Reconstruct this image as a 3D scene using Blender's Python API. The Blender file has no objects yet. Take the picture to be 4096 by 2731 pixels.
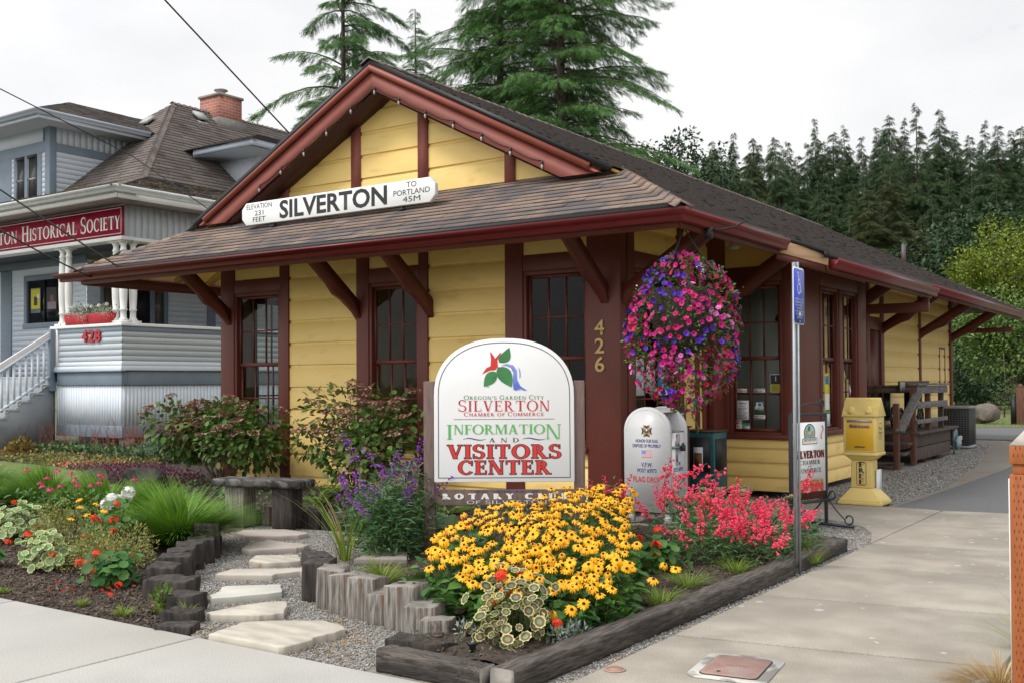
import bpy, bmesh, math, random
import numpy as np
from mathutils import Vector, Matrix

random.seed(7)
RNG = np.random.default_rng(7)
R = math.radians
SC = bpy.context.scene
COL = SC.collection

# ------------------------------------------------------------------ camera
cd = bpy.data.cameras.new("camera")
cam = bpy.data.objects.new("camera", cd)
COL.objects.link(cam)
cd.sensor_width = 36.0
cd.lens = 36.92
cd.shift_x = 0.0
cd.shift_y = 0.02004
cd.clip_start = 0.1
cd.clip_end = 2000
_p, _r, _y = 0.01879, -0.006327, 0.59972
_fw = Vector((-math.sin(_y) * math.cos(_p), math.cos(_y) * math.cos(_p), math.sin(_p)))
_rt = Vector((math.cos(_y), math.sin(_y), 0))
_up = _rt.cross(_fw)
_r2 = _rt * math.cos(_r) + _up * math.sin(_r)
_u2 = _r2.cross(_fw)
_m = Matrix((_r2, _u2, -_fw)).transposed().to_4x4()
_m.translation = (0, 0, 1.53)
cam.matrix_world = _m
SC.camera = cam

# ------------------------------------------------------------------ light
SUN_EL, SUN_AZ = R(52), R(205)      # azimuth clockwise from +Y: light comes from behind the viewer
SC.view_settings.view_transform = 'Standard'
SC.view_settings.look = 'None'
SC.view_settings.gamma = 1.0
SC.view_settings.exposure = 0.84
w = bpy.data.worlds.new("World")
SC.world = w
w.use_nodes = True
nt = w.node_tree
nt.nodes.clear()
def N(tree, t, **kw):
    n = tree.nodes.new(t)
    for k_, v_ in kw.items():
        setattr(n, k_, v_)
    return n
out = N(nt, 'ShaderNodeOutputWorld')
bg = N(nt, 'ShaderNodeBackground')
bg.inputs['Strength'].default_value = 0.1
sky = N(nt, 'ShaderNodeTexSky', sky_type='NISHITA', sun_disc=False)
sky.sun_elevation = SUN_EL
sky.sun_rotation = SUN_AZ
tc = N(nt, 'ShaderNodeTexCoord')
mp = N(nt, 'ShaderNodeMapping')
mp.inputs['Scale'].default_value = (1.0, 1.0, 2.2)
mp.inputs['Location'].default_value = (0.35, 0.1, 0.2)
n1 = N(nt, 'ShaderNodeTexNoise')
n1.inputs['Scale'].default_value = 2.6
n1.inputs['Detail'].default_value = 7
n1.inputs['Roughness'].default_value = 0.55
rampc = N(nt, 'ShaderNodeValToRGB')           # cloud cover: nearly closed, a few thin blue gaps
rampc.color_ramp.elements[0].position = 0.24
rampc.color_ramp.elements[0].color = (0.15, 0.15, 0.15, 1)
rampc.color_ramp.elements[1].position = 0.36
rampc.color_ramp.elements[1].color = (1, 1, 1, 1)
n2 = N(nt, 'ShaderNodeTexNoise')
n2.inputs['Scale'].default_value = 1.7
n2.inputs['Detail'].default_value = 6
rampb = N(nt, 'ShaderNodeValToRGB')           # cloud brightness
rampb.color_ramp.elements[0].position = 0.34
rampb.color_ramp.elements[0].color = (5.7, 5.8, 6.1, 1)
rampb.color_ramp.elements[1].position = 0.56
rampb.color_ramp.elements[1].color = (7.5, 7.5, 7.55, 1)
mx = N(nt, 'ShaderNodeMix', data_type='RGBA')
L = nt.links.new
L(tc.outputs['Generated'], mp.inputs['Vector'])
L(mp.outputs['Vector'], n1.inputs['Vector'])
L(mp.outputs['Vector'], n2.inputs['Vector'])
L(n1.outputs['Fac'], rampc.inputs['Fac'])
L(n2.outputs['Fac'], rampb.inputs['Fac'])
L(rampc.outputs['Color'], mx.inputs[0])
L(sky.outputs['Color'], mx.inputs[6])
L(rampb.outputs['Color'], mx.inputs[7])
_sv = (math.sin(SUN_AZ) * math.cos(SUN_EL), math.cos(SUN_AZ) * math.cos(SUN_EL), math.sin(SUN_EL))
dt = N(nt, 'ShaderNodeVectorMath', operation='DOT_PRODUCT'); dt.inputs[1].default_value = _sv    # cloud is brighter round the veiled sun
L(tc.outputs['Generated'], dt.inputs[0])
gl_ = N(nt, 'ShaderNodeMapRange'); gl_.inputs['From Min'].default_value = 0.1; gl_.inputs['From Max'].default_value = 1.0; gl_.inputs['To Min'].default_value = 0.75; gl_.inputs['To Max'].default_value = 1.6
L(dt.outputs['Value'], gl_.inputs['Value'])
vs = N(nt, 'ShaderNodeVectorMath', operation='SCALE')
L(mx.outputs[2], vs.inputs[0]); L(gl_.outputs['Result'], vs.inputs['Scale'])
L(vs.outputs['Vector'], bg.inputs['Color'])
L(bg.outputs['Background'], out.inputs['Surface'])
sl = bpy.data.lights.new("sun", 'SUN')
sl.energy = 1.2
sl.angle = R(14)
sl.color = (1.0, 0.96, 0.9)
so = bpy.data.objects.new("sun", sl)
COL.objects.link(so)
_d = Vector((math.sin(SUN_AZ) * math.cos(SUN_EL), math.cos(SUN_AZ) * math.cos(SUN_EL), math.sin(SUN_EL)))
so.rotation_euler = _d.to_track_quat('Z', 'Y').to_euler()
so.location = _d * 60

# ------------------------------------------------------------------ helpers
def reg(o, label=None, cat=None, group=None, kind=None):
    if label: o['label'] = label
    if cat: o['category'] = cat
    if group: o['group'] = group
    if kind: o['kind'] = kind
    return o

def thing(name, label, cat, loc=(0, 0, 0), rz=0.0, group=None):
    o = bpy.data.objects.new(name, None)
    COL.objects.link(o)
    o.empty_display_size = 0.1
    o.location = loc
    o.rotation_euler = (0, 0, rz)
    return reg(o, label, cat, group)

def rotz(a):
    c, s = math.cos(a), math.sin(a)
    return np.array([[c, -s, 0], [s, c, 0], [0, 0, 1.0]])

def frame(n, up=(0, 0, 1)):
    """3x3 whose columns are (x, y, z=n)"""
    n = np.asarray(n, float); n = n / np.linalg.norm(n)
    u = np.asarray(up, float)
    if abs(n @ u) > 0.98: u = np.array([1.0, 0, 0])
    x = np.cross(u, n); x /= np.linalg.norm(x)
    return np.stack([x, np.cross(n, x), n], 1)

BOXF = np.array([[0, 3, 2, 1], [4, 5, 6, 7], [0, 1, 5, 4], [1, 2, 6, 5], [2, 3, 7, 6], [3, 0, 4, 7]])
BOXV = np.array([[-1, -1, -1], [1, -1, -1], [1, 1, -1], [-1, 1, -1], [-1, -1, 1], [1, -1, 1], [1, 1, 1], [-1, 1, 1]]) * 0.5

class G:
    """collects geometry, then builds ONE mesh object"""
    def __init__(s):
        s.v = []; s.lp = []; s.ct = []; s.mi = []; s.n = 0
    def add(s, V, F, mi=0):
        V = np.asarray(V, float).reshape(-1, 3)
        if isinstance(F, np.ndarray):
            s.lp.append((F + s.n).ravel()); s.ct.append(np.full(len(F), F.shape[1])); nf = len(F)
        else:
            s.lp.append(np.array([i + s.n for f in F for i in f], int)); s.ct.append(np.array([len(f) for f in F], int)); nf = len(F)
        s.mi.append(np.full(nf, mi) if np.isscalar(mi) else np.asarray(mi))
        s.v.append(V); s.n += len(V)
        return s
    def box(s, c, d, mi=0, rz=0.0, M=None):
        V = BOXV * np.asarray(d, float)
        if M is not None: V = V @ np.asarray(M).T
        elif rz: V = V @ rotz(rz).T
        return s.add(V + np.asarray(c, float), BOXF, mi)
    def b2(s, lo, hi, mi=0):
        lo = np.asarray(lo, float); hi = np.asarray(hi, float)
        return s.box((lo + hi) / 2, np.abs(hi - lo), mi)
    def bar(s, p0, p1, w, h, mi=0, up=(0, 0, 1)):
        p0 = np.asarray(p0, float); p1 = np.asarray(p1, float)
        d = p1 - p0; l = np.linalg.norm(d)
        return s.box((p0 + p1) / 2, (w, h, l), mi, M=frame(d, up))
    def prism(s, poly, o, ux, uy, depth, mi=0, mi_side=None):
        """poly (n,2) in plane (o,ux,uy), extruded along ux x uy by depth"""
        o = np.asarray(o, float); ux = np.asarray(ux, float); uy = np.asarray(uy, float)
        nn = np.cross(ux, uy); p = np.asarray(poly, float)
        a = sum(p[i][0] * p[(i + 1) % len(p)][1] - p[(i + 1) % len(p)][0] * p[i][1] for i in range(len(p)))
        if a < 0: p = p[::-1]
        B = o + p[:, :1] * ux + p[:, 1:] * uy
        T = B + nn * depth
        n = len(p)
        F = [list(range(n))[::-1], list(range(n, 2 * n))]
        S = [[i, (i + 1) % n, n + (i + 1) % n, n + i] for i in range(n)]
        if mi_side is None: mi_side = mi
        return s.add(np.vstack([B, T]), F + S, [mi, mi] + [mi_side] * n)
    def tube(s, pts, r, k=8, mi=0, caps=True):
        P = np.asarray(pts, float); n = len(P)
        r = np.full(n, r) if np.isscalar(r) else np.asarray(r, float)
        V = []
        X = None
        for i in range(n):
            d = P[min(i + 1, n - 1)] - P[max(i - 1, 0)]
            d = d / (np.linalg.norm(d) + 1e-12)
            if X is None:
                X = frame(d)[:, 0]
            else:
                X = X - d * (X @ d); X /= np.linalg.norm(X) + 1e-12
            Y = np.cross(d, X)
            a = np.arange(k) * 2 * math.pi / k
            V.append(P[i] + r[i] * (np.cos(a)[:, None] * X + np.sin(a)[:, None] * Y))
        F = []
        for i in range(n - 1):
            for j in range(k):
                F.append([i * k + j, i * k + (j + 1) % k, (i + 1) * k + (j + 1) % k, (i + 1) * k + j])
        if caps:
            F.append(list(range(k))[::-1]); F.append(list(range((n - 1) * k, n * k)))
        return s.add(np.vstack(V), F, mi)
    def lathe(s, prof, k=20, o=(0, 0, 0), M=None, mi=0, sx=1.0, sy=1.0):
        a = np.arange(k) * 2 * math.pi / k
        V = np.vstack([np.stack([np.cos(a) * r * sx, np.sin(a) * r * sy, np.full(k, z)], 1) for r, z in prof])
        if M is not None: V = V @ np.asarray(M).T
        F = []
        for i in range(len(prof) - 1):
            for j in range(k):
                F.append([i * k + j, i * k + (j + 1) % k, (i + 1) * k + (j + 1) % k, (i + 1) * k + j])
        F.append(list(range(k))[::-1]); F.append(list(range((len(prof) - 1) * k, len(prof) * k)))
        return s.add(V + np.asarray(o, float), F, mi)
    def inst(s, tv, tf, M, T, mi=0):
        """tv (n,3), tf (f,k) int; M (m,3,3), T (m,3)"""
        m = len(T)
        if m == 0: return s
        V = np.einsum('mij,nj->mni', M, tv) + T[:, None, :]
        F = tf[None] + (np.arange(m) * len(tv))[:, None, None]
        if np.ndim(mi) == 1 and len(mi) == len(tf): mm = np.tile(mi, m)
        else: mm = np.repeat(np.full(m, mi) if np.isscalar(mi) else np.asarray(mi), len(tf))
        return s.add(V.reshape(-1, 3), F.reshape(-1, tf.shape[1]), mm)
    def mesh(s, name, mats):
        me = bpy.data.meshes.new(name)
        V = np.vstack(s.v); lp = np.concatenate(s.lp); ct = np.concatenate(s.ct); mi = np.concatenate(s.mi)
        me.vertices.add(len(V)); me.vertices.foreach_set('co', V.ravel())
        me.loops.add(len(lp)); me.loops.foreach_set('vertex_index', lp.astype(np.int32))
        me.polygons.add(len(ct))
        st = np.concatenate([[0], np.cumsum(ct)[:-1]])
        me.polygons.foreach_set('loop_start', st.astype(np.int32))
        me.polygons.foreach_set('material_index', mi.astype(np.int32))
        for m_ in (mats if isinstance(mats, (list, tuple)) else [mats]): me.materials.append(m_)
        me.update(calc_edges=True)
        me.validate()
        return me
    def build(s, name, mats, parent=None, smooth=False, bevel=0.0, segs=2, loc=None, rz=None):
        me = s.mesh(name, mats)
        if smooth: me.polygons.foreach_set('use_smooth', np.ones(len(me.polygons), bool))
        o = bpy.data.objects.new(name, me)
        COL.objects.link(o)
        if parent is not None: o.parent = parent
        if loc is not None: o.location = loc
        if rz is not None: o.rotation_euler = (0, 0, rz)
        if bevel:
            md = o.modifiers.new('bevel', 'BEVEL'); md.width = bevel; md.segments = segs; md.limit_method = 'ANGLE'; md.angle_limit = R(35)
        return o

def clip(o, planes):
    """cut a mesh object by planes (point, normal): the side the normal points to is removed"""
    bm = bmesh.new(); bm.from_mesh(o.data)
    for p, n in planes:
        bmesh.ops.bisect_plane(bm, geom=bm.verts[:] + bm.edges[:] + bm.faces[:], plane_co=p, plane_no=n, clear_outer=True)
    bm.to_mesh(o.data); bm.free(); o.data.update()
    return o

def dup(o, parent=None):
    c = o.copy(); COL.objects.link(c)
    if parent is not None: c.parent = parent
    return c

def dup_tree(o, loc=None, rz=None, label=None, parent=None, scale=None):
    c = o.copy(); COL.objects.link(c)
    if parent is not None: c.parent = parent
    if loc is not None: c.location = loc
    if rz is not None: c.rotation_euler = (0, 0, rz)
    if scale is not None: c.scale = scale
    if label: c['label'] = label
    for ch in list(o.children): dup_tree(ch, parent=c)
    return c

def randrot(n, tilt=math.pi, rng=RNG):
    """n random rotations: z spin, then tilt up to `tilt`, then spin"""
    a = rng.uniform(0, 2 * math.pi, n); b = rng.uniform(-tilt, tilt, n); c = rng.uniform(0, 2 * math.pi, n)
    def RZ(t):
        z = np.zeros((n, 3, 3)); z[:, 0, 0] = np.cos(t); z[:, 0, 1] = -np.sin(t); z[:, 1, 0] = np.sin(t); z[:, 1, 1] = np.cos(t); z[:, 2, 2] = 1; return z
    def RX(t):
        z = np.zeros((n, 3, 3)); z[:, 1, 1] = np.cos(t); z[:, 1, 2] = -np.sin(t); z[:, 2, 1] = np.sin(t); z[:, 2, 2] = np.cos(t); z[:, 0, 0] = 1; return z
    return RZ(a) @ RX(b) @ RZ(c)

def frames(nrm, roll=None, rng=RNG):
    """(m,3) directions -> (m,3,3) whose y column is the direction, z roughly up"""
    d = nrm / (np.linalg.norm(nrm, axis=1, keepdims=True) + 1e-9)
    up = np.tile(np.array([0, 0, 1.0]), (len(d), 1))
    up[np.abs(d[:, 2]) > 0.97] = [1, 0, 0]
    x = np.cross(d, up); x /= np.linalg.norm(x, axis=1, keepdims=True)
    z = np.cross(x, d)
    if roll is not None:
        c = np.cos(roll)[:, None]; s_ = np.sin(roll)[:, None]
        x, z = x * c + z * s_, z * c - x * s_
    return np.stack([x, d, z], 2)

# ------------------------------------------------------------------ materials
MATS = {}
def lin(c):
    """sRGB 0-255 -> linear"""
    return tuple(((v / 255) / 12.92 if v / 255 <= 0.04045 else ((v / 255 + 0.055) / 1.055) ** 2.4) for v in c)

def mat(name, c1, c2=None, rough=0.7, scale=8.0, detail=6, stretch=(1, 1, 1), bump=0.0, bscale=None, island=0.0, metal=0.0,
        spec=0.4, c3=None, scale3=1.5, p3=(0.5, 0.65), trans=0.0, sheen=0.0, ramp=(0.35, 0.65), coords='Object', hue=0.0):
    """principled material; c1-c2 mixed by noise, c3 patches, per-island value variation"""
    m = bpy.data.materials.new(name); m.use_nodes = True
    t = m.node_tree; b = t.nodes['Principled BSDF']; lk = t.links.new
    b.inputs['Roughness'].default_value = rough
    b.inputs['Metallic'].default_value = metal
    b.inputs['Specular IOR Level'].default_value = spec
    col = None
    if c2 is not None or c3 is not None or bump:
        tc = N(t, 'ShaderNodeTexCoord'); mp = N(t, 'ShaderNodeMapping')
        mp.inputs['Scale'].default_value = stretch
        lk(tc.outputs[coords], mp.inputs['Vector'])
    if c2 is not None:
        nz = N(t, 'ShaderNodeTexNoise'); nz.inputs['Scale'].default_value = scale; nz.inputs['Detail'].default_value = detail
        lk(mp.outputs['Vector'], nz.inputs['Vector'])
        rp = N(t, 'ShaderNodeValToRGB')
        rp.color_ramp.elements[0].position = ramp[0]; rp.color_ramp.elements[0].color = (*c1, 1)
        rp.color_ramp.elements[1].position = ramp[1]; rp.color_ramp.elements[1].color = (*c2, 1)
        lk(nz.outputs['Fac'], rp.inputs['Fac']); col = rp.outputs['Color']
    if c3 is not None:
        n3 = N(t, 'ShaderNodeTexNoise'); n3.inputs['Scale'].default_value = scale3; n3.inputs['Detail'].default_value = 5
        lk(mp.outputs['Vector'], n3.inputs['Vector'])
        r3 = N(t, 'ShaderNodeMapRange'); r3.inputs['From Min'].default_value = p3[0]; r3.inputs['From Max'].default_value = p3[1]
        lk(n3.outputs['Fac'], r3.inputs['Value'])
        m3 = N(t, 'ShaderNodeMix', data_type='RGBA')
        if col is not None: lk(col, m3.inputs[6])
        else: m3.inputs[6].default_value = (*c1, 1)
        m3.inputs[7].default_value = (*c3, 1)
        lk(r3.outputs['Result'], m3.inputs[0]); col = m3.outputs[2]
    if island:
        ge = N(t, 'ShaderNodeNewGeometry')
        mr = N(t, 'ShaderNodeMapRange'); mr.inputs['To Min'].default_value = 1 - island; mr.inputs['To Max'].default_value = 1 + island
        lk(ge.outputs['Random Per Island'], mr.inputs['Value'])
        hs = N(t, 'ShaderNodeHueSaturation')
        lk(mr.outputs['Result'], hs.inputs['Value'])
        if hue:
            mh = N(t, 'ShaderNodeMapRange'); mh.inputs['To Min'].default_value = 0.5 - hue; mh.inputs['To Max'].default_value = 0.5 + hue
            ml = N(t, 'ShaderNodeMath', operation='MULTIPLY'); ml.inputs[1].default_value = 7.13
            fr = N(t, 'ShaderNodeMath', operation='FRACT')
            lk(ge.outputs['Random Per Island'], ml.inputs[0]); lk(ml.outputs[0], fr.inputs[0]); lk(fr.outputs[0], mh.inputs['Value'])
            lk(mh.outputs['Result'], hs.inputs['Hue'])
        if col is not None: lk(col, hs.inputs['Color'])
        else: hs.inputs['Color'].default_value = (*c1, 1)
        col = hs.outputs['Color']
    if col is not None: lk(col, b.inputs['Base Color'])
    else: b.inputs['Base Color'].default_value = (*c1, 1)
    if bump:
        nb = N(t, 'ShaderNodeTexNoise'); nb.inputs['Scale'].default_value = bscale or scale * 3; nb.inputs['Detail'].default_value = 5
        lk(mp.outputs['Vector'], nb.inputs['Vector'])
        bp = N(t, 'ShaderNodeBump'); bp.inputs['Strength'].default_value = bump; bp.inputs['Distance'].default_value = 0.01
        lk(nb.outputs['Fac'], bp.inputs['Height']); lk(bp.outputs['Normal'], b.inputs['Normal'])
    if trans:          # thin leaves and petals let light through
        tr = N(t, 'ShaderNodeBsdfTranslucent'); ms = N(t, 'ShaderNodeMixShader'); ms.inputs[0].default_value = trans
        if col is not None: lk(col, tr.inputs['Color'])
        else: tr.inputs['Color'].default_value = (*c1, 1)
        o_ = t.nodes['Material Output']
        lk(b.outputs[0], ms.inputs[1]); lk(tr.outputs[0], ms.inputs[2]); lk(ms.outputs[0], o_.inputs['Surface'])
    MATS[name] = m
    return m

def glass(name, tint=(0.75, 0.8, 0.8), clear=0.9):
    m = bpy.data.materials.new(name); m.use_nodes = True
    t = m.node_tree; t.nodes.clear(); lk = t.links.new
    o_ = N(t, 'ShaderNodeOutputMaterial'); ms = N(t, 'ShaderNodeMixShader'); tr = N(t, 'ShaderNodeBsdfTransparent'); gl = N(t, 'ShaderNodeBsdfGlossy')
    fr = N(t, 'ShaderNodeFresnel'); fr.inputs['IOR'].default_value = 1.28
    tr.inputs['Color'].default_value = (*tint, 1); gl.inputs['Roughness'].default_value = 0.02
    lk(fr.outputs[0], ms.inputs[0]); lk(tr.outputs[0], ms.inputs[1]); lk(gl.outputs[0], ms.inputs[2]); lk(ms.outputs[0], o_.inputs['Surface'])
    return m

# painted and built surfaces
M_YEL = mat('yellow_paint', (0.77, 0.54, 0.175), (0.80, 0.57, 0.20), rough=0.55, scale=1.2, stretch=(1, 1, 3), bump=0.08, bscale=30, c3=(0.62, 0.43, 0.14), scale3=3, p3=(0.58, 0.8))
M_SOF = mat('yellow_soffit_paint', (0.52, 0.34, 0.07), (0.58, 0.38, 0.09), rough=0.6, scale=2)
M_RED = mat('oxide_red_paint', (0.115, 0.026, 0.016), (0.14, 0.032, 0.02), rough=0.5, scale=3, stretch=(1, 1, 0.4), bump=0.06, bscale=25)
M_RAKE = mat('faded_red_paint', (0.20, 0.055, 0.040), (0.23, 0.065, 0.048), rough=0.6, scale=4, bump=0.15, bscale=60, stretch=(1, 1, 2))
M_MOLD = mat('crown_moulding_red', (0.21, 0.048, 0.028), (0.24, 0.055, 0.033), rough=0.45, scale=3)
M_GUT = mat('gutter_red_metal', (0.150, 0.018, 0.018), (0.165, 0.021, 0.021), rough=0.38, scale=2, spec=0.5)
M_SHA = mat('shingle_front', (0.165, 0.115, 0.09), (0.23, 0.175, 0.145), rough=0.95, scale=90, detail=3, island=0.17, hue=0.008, c3=(0.115, 0.10, 0.098), scale3=2.3, p3=(0.45, 0.6), spec=0.15)
M_SHB = mat('shingle_side', (0.10, 0.08, 0.072), (0.26, 0.215, 0.195), rough=0.95, scale=40, detail=4, island=0.35, spec=0.12)
M_SHC = mat('shingle_house', (0.13, 0.11, 0.10), (0.185, 0.16, 0.148), rough=0.95, scale=30, island=0.2, c3=(0.10, 0.078, 0.05), scale3=1.4, p3=(0.58, 0.75), spec=0.12)
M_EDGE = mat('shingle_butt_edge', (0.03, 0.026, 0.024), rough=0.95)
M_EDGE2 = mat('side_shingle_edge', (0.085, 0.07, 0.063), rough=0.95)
M_SHADE = mat('shaded_red_soffit', (0.05, 0.013, 0.009), rough=0.6)  # trim red darkened: shade under the rake overhang is put into the colour
M_BLK = mat('black_flashing', (0.012, 0.012, 0.013), rough=0.5)
M_WOODNEW = mat('bare_fascia_wood', (0.45, 0.27, 0.15), (0.56, 0.36, 0.22), rough=0.7, scale=3, stretch=(1, 0.6, 8))
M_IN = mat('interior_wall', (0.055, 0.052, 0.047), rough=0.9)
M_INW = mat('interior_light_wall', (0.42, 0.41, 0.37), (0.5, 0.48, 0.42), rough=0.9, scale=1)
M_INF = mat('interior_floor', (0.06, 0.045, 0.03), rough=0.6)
M_GLASS = glass('window_glass', (0.78, 0.82, 0.81))
M_WHITE = mat('white_paint', (0.76, 0.76, 0.74), (0.70, 0.70, 0.68), rough=0.5, scale=2)
M_PALE = mat('pale_blue_siding', (0.62, 0.68, 0.75), (0.66, 0.71, 0.77), rough=0.75, spec=0.2, scale=1.5, c3=(0.58, 0.63, 0.68), scale3=2.2, p3=(0.6, 0.85), bump=0.08, bscale=40)
M_SLATE = mat('slate_blue_trim', (0.16, 0.205, 0.255), (0.19, 0.235, 0.285), rough=0.55, scale=2)
M_GREYW = mat('grey_stained_board', (0.26, 0.28, 0.30), (0.32, 0.335, 0.345), rough=0.7, scale=2, c3=(0.18, 0.19, 0.20), scale3=1.3, p3=(0.52, 0.65))
M_HGUT = mat('white_house_gutter', (0.66, 0.68, 0.68), (0.58, 0.6, 0.6), rough=0.35, scale=6)
M_BRICK = None
M_CONC_A = mat('new_concrete', (0.375, 0.365, 0.34), (0.43, 0.42, 0.39), rough=0.85, scale=1.6, c3=(0.35, 0.325, 0.285), scale3=0.8, p3=(0.5, 0.75), bump=0.2, bscale=160)
M_CONC_B = mat('weathered_concrete', (0.262, 0.236, 0.195), (0.345, 0.313, 0.262), rough=0.9, scale=3.0, detail=9, c3=(0.215, 0.193, 0.160), scale3=0.9, p3=(0.45, 0.7), bump=0.25, bscale=140)
M_ASPH = mat('asphalt', (0.085, 0.087, 0.088), (0.145, 0.146, 0.147), rough=0.95, scale=120, detail=3, bump=0.3, bscale=200)
M_GRAV = mat('gravel_stone', (0.20, 0.195, 0.185), (0.30, 0.29, 0.27), rough=0.9, scale=20, island=0.55)
M_GRAVB = mat('gravel_base', (0.15, 0.14, 0.125), (0.27, 0.25, 0.22), rough=1.0, scale=60, detail=8, c3=(0.23, 0.155, 0.085), scale3=2.4, p3=(0.54, 0.68), bump=0.6, bscale=90)
M_SOIL = mat('dark_mulch_soil', (0.022, 0.016, 0.012), (0.06, 0.043, 0.032), rough=1.0, scale=30, detail=9, c3=(0.085, 0.062, 0.045), scale3=25, p3=(0.6, 0.7), bump=0.9, bscale=40)
M_CHIP = mat('bark_chip', (0.05, 0.035, 0.026), (0.13, 0.095, 0.07), rough=1.0, scale=10, island=0.6)
M_LAWN = mat('lawn_soil', (0.10, 0.13, 0.04), (0.17, 0.17, 0.065), rough=1.0, scale=5)
M_DIRT = mat('ground_dirt', (0.11, 0.105, 0.07), (0.08, 0.11, 0.04), rough=1.0, scale=0.6)
M_FLAG = mat('flagstone', (0.47, 0.43, 0.36), (0.34, 0.31, 0.26), rough=0.85, scale=4, stretch=(1, 3, 1), c3=(0.36, 0.27, 0.19), scale3=5, p3=(0.62, 0.75), bump=0.3, bscale=14)
M_FLAGP = mat('pinkish_flagstone', (0.40, 0.345, 0.30), (0.34, 0.30, 0.265), rough=0.85, scale=4, bump=0.25, bscale=14)
M_TIE = mat('black_creosote_tie', (0.014, 0.012, 0.011), (0.055, 0.045, 0.038), rough=0.85, scale=9, stretch=(3, 3, 0.5), bump=0.7, bscale=22, c3=(0.085, 0.08, 0.07), scale3=6, p3=(0.6, 0.75))
M_TIEG = mat('silver_weathered_tie', (0.085, 0.075, 0.064), (0.30, 0.275, 0.245), rough=0.85, scale=16, stretch=(5, 5, 0.25), bump=0.8, bscale=22, c3=(0.115, 0.046, 0.018), scale3=1.5, p3=(0.56, 0.64))
M_TIETOP = mat('tie_end_grain', (0.13, 0.12, 0.105), (0.32, 0.295, 0.26), rough=0.9, scale=7, bump=0.6, bscale=30, c3=(0.04, 0.036, 0.032), scale3=4, p3=(0.48, 0.6))
M_LOG = mat('weathered_timber', (0.032, 0.026, 0.022), (0.125, 0.105, 0.09), rough=0.9, scale=14, stretch=(6, 0.5, 5), bump=0.8, bscale=26, c3=(0.025, 0.021, 0.018), scale3=1.6, p3=(0.5, 0.7))
M_LOGX = mat('weathered_timber_short', (0.03, 0.025, 0.021), (0.125, 0.105, 0.09), rough=0.9, scale=14, stretch=(0.5, 6, 5), bump=0.8, bscale=26, c3=(0.02, 0.017, 0.015), scale3=1.6, p3=(0.5, 0.7))
M_PLUM = mat('brown_stained_post', (0.13, 0.085, 0.075), (0.185, 0.13, 0.115), rough=0.8, scale=12, stretch=(4, 4, 0.4), bump=0.4, bscale=30)
M_DECK = mat('old_deck_board', (0.055, 0.04, 0.033), (0.11, 0.085, 0.07), rough=0.85, scale=8, stretch=(3, 3, 0.6), bump=0.4, bscale=20)
M_DECKG = mat('grey_rail_board', (0.09, 0.085, 0.082), (0.20, 0.19, 0.185), rough=0.8, scale=10, stretch=(3, 0.5, 3), bump=0.3)
M_DECKR = mat('brown_deck_post', (0.10, 0.042, 0.025), (0.15, 0.07, 0.042), rough=0.8, scale=8, stretch=(3, 3, 0.5), bump=0.3)
M_SIGNW = mat('sign_white', (0.80, 0.80, 0.80), (0.76, 0.76, 0.765), rough=0.35, scale=1.5)
M_INK = mat('sign_black', (0.012, 0.012, 0.014), rough=0.45)
M_INKR = mat('sign_red', (0.62, 0.035, 0.03), rough=0.4)
M_INKRD = mat('sign_dark_red', (0.50, 0.03, 0.05), rough=0.4)
M_INKG = mat('sign_green', (0.10, 0.42, 0.10), rough=0.4)
M_INKGD = mat('sign_dark_green', (0.035, 0.17, 0.055), (0.06, 0.24, 0.08), rough=0.4, scale=6)
M_INKB = mat('sign_blue', (0.10, 0.16, 0.55), (0.25, 0.33, 0.72), rough=0.4, scale=5)
M_NAVY = mat('navy_ink', (0.035, 0.04, 0.19), rough=0.4)
M_GOLD = mat('gold_numeral', (0.52, 0.36, 0.10), (0.45, 0.3, 0.08), rough=0.35, scale=20, spec=0.6)
M_NUMRED = mat('red_numeral', (0.36, 0.015, 0.03), rough=0.4)
M_BANNER = mat('crimson_banner', (0.36, 0.008, 0.05), (0.33, 0.008, 0.045), rough=0.45, scale=2)
M_CREAM = mat('cream_lettering', (0.78, 0.76, 0.70), rough=0.5)
M_GALV = mat('galvanised_steel', (0.25, 0.28, 0.30), (0.34, 0.37, 0.385), rough=0.42, scale=30, stretch=(1, 1, 0.3), metal=0.35)
M_BLUE = mat('blue_parking_sign', (0.012, 0.05, 0.52), rough=0.35, spec=0.5)
M_IRON = mat('black_wrought_iron', (0.018, 0.022, 0.028), rough=0.4, spec=0.5)
M_BOX = mat('white_box_enamel', (0.70, 0.71, 0.72), (0.66, 0.67, 0.68), rough=0.35, scale=3, c3=(0.6, 0.6, 0.58), scale3=9, p3=(0.62, 0.8))
M_GREENBOX = mat('dark_green_enamel', (0.012, 0.075, 0.08), (0.016, 0.09, 0.095), rough=0.4, scale=4)
M_BROWNBOX = mat('brown_enamel', (0.06, 0.022, 0.018), rough=0.4)
M_KIOSK = mat('yellow_plastic', (0.66, 0.50, 0.17), (0.62, 0.46, 0.15), rough=0.5, scale=3, c3=(0.52, 0.37, 0.10), scale3=5, p3=(0.6, 0.8))
M_KIOSKD = mat('amber_window_plastic', (0.58, 0.33, 0.02), (0.66, 0.40, 0.03), rough=0.3, scale=2)
M_ORANGE = mat('orange_treated_post', (0.27, 0.075, 0.018), (0.34, 0.105, 0.028), rough=0.7, scale=6, stretch=(6, 6, 0.4), bump=0.2, c3=(0.22, 0.06, 0.016), scale3=2, p3=(0.55, 0.75))
M_POSTTOP = mat('bleached_post_top', (0.60, 0.57, 0.50), (0.42, 0.38, 0.33), rough=0.8, scale=12)
M_SLIT = mat('incised_slit', (0.16, 0.035, 0.008), rough=0.9)
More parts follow.
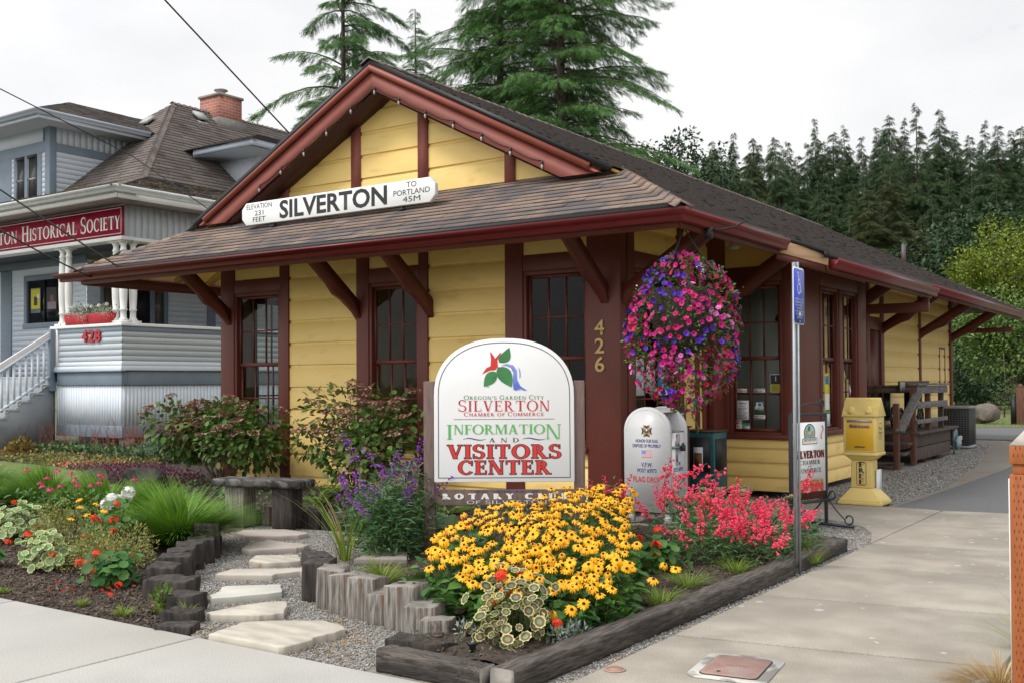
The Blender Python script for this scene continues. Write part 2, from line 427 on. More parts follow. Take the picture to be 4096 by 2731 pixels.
M_IRONCOV = mat('rusty_meter_lid', (0.30, 0.19, 0.16), (0.36, 0.235, 0.20), rough=0.8, scale=8, c3=(0.30, 0.27, 0.26), scale3=4, p3=(0.55, 0.75))
M_RUST = mat('rust_cap', (0.24, 0.13, 0.085), (0.34, 0.22, 0.16), rough=0.85, scale=20)
M_MEDGE = mat('chipped_white_collar', (0.50, 0.49, 0.45), (0.26, 0.245, 0.22), rough=0.9, scale=7, ramp=(0.45, 0.55))
M_RUBBER = mat('black_plastic', (0.012, 0.012, 0.013), rough=0.35)
M_ACU = mat('air_unit_black', (0.02, 0.02, 0.021), rough=0.5)
M_ACT = mat('air_unit_grey_top', (0.22, 0.22, 0.21), rough=0.5)
M_METER = mat('grey_blue_meter', (0.19, 0.27, 0.31), (0.24, 0.32, 0.36), rough=0.45, scale=10)
M_ROCK = mat('boulder_rock', (0.10, 0.085, 0.068), (0.17, 0.145, 0.12), rough=0.95, scale=3, detail=9, bump=0.9, bscale=5)
M_BASALT = mat('dark_basalt', (0.022, 0.02, 0.019), (0.06, 0.054, 0.05), rough=0.9, scale=4, detail=8, bump=0.8, bscale=7)
M_PAPER = mat('paper', (0.72, 0.73, 0.74), rough=0.7)
M_PAPERY = mat('yellow_paper', (0.62, 0.55, 0.03), rough=0.7)
M_PAPERB = mat('blue_paper', (0.03, 0.12, 0.40), (0.06, 0.22, 0.55), rough=0.6, scale=8)
M_PAPERD = mat('dark_paper', (0.03, 0.03, 0.035), rough=0.6)
M_PAPERG = mat('green_paper', (0.05, 0.25, 0.16), rough=0.6)
M_REDP = mat('red_planter', (0.42, 0.02, 0.03), rough=0.5)
M_DOORW = mat('orange_wood_door', (0.33, 0.11, 0.02), (0.42, 0.16, 0.035), rough=0.4, scale=5, stretch=(4, 4, 0.5))
M_WIRE = mat('black_cable', (0.012, 0.012, 0.012), rough=0.6)
M_BULB = mat('clear_bulb', (0.33, 0.30, 0.27), rough=0.15, spec=0.8)
M_LAMPB = mat('lamp_brown', (0.03, 0.02, 0.015), rough=0.5)
# plants
M_BARK = mat('bark', (0.055, 0.042, 0.033), (0.10, 0.08, 0.065), rough=0.95, scale=12, stretch=(2, 2, 0.4), bump=0.5)
def leafm(name, a, b_, **kw):
    d = dict(rough=0.55, scale=4, island=0.35, hue=0.018, trans=0.22, spec=0.3); d.update(kw)
    return mat(name, a, b_, **d)
M_HYD = leafm('hydrangea_leaf', (0.055, 0.125, 0.022), (0.11, 0.18, 0.038), c3=(0.18, 0.10, 0.04), scale3=1.6, p3=(0.5, 0.68))
M_HYDF = leafm('hydrangea_bract', (0.55, 0.33, 0.31), (0.45, 0.26, 0.18), hue=0.01)
M_HYDC = leafm('hydrangea_seed_head', (0.16, 0.065, 0.035), (0.22, 0.10, 0.06))
M_STEM = leafm('green_stem', (0.06, 0.085, 0.025), (0.09, 0.11, 0.035), trans=0)
M_BSTEM = mat('brown_stem', (0.07, 0.045, 0.03), (0.11, 0.07, 0.045), rough=0.8, scale=10)
M_RUDL = leafm('coneflower_leaf', (0.035, 0.115, 0.018), (0.075, 0.175, 0.03))
M_RUDP = leafm('golden_petal', (0.88, 0.39, 0.004), (0.92, 0.47, 0.008), island=0.16, hue=0.006, trans=0.18)
M_RUDC = mat('dark_cone', (0.012, 0.006, 0.005), (0.03, 0.015, 0.01), rough=0.7, scale=200)
M_PENL = leafm('penstemon_leaf', (0.05, 0.13, 0.04), (0.11, 0.21, 0.08))
M_PURP = leafm('purple_bell', (0.22, 0.03, 0.40), (0.34, 0.08, 0.52), island=0.3)
M_PINK = leafm('hot_pink_bell', (0.86, 0.035, 0.13), (0.92, 0.12, 0.22), island=0.15, hue=0.01)
M_GERO = leafm('scarlet_petal', (0.72, 0.045, 0.012), (0.80, 0.08, 0.02), island=0.15, hue=0.006)
M_GERL = leafm('geranium_leaf', (0.035, 0.12, 0.025), (0.065, 0.17, 0.035))
M_VARC = leafm('cream_leaf_edge', (0.46, 0.50, 0.17), (0.56, 0.58, 0.26), island=0.15)
M_VARG = leafm('grey_green_leaf', (0.14, 0.24, 0.10), (0.20, 0.30, 0.14))
M_VARM = leafm('maroon_leaf_zone', (0.15, 0.065, 0.05), (0.19, 0.10, 0.07))
M_OLIVE = leafm('olive_small_leaf', (0.20, 0.21, 0.05), (0.32, 0.31, 0.10))
M_GRASS = leafm('fountain_grass', (0.085, 0.20, 0.012), (0.16, 0.30, 0.03), island=0.4, rough=0.5)
M_GRASSY = leafm('yellow_green_grass', (0.14, 0.22, 0.02), (0.20, 0.28, 0.035), island=0.35)
M_TAN = leafm('dry_straw', (0.34, 0.22, 0.09), (0.44, 0.31, 0.14), island=0.3)
M_LAWNG = leafm('lawn_blade', (0.075, 0.16, 0.02), (0.14, 0.20, 0.045), island=0.4)
M_PETM = leafm('magenta_petal', (0.42, 0.003, 0.12), (0.56, 0.010, 0.20), island=0.3, hue=0.012, trans=0.15)
M_PETR = leafm('cerise_petal', (0.44, 0.002, 0.065), (0.52, 0.008, 0.10), island=0.2, trans=0.15)
M_PETV = leafm('violet_petal', (0.075, 0.012, 0.33), (0.11, 0.02, 0.42), island=0.25, trans=0.15)
M_PETP = leafm('pale_pink_petal', (0.62, 0.085, 0.38), (0.70, 0.20, 0.50), island=0.15, trans=0.15)
M_PETC = mat('petal_throat', (0.05, 0.002, 0.02), rough=0.8)
M_PETL = leafm('petunia_leaf', (0.055, 0.14, 0.035), (0.11, 0.22, 0.06))
M_WFLOW = leafm('white_floret', (0.72, 0.72, 0.66), (0.80, 0.80, 0.76), island=0.1, hue=0)
M_FERN = leafm('fern_green', (0.075, 0.15, 0.02), (0.13, 0.22, 0.035))
M_ROUND = leafm('round_glossy_leaf', (0.06, 0.15, 0.03), (0.11, 0.22, 0.05), rough=0.4)
M_SEDP = leafm('purple_sedum', (0.10, 0.04, 0.055), (0.17, 0.065, 0.095))
M_SEDG = leafm('sedum_head', (0.30, 0.19, 0.13), (0.27, 0.25, 0.12))
M_CORAL = leafm('coral_bell_flower', (0.50, 0.09, 0.11), (0.42, 0.14, 0.10))
M_SILVER = leafm('silver_leaf', (0.26, 0.33, 0.27), (0.36, 0.42, 0.35))
M_GCOV = leafm('groundcover_leaf', (0.05, 0.10, 0.035), (0.12, 0.17, 0.07), island=0.5)
M_CONE = leafm('coneflower_pink', (0.42, 0.02, 0.08), (0.5, 0.05, 0.13))
M_CONIF = leafm('conifer_needles', (0.055, 0.15, 0.034), (0.14, 0.27, 0.08), island=0.5, trans=0.12)
M_FOR = leafm('forest_needles', (0.026, 0.062, 0.020), (0.065, 0.11, 0.038), island=0.55, trans=0.1, scale=0.25)
M_FORO = leafm('olive_forest_needles', (0.035, 0.055, 0.015), (0.075, 0.09, 0.026), island=0.5, trans=0.1, scale=0.25)
M_OAK = leafm('dark_broad_leaf', (0.016, 0.042, 0.014), (0.040, 0.075, 0.028), island=0.5, trans=0.15)
M_LIME = leafm('yellow_green_leaf', (0.13, 0.18, 0.012), (0.19, 0.24, 0.025), island=0.4)
M_DOG = leafm('dogwood_leaf', (0.060, 0.125, 0.022), (0.15, 0.22, 0.055), island=0.5)
M_LARCH = leafm('light_sapling_leaf', (0.15, 0.24, 0.05), (0.20, 0.30, 0.075), island=0.35)

def spots(m, scale, r, col_, amt):
    t = m.node_tree; lk = t.links.new; b = t.nodes['Principled BSDF']; src = b.inputs['Base Color'].links[0].from_socket
    tc = N(t, 'ShaderNodeTexCoord'); vo = N(t, 'ShaderNodeTexVoronoi'); vo.inputs['Scale'].default_value = scale; nz = N(t, 'ShaderNodeTexNoise'); nz.inputs['Scale'].default_value = 0.9
    lk(tc.outputs['Object'], vo.inputs['Vector']); lk(tc.outputs['Object'], nz.inputs['Vector'])
    sx_ = N(t, 'ShaderNodeSeparateColor'); lk(vo.outputs['Color'], sx_.inputs[0])
    a = N(t, 'ShaderNodeMath', operation='LESS_THAN'); ml = N(t, 'ShaderNodeMath', operation='MULTIPLY'); ml.inputs[1].default_value = r; lk(sx_.outputs[0], ml.inputs[0]); lk(vo.outputs['Distance'], a.inputs[0]); lk(ml.outputs[0], a.inputs[1])
    g_ = N(t, 'ShaderNodeMath', operation='GREATER_THAN'); g_.inputs[1].default_value = .52; lk(nz.outputs['Fac'], g_.inputs[0])
    p_ = N(t, 'ShaderNodeMath', operation='MULTIPLY'); lk(a.outputs[0], p_.inputs[0]); lk(g_.outputs[0], p_.inputs[1]); q_ = N(t, 'ShaderNodeMath', operation='MULTIPLY'); q_.inputs[1].default_value = amt; lk(p_.outputs[0], q_.inputs[0])
    mx_ = N(t, 'ShaderNodeMix', data_type='RGBA'); mx_.inputs[7].default_value = (*col_, 1); lk(src, mx_.inputs[6]); lk(q_.outputs[0], mx_.inputs[0])
    n2 = N(t, 'ShaderNodeTexNoise'); n2.inputs['Scale'].default_value = 130; n2.inputs['Detail'].default_value = 3; lk(tc.outputs['Object'], n2.inputs['Vector'])
    mr = N(t, 'ShaderNodeMapRange'); mr.inputs['From Min'].default_value = .3; mr.inputs['From Max'].default_value = .7; mr.inputs['To Min'].default_value = .72; mr.inputs['To Max'].default_value = 1.24; lk(n2.outputs['Fac'], mr.inputs['Value'])
    hs = N(t, 'ShaderNodeHueSaturation'); lk(mr.outputs['Result'], hs.inputs['Value']); lk(mx_.outputs[2], hs.inputs['Color']); lk(hs.outputs['Color'], b.inputs['Base Color'])
spots(M_CONC_B, 7.0, 0.22, (0.46, 0.45, 0.42), 0.7)
spots(M_CONC_A, 3.0, 0.05, (0.25, 0.22, 0.17), 0.6)

def wthing(name, label, cat, loc, rz=0.0, group=None):
    """thing whose parts are modelled in world coordinates"""
    o = thing(name, label, cat, loc, rz, group)
    return o
def wpin(o):
    return (Matrix.Translation(o.location) @ Matrix.Rotation(o.rotation_euler[2], 4, 'Z')).inverted()
def wbuild(g, name, mats, parent, **kw):
    o = g.build(name, mats, parent, **kw)
    o.matrix_parent_inverse = wpin(parent)
    return o
def sub(g, name, mats, parent, **kw):
    """child of a part that itself is modelled in world coordinates"""
    return g.build(name, mats, parent, **kw)

# ------------------------------------------------------------------ lettering
_tmpc = 0
def text_mesh(s, bold=0.0):
    cu = bpy.data.curves.new('lettering', 'FONT')
    cu.body = s; cu.resolution_u = 3; cu.offset = bold
    o = bpy.data.objects.new('lettering', cu); COL.objects.link(o)
    dg = bpy.context.evaluated_depsgraph_get(); dg.update()
    me = bpy.data.meshes.new_from_object(o.evaluated_get(dg))
    V = np.array([v.co[:] for v in me.vertices]).reshape(-1, 3); F = [list(p.vertices) for p in me.polygons]
    bpy.data.objects.remove(o); bpy.data.curves.remove(cu); bpy.data.meshes.remove(me)
    return V, F

def ring(cx, cy, rx, ry, tx, ty, a0, a1, n=18):
    a = np.radians(np.linspace(a0, a1, n))
    o = [(cx + rx * math.cos(t), cy + ry * math.sin(t)) for t in a]
    i = [(cx + (rx - tx) * math.cos(t), cy + (ry - ty) * math.sin(t)) for t in a[::-1]]
    return o + i
def serif_glyph(ch, S=0.17, T=0.06):
    P = []; sh = 0.045; sw = 0.075
    def rect(x0, y0, x1, y1): P.append([(x0, y0), (x1, y0), (x1, y1), (x0, y1)])
    def stem(x, w=S, y0=0, y1=1, bot=True, top=True):
        rect(x, y0, x + w, y1)
        if bot: rect(x - sw, y0, x + w + sw, y0 + sh)
        if top: rect(x - sw, y1 - sh, x + w + sw, y1)
    def dia(x0, y0, x1, y1, w): P.append([(x0, y0), (x0 + w, y0), (x1 + w, y1), (x1, y1)])
    W = 0.7
    if ch == 'A':
        dia(0.06, 0, 0.34, 1, T * 1.3); dia(0.58, 0, 0.30, 1, S); rect(0.17, 0.3, 0.56, 0.3 + T); rect(0, 0, 0.22, sh); rect(0.5, 0, 0.84, sh); W = 0.84
    elif ch == 'B':
        stem(0.08); P.append(ring(0.25, 0.74, 0.34, 0.26, S, T, -90, 90)); P.append(ring(0.25, 0.25, 0.40, 0.275, S, T, -90, 90)); W = 0.68
    elif ch == 'C':
        P.append(ring(0.46, 0.5, 0.46, 0.52, S, T, 42, 318, 28)); rect(0.77, 0.66, 0.81, 0.98); W = 0.84
    elif ch == 'D':
        stem(0.08); P.append(ring(0.25, 0.5, 0.58, 0.5, S, T, -90, 90, 24)); W = 0.86
    elif ch == 'E':
        stem(0.08); rect(0.2, 1 - T, 0.62, 1); rect(0.2, 0.5, 0.5, 0.5 + T); rect(0.2, 0, 0.66, T); rect(0.59, 0.76, 0.62, 1); rect(0.63, 0, 0.66, 0.26); rect(0.48, 0.4, 0.51, 0.66); W = 0.7
    elif ch == 'F':
        stem(0.08); rect(0.2, 1 - T, 0.60, 1); rect(0.2, 0.5, 0.48, 0.5 + T); rect(0.57, 0.76, 0.60, 1); rect(0.46, 0.4, 0.49, 0.66); W = 0.62
    elif ch == 'G':
        P.append(ring(0.46, 0.5, 0.46, 0.52, S, T, 42, 330, 28)); stem(0.68, S * .9, 0.06, 0.46, bot=False); rect(0.77, 0.68, 0.81, 0.98); W = 0.92
    elif ch == 'H':
        stem(0.08); stem(0.62); rect(0.2, 0.48, 0.66, 0.48 + T); W = 0.88
    elif ch == 'I':
        stem(0.08); W = 0.34
    elif ch == 'L':
        stem(0.08); rect(0.2, 0, 0.64, T); rect(0.6, 0, 0.64, 0.28); W = 0.66
    elif ch == 'M':
        stem(0.08, T); dia(0.44, 0, 0.10, 1, S); dia(0.44, 0, 0.80, 1, T); stem(0.82, S); W = 1.08
    elif ch == 'N':
        stem(0.08, T); dia(0.58, 0, 0.06, 1, S); stem(0.70, T, bot=False); W = 0.86
    elif ch == 'O':
        P.append(ring(0.48, 0.5, 0.48, 0.52, S, T, 0, 180, 24)); P.append(ring(0.48, 0.5, 0.48, 0.52, S, T, 180, 360, 24)); W = 0.96
    elif ch == 'P':
        stem(0.08); P.append(ring(0.25, 0.72, 0.38, 0.28, S, T, -90, 90)); W = 0.66
    elif ch == 'R':
        stem(0.08); P.append(ring(0.25, 0.73, 0.36, 0.27, S, T, -90, 90)); dia(0.62, 0, 0.30, 0.48, S); rect(0.6, 0, 0.88, sh); W = 0.84
    elif ch == 'S':
        P.append(ring(0.32, 0.745, 0.30, 0.275, S * .85, T, 35, 268, 22)); P.append(ring(0.33, 0.255, 0.32, 0.275, S * .85, T, -148, 92, 22)); rect(0.55, 0.72, 0.585, 0.98); rect(0.03, 0.02, 0.065, 0.3); W = 0.66
    elif ch == 'T':
        stem(0.32, top=False); rect(0.02, 1 - T, 0.79, 1); rect(0.02, 0.74, 0.055, 1); rect(0.755, 0.74, 0.79, 1); W = 0.8
    elif ch == 'U':
        stem(0.08, S, 0.3, 1, bot=False); stem(0.62, T, 0.3, 1, bot=False); P.append(ring(0.38, 0.32, 0.30, 0.33, S * .8, T, 180, 360)); W = 0.84
    elif ch == 'V':
        dia(0.34, 0, 0.06, 1, S); dia(0.40, 0, 0.68, 1, T); rect(0, 1 - sh, 0.30, 1); rect(0.58, 1 - sh, 0.84, 1); W = 0.82
    elif ch == 'Y':
        dia(0.30, 0.44, 0.03, 1, S); dia(0.36, 0.44, 0.64, 1, T); stem(0.28, S, 0, 0.5, top=False); W = 0.76
    elif ch == "'":
        dia(0.06, 0.68, 0.06, 1, 0.12); W = 0.24
    else:
        W = 0.34
    return P, W
def grow(poly, d):
    p = np.array(poly); n = len(p)
    ar = sum(p[i][0] * p[(i + 1) % n][1] - p[(i + 1) % n][0] * p[i][1] for i in range(n))
    if ar < 0: p = p[::-1]
    e = np.roll(p, -1, 0) - p; l = np.linalg.norm(e, axis=1, keepdims=True) + 1e-9
    nn = np.stack([e[:, 1], -e[:, 0]], 1) / l
    m = nn + np.roll(nn, 1, 0); q = (m * np.roll(nn, 1, 0)).sum(1, keepdims=True); q[np.abs(q) < 0.35] = 0.35
    return p + d * m / q
def serif_text(s, S=0.17, T=0.06, gap=0.1, big=None, growby=0.0):
    """polygons of a line; `big` maps character index to (scale, drop)"""
    x = 0; out_ = []
    for i, ch in enumerate(s):
        sc, dy = (big or {}).get(i, (1.0, 0.0))
        P, W = serif_glyph(ch, S / (sc ** 0.5), T)
        for p in P:
            p = grow(p, growby / sc) if growby else np.array(p)
            out_.append(p * sc + [x, dy])
        x += W * sc + gap
    return out_, x - gap

def letter(parent, name, s, m, o, ux, uy, w=None, h=0.1, style='sans', align='c', bold=0.0, lift=0.002, big=None, S=0.17, T=0.06, gap=0.1, growby=0.0, world=False, thick=0.0):
    """one line of lettering, capital height h, fitted to width w, centred on o"""
    ux = np.asarray(ux, float); uy = np.asarray(uy, float); nn = np.cross(ux, uy); o = np.asarray(o, float)
    g = G()
    if style == 'sans':
        V, F = text_mesh(s, bold)
        y0 = 0.0; capV, _ = text_mesh('H'); ch = capV[:, 1].max()
        x0, x1 = V[:, 0].min(), V[:, 0].max()
        sy = h / ch; sx = (w / (x1 - x0)) if w else sy
        X = (V[:, 0] - (x0 + x1) / 2) * sx; Y = V[:, 1] * sy
        if align == 'l': X -= X.min()
        g.add(o + X[:, None] * ux + Y[:, None] * uy + nn * lift, F, 0)
        if thick:
            g2 = G()
            for f in F: g.prism(np.stack([X[f], Y[f]], 1), o + nn * (lift - thick), ux, uy, thick - 0.0003)
    else:
        P, tot = serif_text(s, S, T, gap, big, growby)
        sy = h; sx = (w / tot) if w else h
        for i, p in enumerate(P):
            X = (p[:, 0] - tot / 2) * sx; Y = p[:, 1] * sy
            V = o + X[:, None] * ux + Y[:, None] * uy + nn * (lift + 0.00025 * (i % 7))
            a = sum(p[j][0] * p[(j + 1) % len(p)][1] - p[(j + 1) % len(p)][0] * p[j][1] for j in range(len(p)))
            idx = list(range(len(p))) if a > 0 else list(range(len(p)))[::-1]
            if len(p) > 8:        # a ring: quads between outer and inner edge
                n2 = len(p) // 2
                F = [[j, j + 1, len(p) - 2 - j, len(p) - 1 - j] for j in range(n2 - 1)]
                if a < 0: F = [f[::-1] for f in F]
                g.add(V, F)
            else:
                g.add(V, [idx])
    o_ = g.build(name, [m], parent)
    if world: o_.matrix_parent_inverse = wpin(parent)
    return o_

EX, EY, EZ = np.array([1.0, 0, 0]), np.array([0, 1.0, 0]), np.array([0, 0, 1.0])

# ------------------------------------------------------------------ setting
def sheet(name, poly, z, m, thick=0.0, kind='structure', cuts=None):
    g = G()
    p = np.array(poly, float)
    if thick: g.prism(p, (0, 0, z - thick), EX, EY, thick)
    else:
        a = sum(p[i][0] * p[(i + 1) % len(p)][1] - p[(i + 1) % len(p)][0] * p[i][1] for i in range(len(p)))
        if a < 0: p = p[::-1]
        g.add(np.column_stack([p, np.full(len(p), z)]), [list(range(len(p)))])
    return reg(g.build(name, m), kind=kind)
sheet('ground', [(-700, -300), (700, -300), (700, 900), (-700, 900)], -0.06, M_DIRT)

# side path and the front sidewalk, cast in slabs with tooled joints
sheet('path_bed', [(-2.79, 2.4), (-1.04, 2.4), (-1.04, 13.2), (-2.79, 12.9)], -0.025, M_SOIL)
sheet('sidewalk_bed', [(-40, -3), (-3.19, -3), (-3.19, 4.18), (-40, 4.18)], -0.03, M_SOIL)
def slab(g, poly, z=0.0, t=0.09):
    g.prism(np.array(poly), (0, 0, z - t), EX, EY, t)
g = G()
xs = [-40, -19.2, -13.2, -7.16, -5.185, -3.19, 0.9, 6, 14]
for a, b in zip(xs[:-1], xs[1:]):
    if a >= -3.2: continue
    slab(g, [(a + .009, 1.0), (b - .009, 1.0), (b - .009, 4.19), (a + .009, 4.19)])
    slab(g, [(a + .007, -3.0), (b - .007, -3.0), (b - .007, 0.986), (a + .007, 0.986)])
o = g.build('sidewalk', M_CONC_A, bevel=0.009); reg(o, kind='structure')
g = G()
def jx(x, y): return y + 0.16 * (x + 2.8)          # the joints run a little askew
ys = [4.203, 5.80, 7.22, 8.68, 10.03]
slab(g, [(-3.18, -3), (0.6, -3), (0.6, 2.5), (-3.18, 2.5)])
slab(g, [(-3.18, 2.514), (0.6, 2.514), (0.6, 4.4), (-0.95, 4.45), (-2.8, 4.19), (-3.18, 4.19)])
for i in range(4):
    y0, y1 = ys[i], ys[i + 1]
    xr = -1.03
    slab(g, [(-2.8, y0 + .016), (xr, jx(xr, y0) + .016), (xr, jx(xr, y1) - .016), (-2.8, y1 - .016)])
slab(g, [(-2.8, 10.045), (-1.03, 10.33), (-1.03, 13.3), (-2.795, 12.97)])
curve = [(-2.812, 10.05), (-2.81, 12.965), (-3.02, 13.02), (-3.45, 13.03), (-4.3, 12.92), (-5.6, 12.8), (-5.6, 11.9), (-4.6, 11.75), (-4.1, 11.7), (-3.7, 11.55), (-3.42, 11.38), (-3.18, 11.12), (-3.0, 10.75), (-2.9, 10.4)]
slab(g, curve)
o = g.build('path', M_CONC_B, bevel=0.009); reg(o, kind='structure')

sheet('road', [(-3.40, 12.95), (-0.9, 13.25), (6, 14), (6, 80), (-1.5, 80), (-1.5, 44), (-8, 38.5), (-14, 36.5), (-30, 36.5), (-30, 29.2), (-5.6, 28.9), (-4.70, 29.1), (-4.0, 27.5), (-3.35, 23), (-3.19, 19.6), (-3.24, 17.6), (-3.29, 15.7), (-3.34, 14.3)], -0.012, M_ASPH)
sheet('gravel_path', [(-4.0, 4.192), (-2.2, 4.192), (-2.805, 4.22), (-2.805, 10.1), (-3.1, 11.1), (-3.6, 11.6), (-4.4, 11.8), (-5.8, 12), (-7, 10.62), (-5, 7), (-7.0, 8.1), (-9.6, 7.9), (-9.6, 7.2), (-7.7, 6.4), (-7.0, 5.4), (-6.4, 4.8), (-5.2, 4.192)], -0.02, M_GRAVB)
sheet('gravel_strip', [(-5.9, 12.7), (-3.55, 13.0), (-3.2, 13.0), (-3.0, 16.5), (-3.0, 22), (-3.6, 28.5), (-5.0, 29.7), (-16, 29.6), (-16, 27.5), (-5.9, 27.5)], -0.03, M_GRAVB)

def height_sheet(name, x0, x1, y0, y1, nx, ny, zf, m, inside=None, kind='structure'):
    X, Y = np.meshgrid(np.linspace(x0, x1, nx), np.linspace(y0, y1, ny))
    Zv = zf(X, Y)
    V = np.stack([X, Y, Zv], 2).reshape(-1, 3)
    F = []
    for j in range(ny - 1):
        for i in range(nx - 1):
            cx, cy = X[j, i] + (x1 - x0) / nx / 2, Y[j, i] + (y1 - y0) / ny / 2
            if inside is None or inside(cx, cy):
                a = j * nx + i; F.append([a, a + 1, a + nx + 1, a + nx])
    gg = G(); gg.add(V, np.array(F))
    return reg(gg.build(name, m, smooth=True), kind=kind)
def pip(poly):
    P = np.array(poly)
    def f(x, y):
        c = False; j = len(P) - 1
        for i in range(len(P)):
            if (P[i, 1] > y) != (P[j, 1] > y) and x < (P[j, 0] - P[i, 0]) * (y - P[i, 1]) / (P[j, 1] - P[i, 1]) + P[i, 0]: c = not c
            j = i
        return c
    return f
def wob(X, Y, s=1.0):
    return 0.5 * (np.sin(X * 3.1 * s + Y * 1.7 * s) * np.sin(Y * 4.3 * s - X * 1.1 * s)) + 0.3 * np.sin(X * 9.7 * s + 1) * np.sin(Y * 8.3 * s + 2)
BED_R = [(-3.86, 4.62), (-3.02, 4.5), (-2.96, 9.5), (-4.0, 10.0), (-5.2, 9.6), (-6.2, 8.6), (-6.7, 7.6), (-6.1, 7.0), (-5.55, 6.0), (-5.3, 5.5), (-4.7, 5.25), (-4.2, 5.15)]
BED_L = [(-5.62, 4.21), (-16, 4.21), (-26, 4.21), (-26, 13.4), (-12.6, 13.4), (-12.6, 10.55), (-5.9, 10.55), (-5.4, 9.9), (-6.2, 8.6), (-7.2, 8.35), (-8.1, 8.2), (-9.3, 7.8), (-9.5, 7.5), (-8.6, 7.1), (-7.7, 6.42), (-7.15, 5.8), (-6.75, 5.2), (-6.3, 4.85)]
height_sheet('garden_bed', -6.8, -2.8, 4.3, 10.2, 90, 120, lambda X, Y: 0.045 + 0.022 * wob(X, Y, 2.2) + 0.012 * np.sin(X * 31) * np.sin(Y * 27), M_SOIL, pip(BED_R))
def zl(X, Y):
    d = np.clip((Y - 4.21) / 3.0, 0, 1)
    return -0.012 + 0.10 * d + np.minimum(d * 4, 1) * (0.02 * wob(X, Y, 1.3) + 0.010 * np.sin(X * 29) * np.sin(Y * 33))
height_sheet('planting_bed', -26, -5.3, 4.2, 13.4, 300, 140, zl, M_SOIL, pip(BED_L))
LAWN = [(-26, 8.2), (-13.6, 8.0), (-12.3, 8.4), (-13.2, 9.3), (-15.0, 10.2), (-17.5, 10.6), (-26, 11.2)]
height_sheet('lawn', -26, -12, 7.9, 11.4, 120, 40, lambda X, Y: zl(X, Y) + 0.035 + 0 * X, M_LAWN, pip(LAWN))
sheet('park_lawn', [(-7.0, 36.2), (-2, 37.5), (-1.5, 44), (-1.5, 120), (-120, 120), (-120, 40), (-30, 37), (-12, 36.5)], -0.004, M_LAWN)
def hz(X, Y):
    d = np.clip((Y - 78 + 0.28 * X) / 110, 0, 1)
    return -0.3 + 20 * d ** 1.3 + 0.6 * wob(X, Y, 0.03)
height_sheet('hillside', -140, 190, 70, 230, 60, 40, hz, M_DIRT)

# ================================================================== the depot
YF, XL, XR, YB = 10.6, -12.54, -5.75, 27.8
XRG, ZR, KS = -9.15, 5.72, 0.514
def ztop(x): return ZR - KS * abs(x - XRG)
dep = wthing('depot_building', 'long yellow clapboard depot with dark red trim and brown shingle roof', 'building', (-9.15, 10.6, 0))
PIT, PH = 0.3136, 3.049

cs0 = 1 / math.hypot(1, KS); sn0 = KS * cs0
def siding(g, o, U, nrm, u0, u1, z0, z1, mi=0, pit=PIT, ph=PH):
    """horizontal drop siding on the plane o + u*U + z*Z, facing nrm"""
    o = np.asarray(o, float); U = np.asarray(U, float); nrm = np.asarray(nrm, float)
    k0 = math.floor((z0 - ph) / pit)
    z = ph + k0 * pit
    while z < z1 - 1e-6:
        prof = [(z + 0.0, 0.0), (z + pit - 0.055, 0.0), (z + pit - 0.05, -0.008), (z + pit - 0.03, -0.018), (z + pit - 0.006, -0.024), (z + pit, -0.024), (z + pit, 0.0)]
        pts = [(min(max(a, z0), z1), b) for a, b in prof]
        V = []
        for a, b in pts:
            for u in (u0, u1): V.append(o + U * u + EZ * a + nrm * b)
        F = []
        flip = np.dot(np.cross(U, EZ), nrm) < 0
        for i in range(len(pts) - 1):
            if abs(pts[i][0] - pts[i + 1][0]) < 1e-7 and abs(pts[i][1] - pts[i + 1][1]) < 1e-7: continue
            f = [2 * i, 2 * i + 1, 2 * i + 3, 2 * i + 2]
            F.append(f[::-1] if flip else f)
        if F: g.add(np.array(V), F, mi)
        z += pit

FY = (0, -1, 0); RX = (1, 0, 0)
# facade siding, gable included
g = G()
o0 = (0, YF, 0)
for a, b in ((-11.10, -9.79), (-8.55, -7.33)): siding(g, o0, EX, FY, a, b, 0.08, 3.9)
for a, b in ((-12.25, -11.28), (-9.57, -8.70), (-7.07, -6.16)):
    siding(g, o0, EX, FY, a, b, 0.08, 0.70); siding(g, o0, EX, FY, a, b, 3.06, 3.9)
siding(g, o0, EX, FY, -12.6, -5.7, 3.9, 5.6)
ob = wbuild(g, 'front_wall', M_YEL, dep)
s = KS / math.hypot(1, KS); c = 1 / math.hypot(1, KS)
clip(ob, [((XRG, 0, ZR - 0.1), (s, 0, c)), ((XRG, 0, ZR - 0.1), (-s, 0, c))])
g = G()
oR = (XR, 0, 0)
for a_, b_, c_, d_ in ((12.25, 12.62, 0.7, 3.05), (10.75, 13.45, 3.05, 3.9), (12.72, 12.84, 0.7, 3.05), (16.85, 20.45, 0.45, 3.95), (21.62, YB, 0.62, 3.95), (20.62, 21.4, 2.75, 3.95)):
    g = G(); siding(g, oR, EY, RX, a_, b_, c_, d_); wbuild(g, 'side_wall', M_YEL, dep)
g = G(); g.b2((XR - .06, 10.75, 0.05), (XR - .004, 12.62, 0.70)); g.b2((XR - .06, 12.62, 0.05), (XR - .004, 13.05, 0.70)); wbuild(g, 'base_panel', M_RED, dep)
g = G()   # telegraph bay
oB = (0, 13.45, 0); oS = (-4.77, 0, 0)
siding(g, oB, EX, FY, -5.75, -4.77, 0.06, 0.745, ph=0.06 - .0, pit=.19); siding(g, oS, EY, RX, 13.45, 16.85, 0.06, 0.745, ph=0.06, pit=.19); wbuild(g, 'bay_wall', M_YEL, dep)
g = G(); siding(g, oB, EX, FY, -5.75, -4.77, 3.05, 3.6); siding(g, oS, EY, RX, 13.45, 16.85, 3.05, 3.4); clip(wbuild(g, 'bay_frieze', M_YEL, dep), [((-4.3, 0, 3.15), (sn0, 0, cs0))])
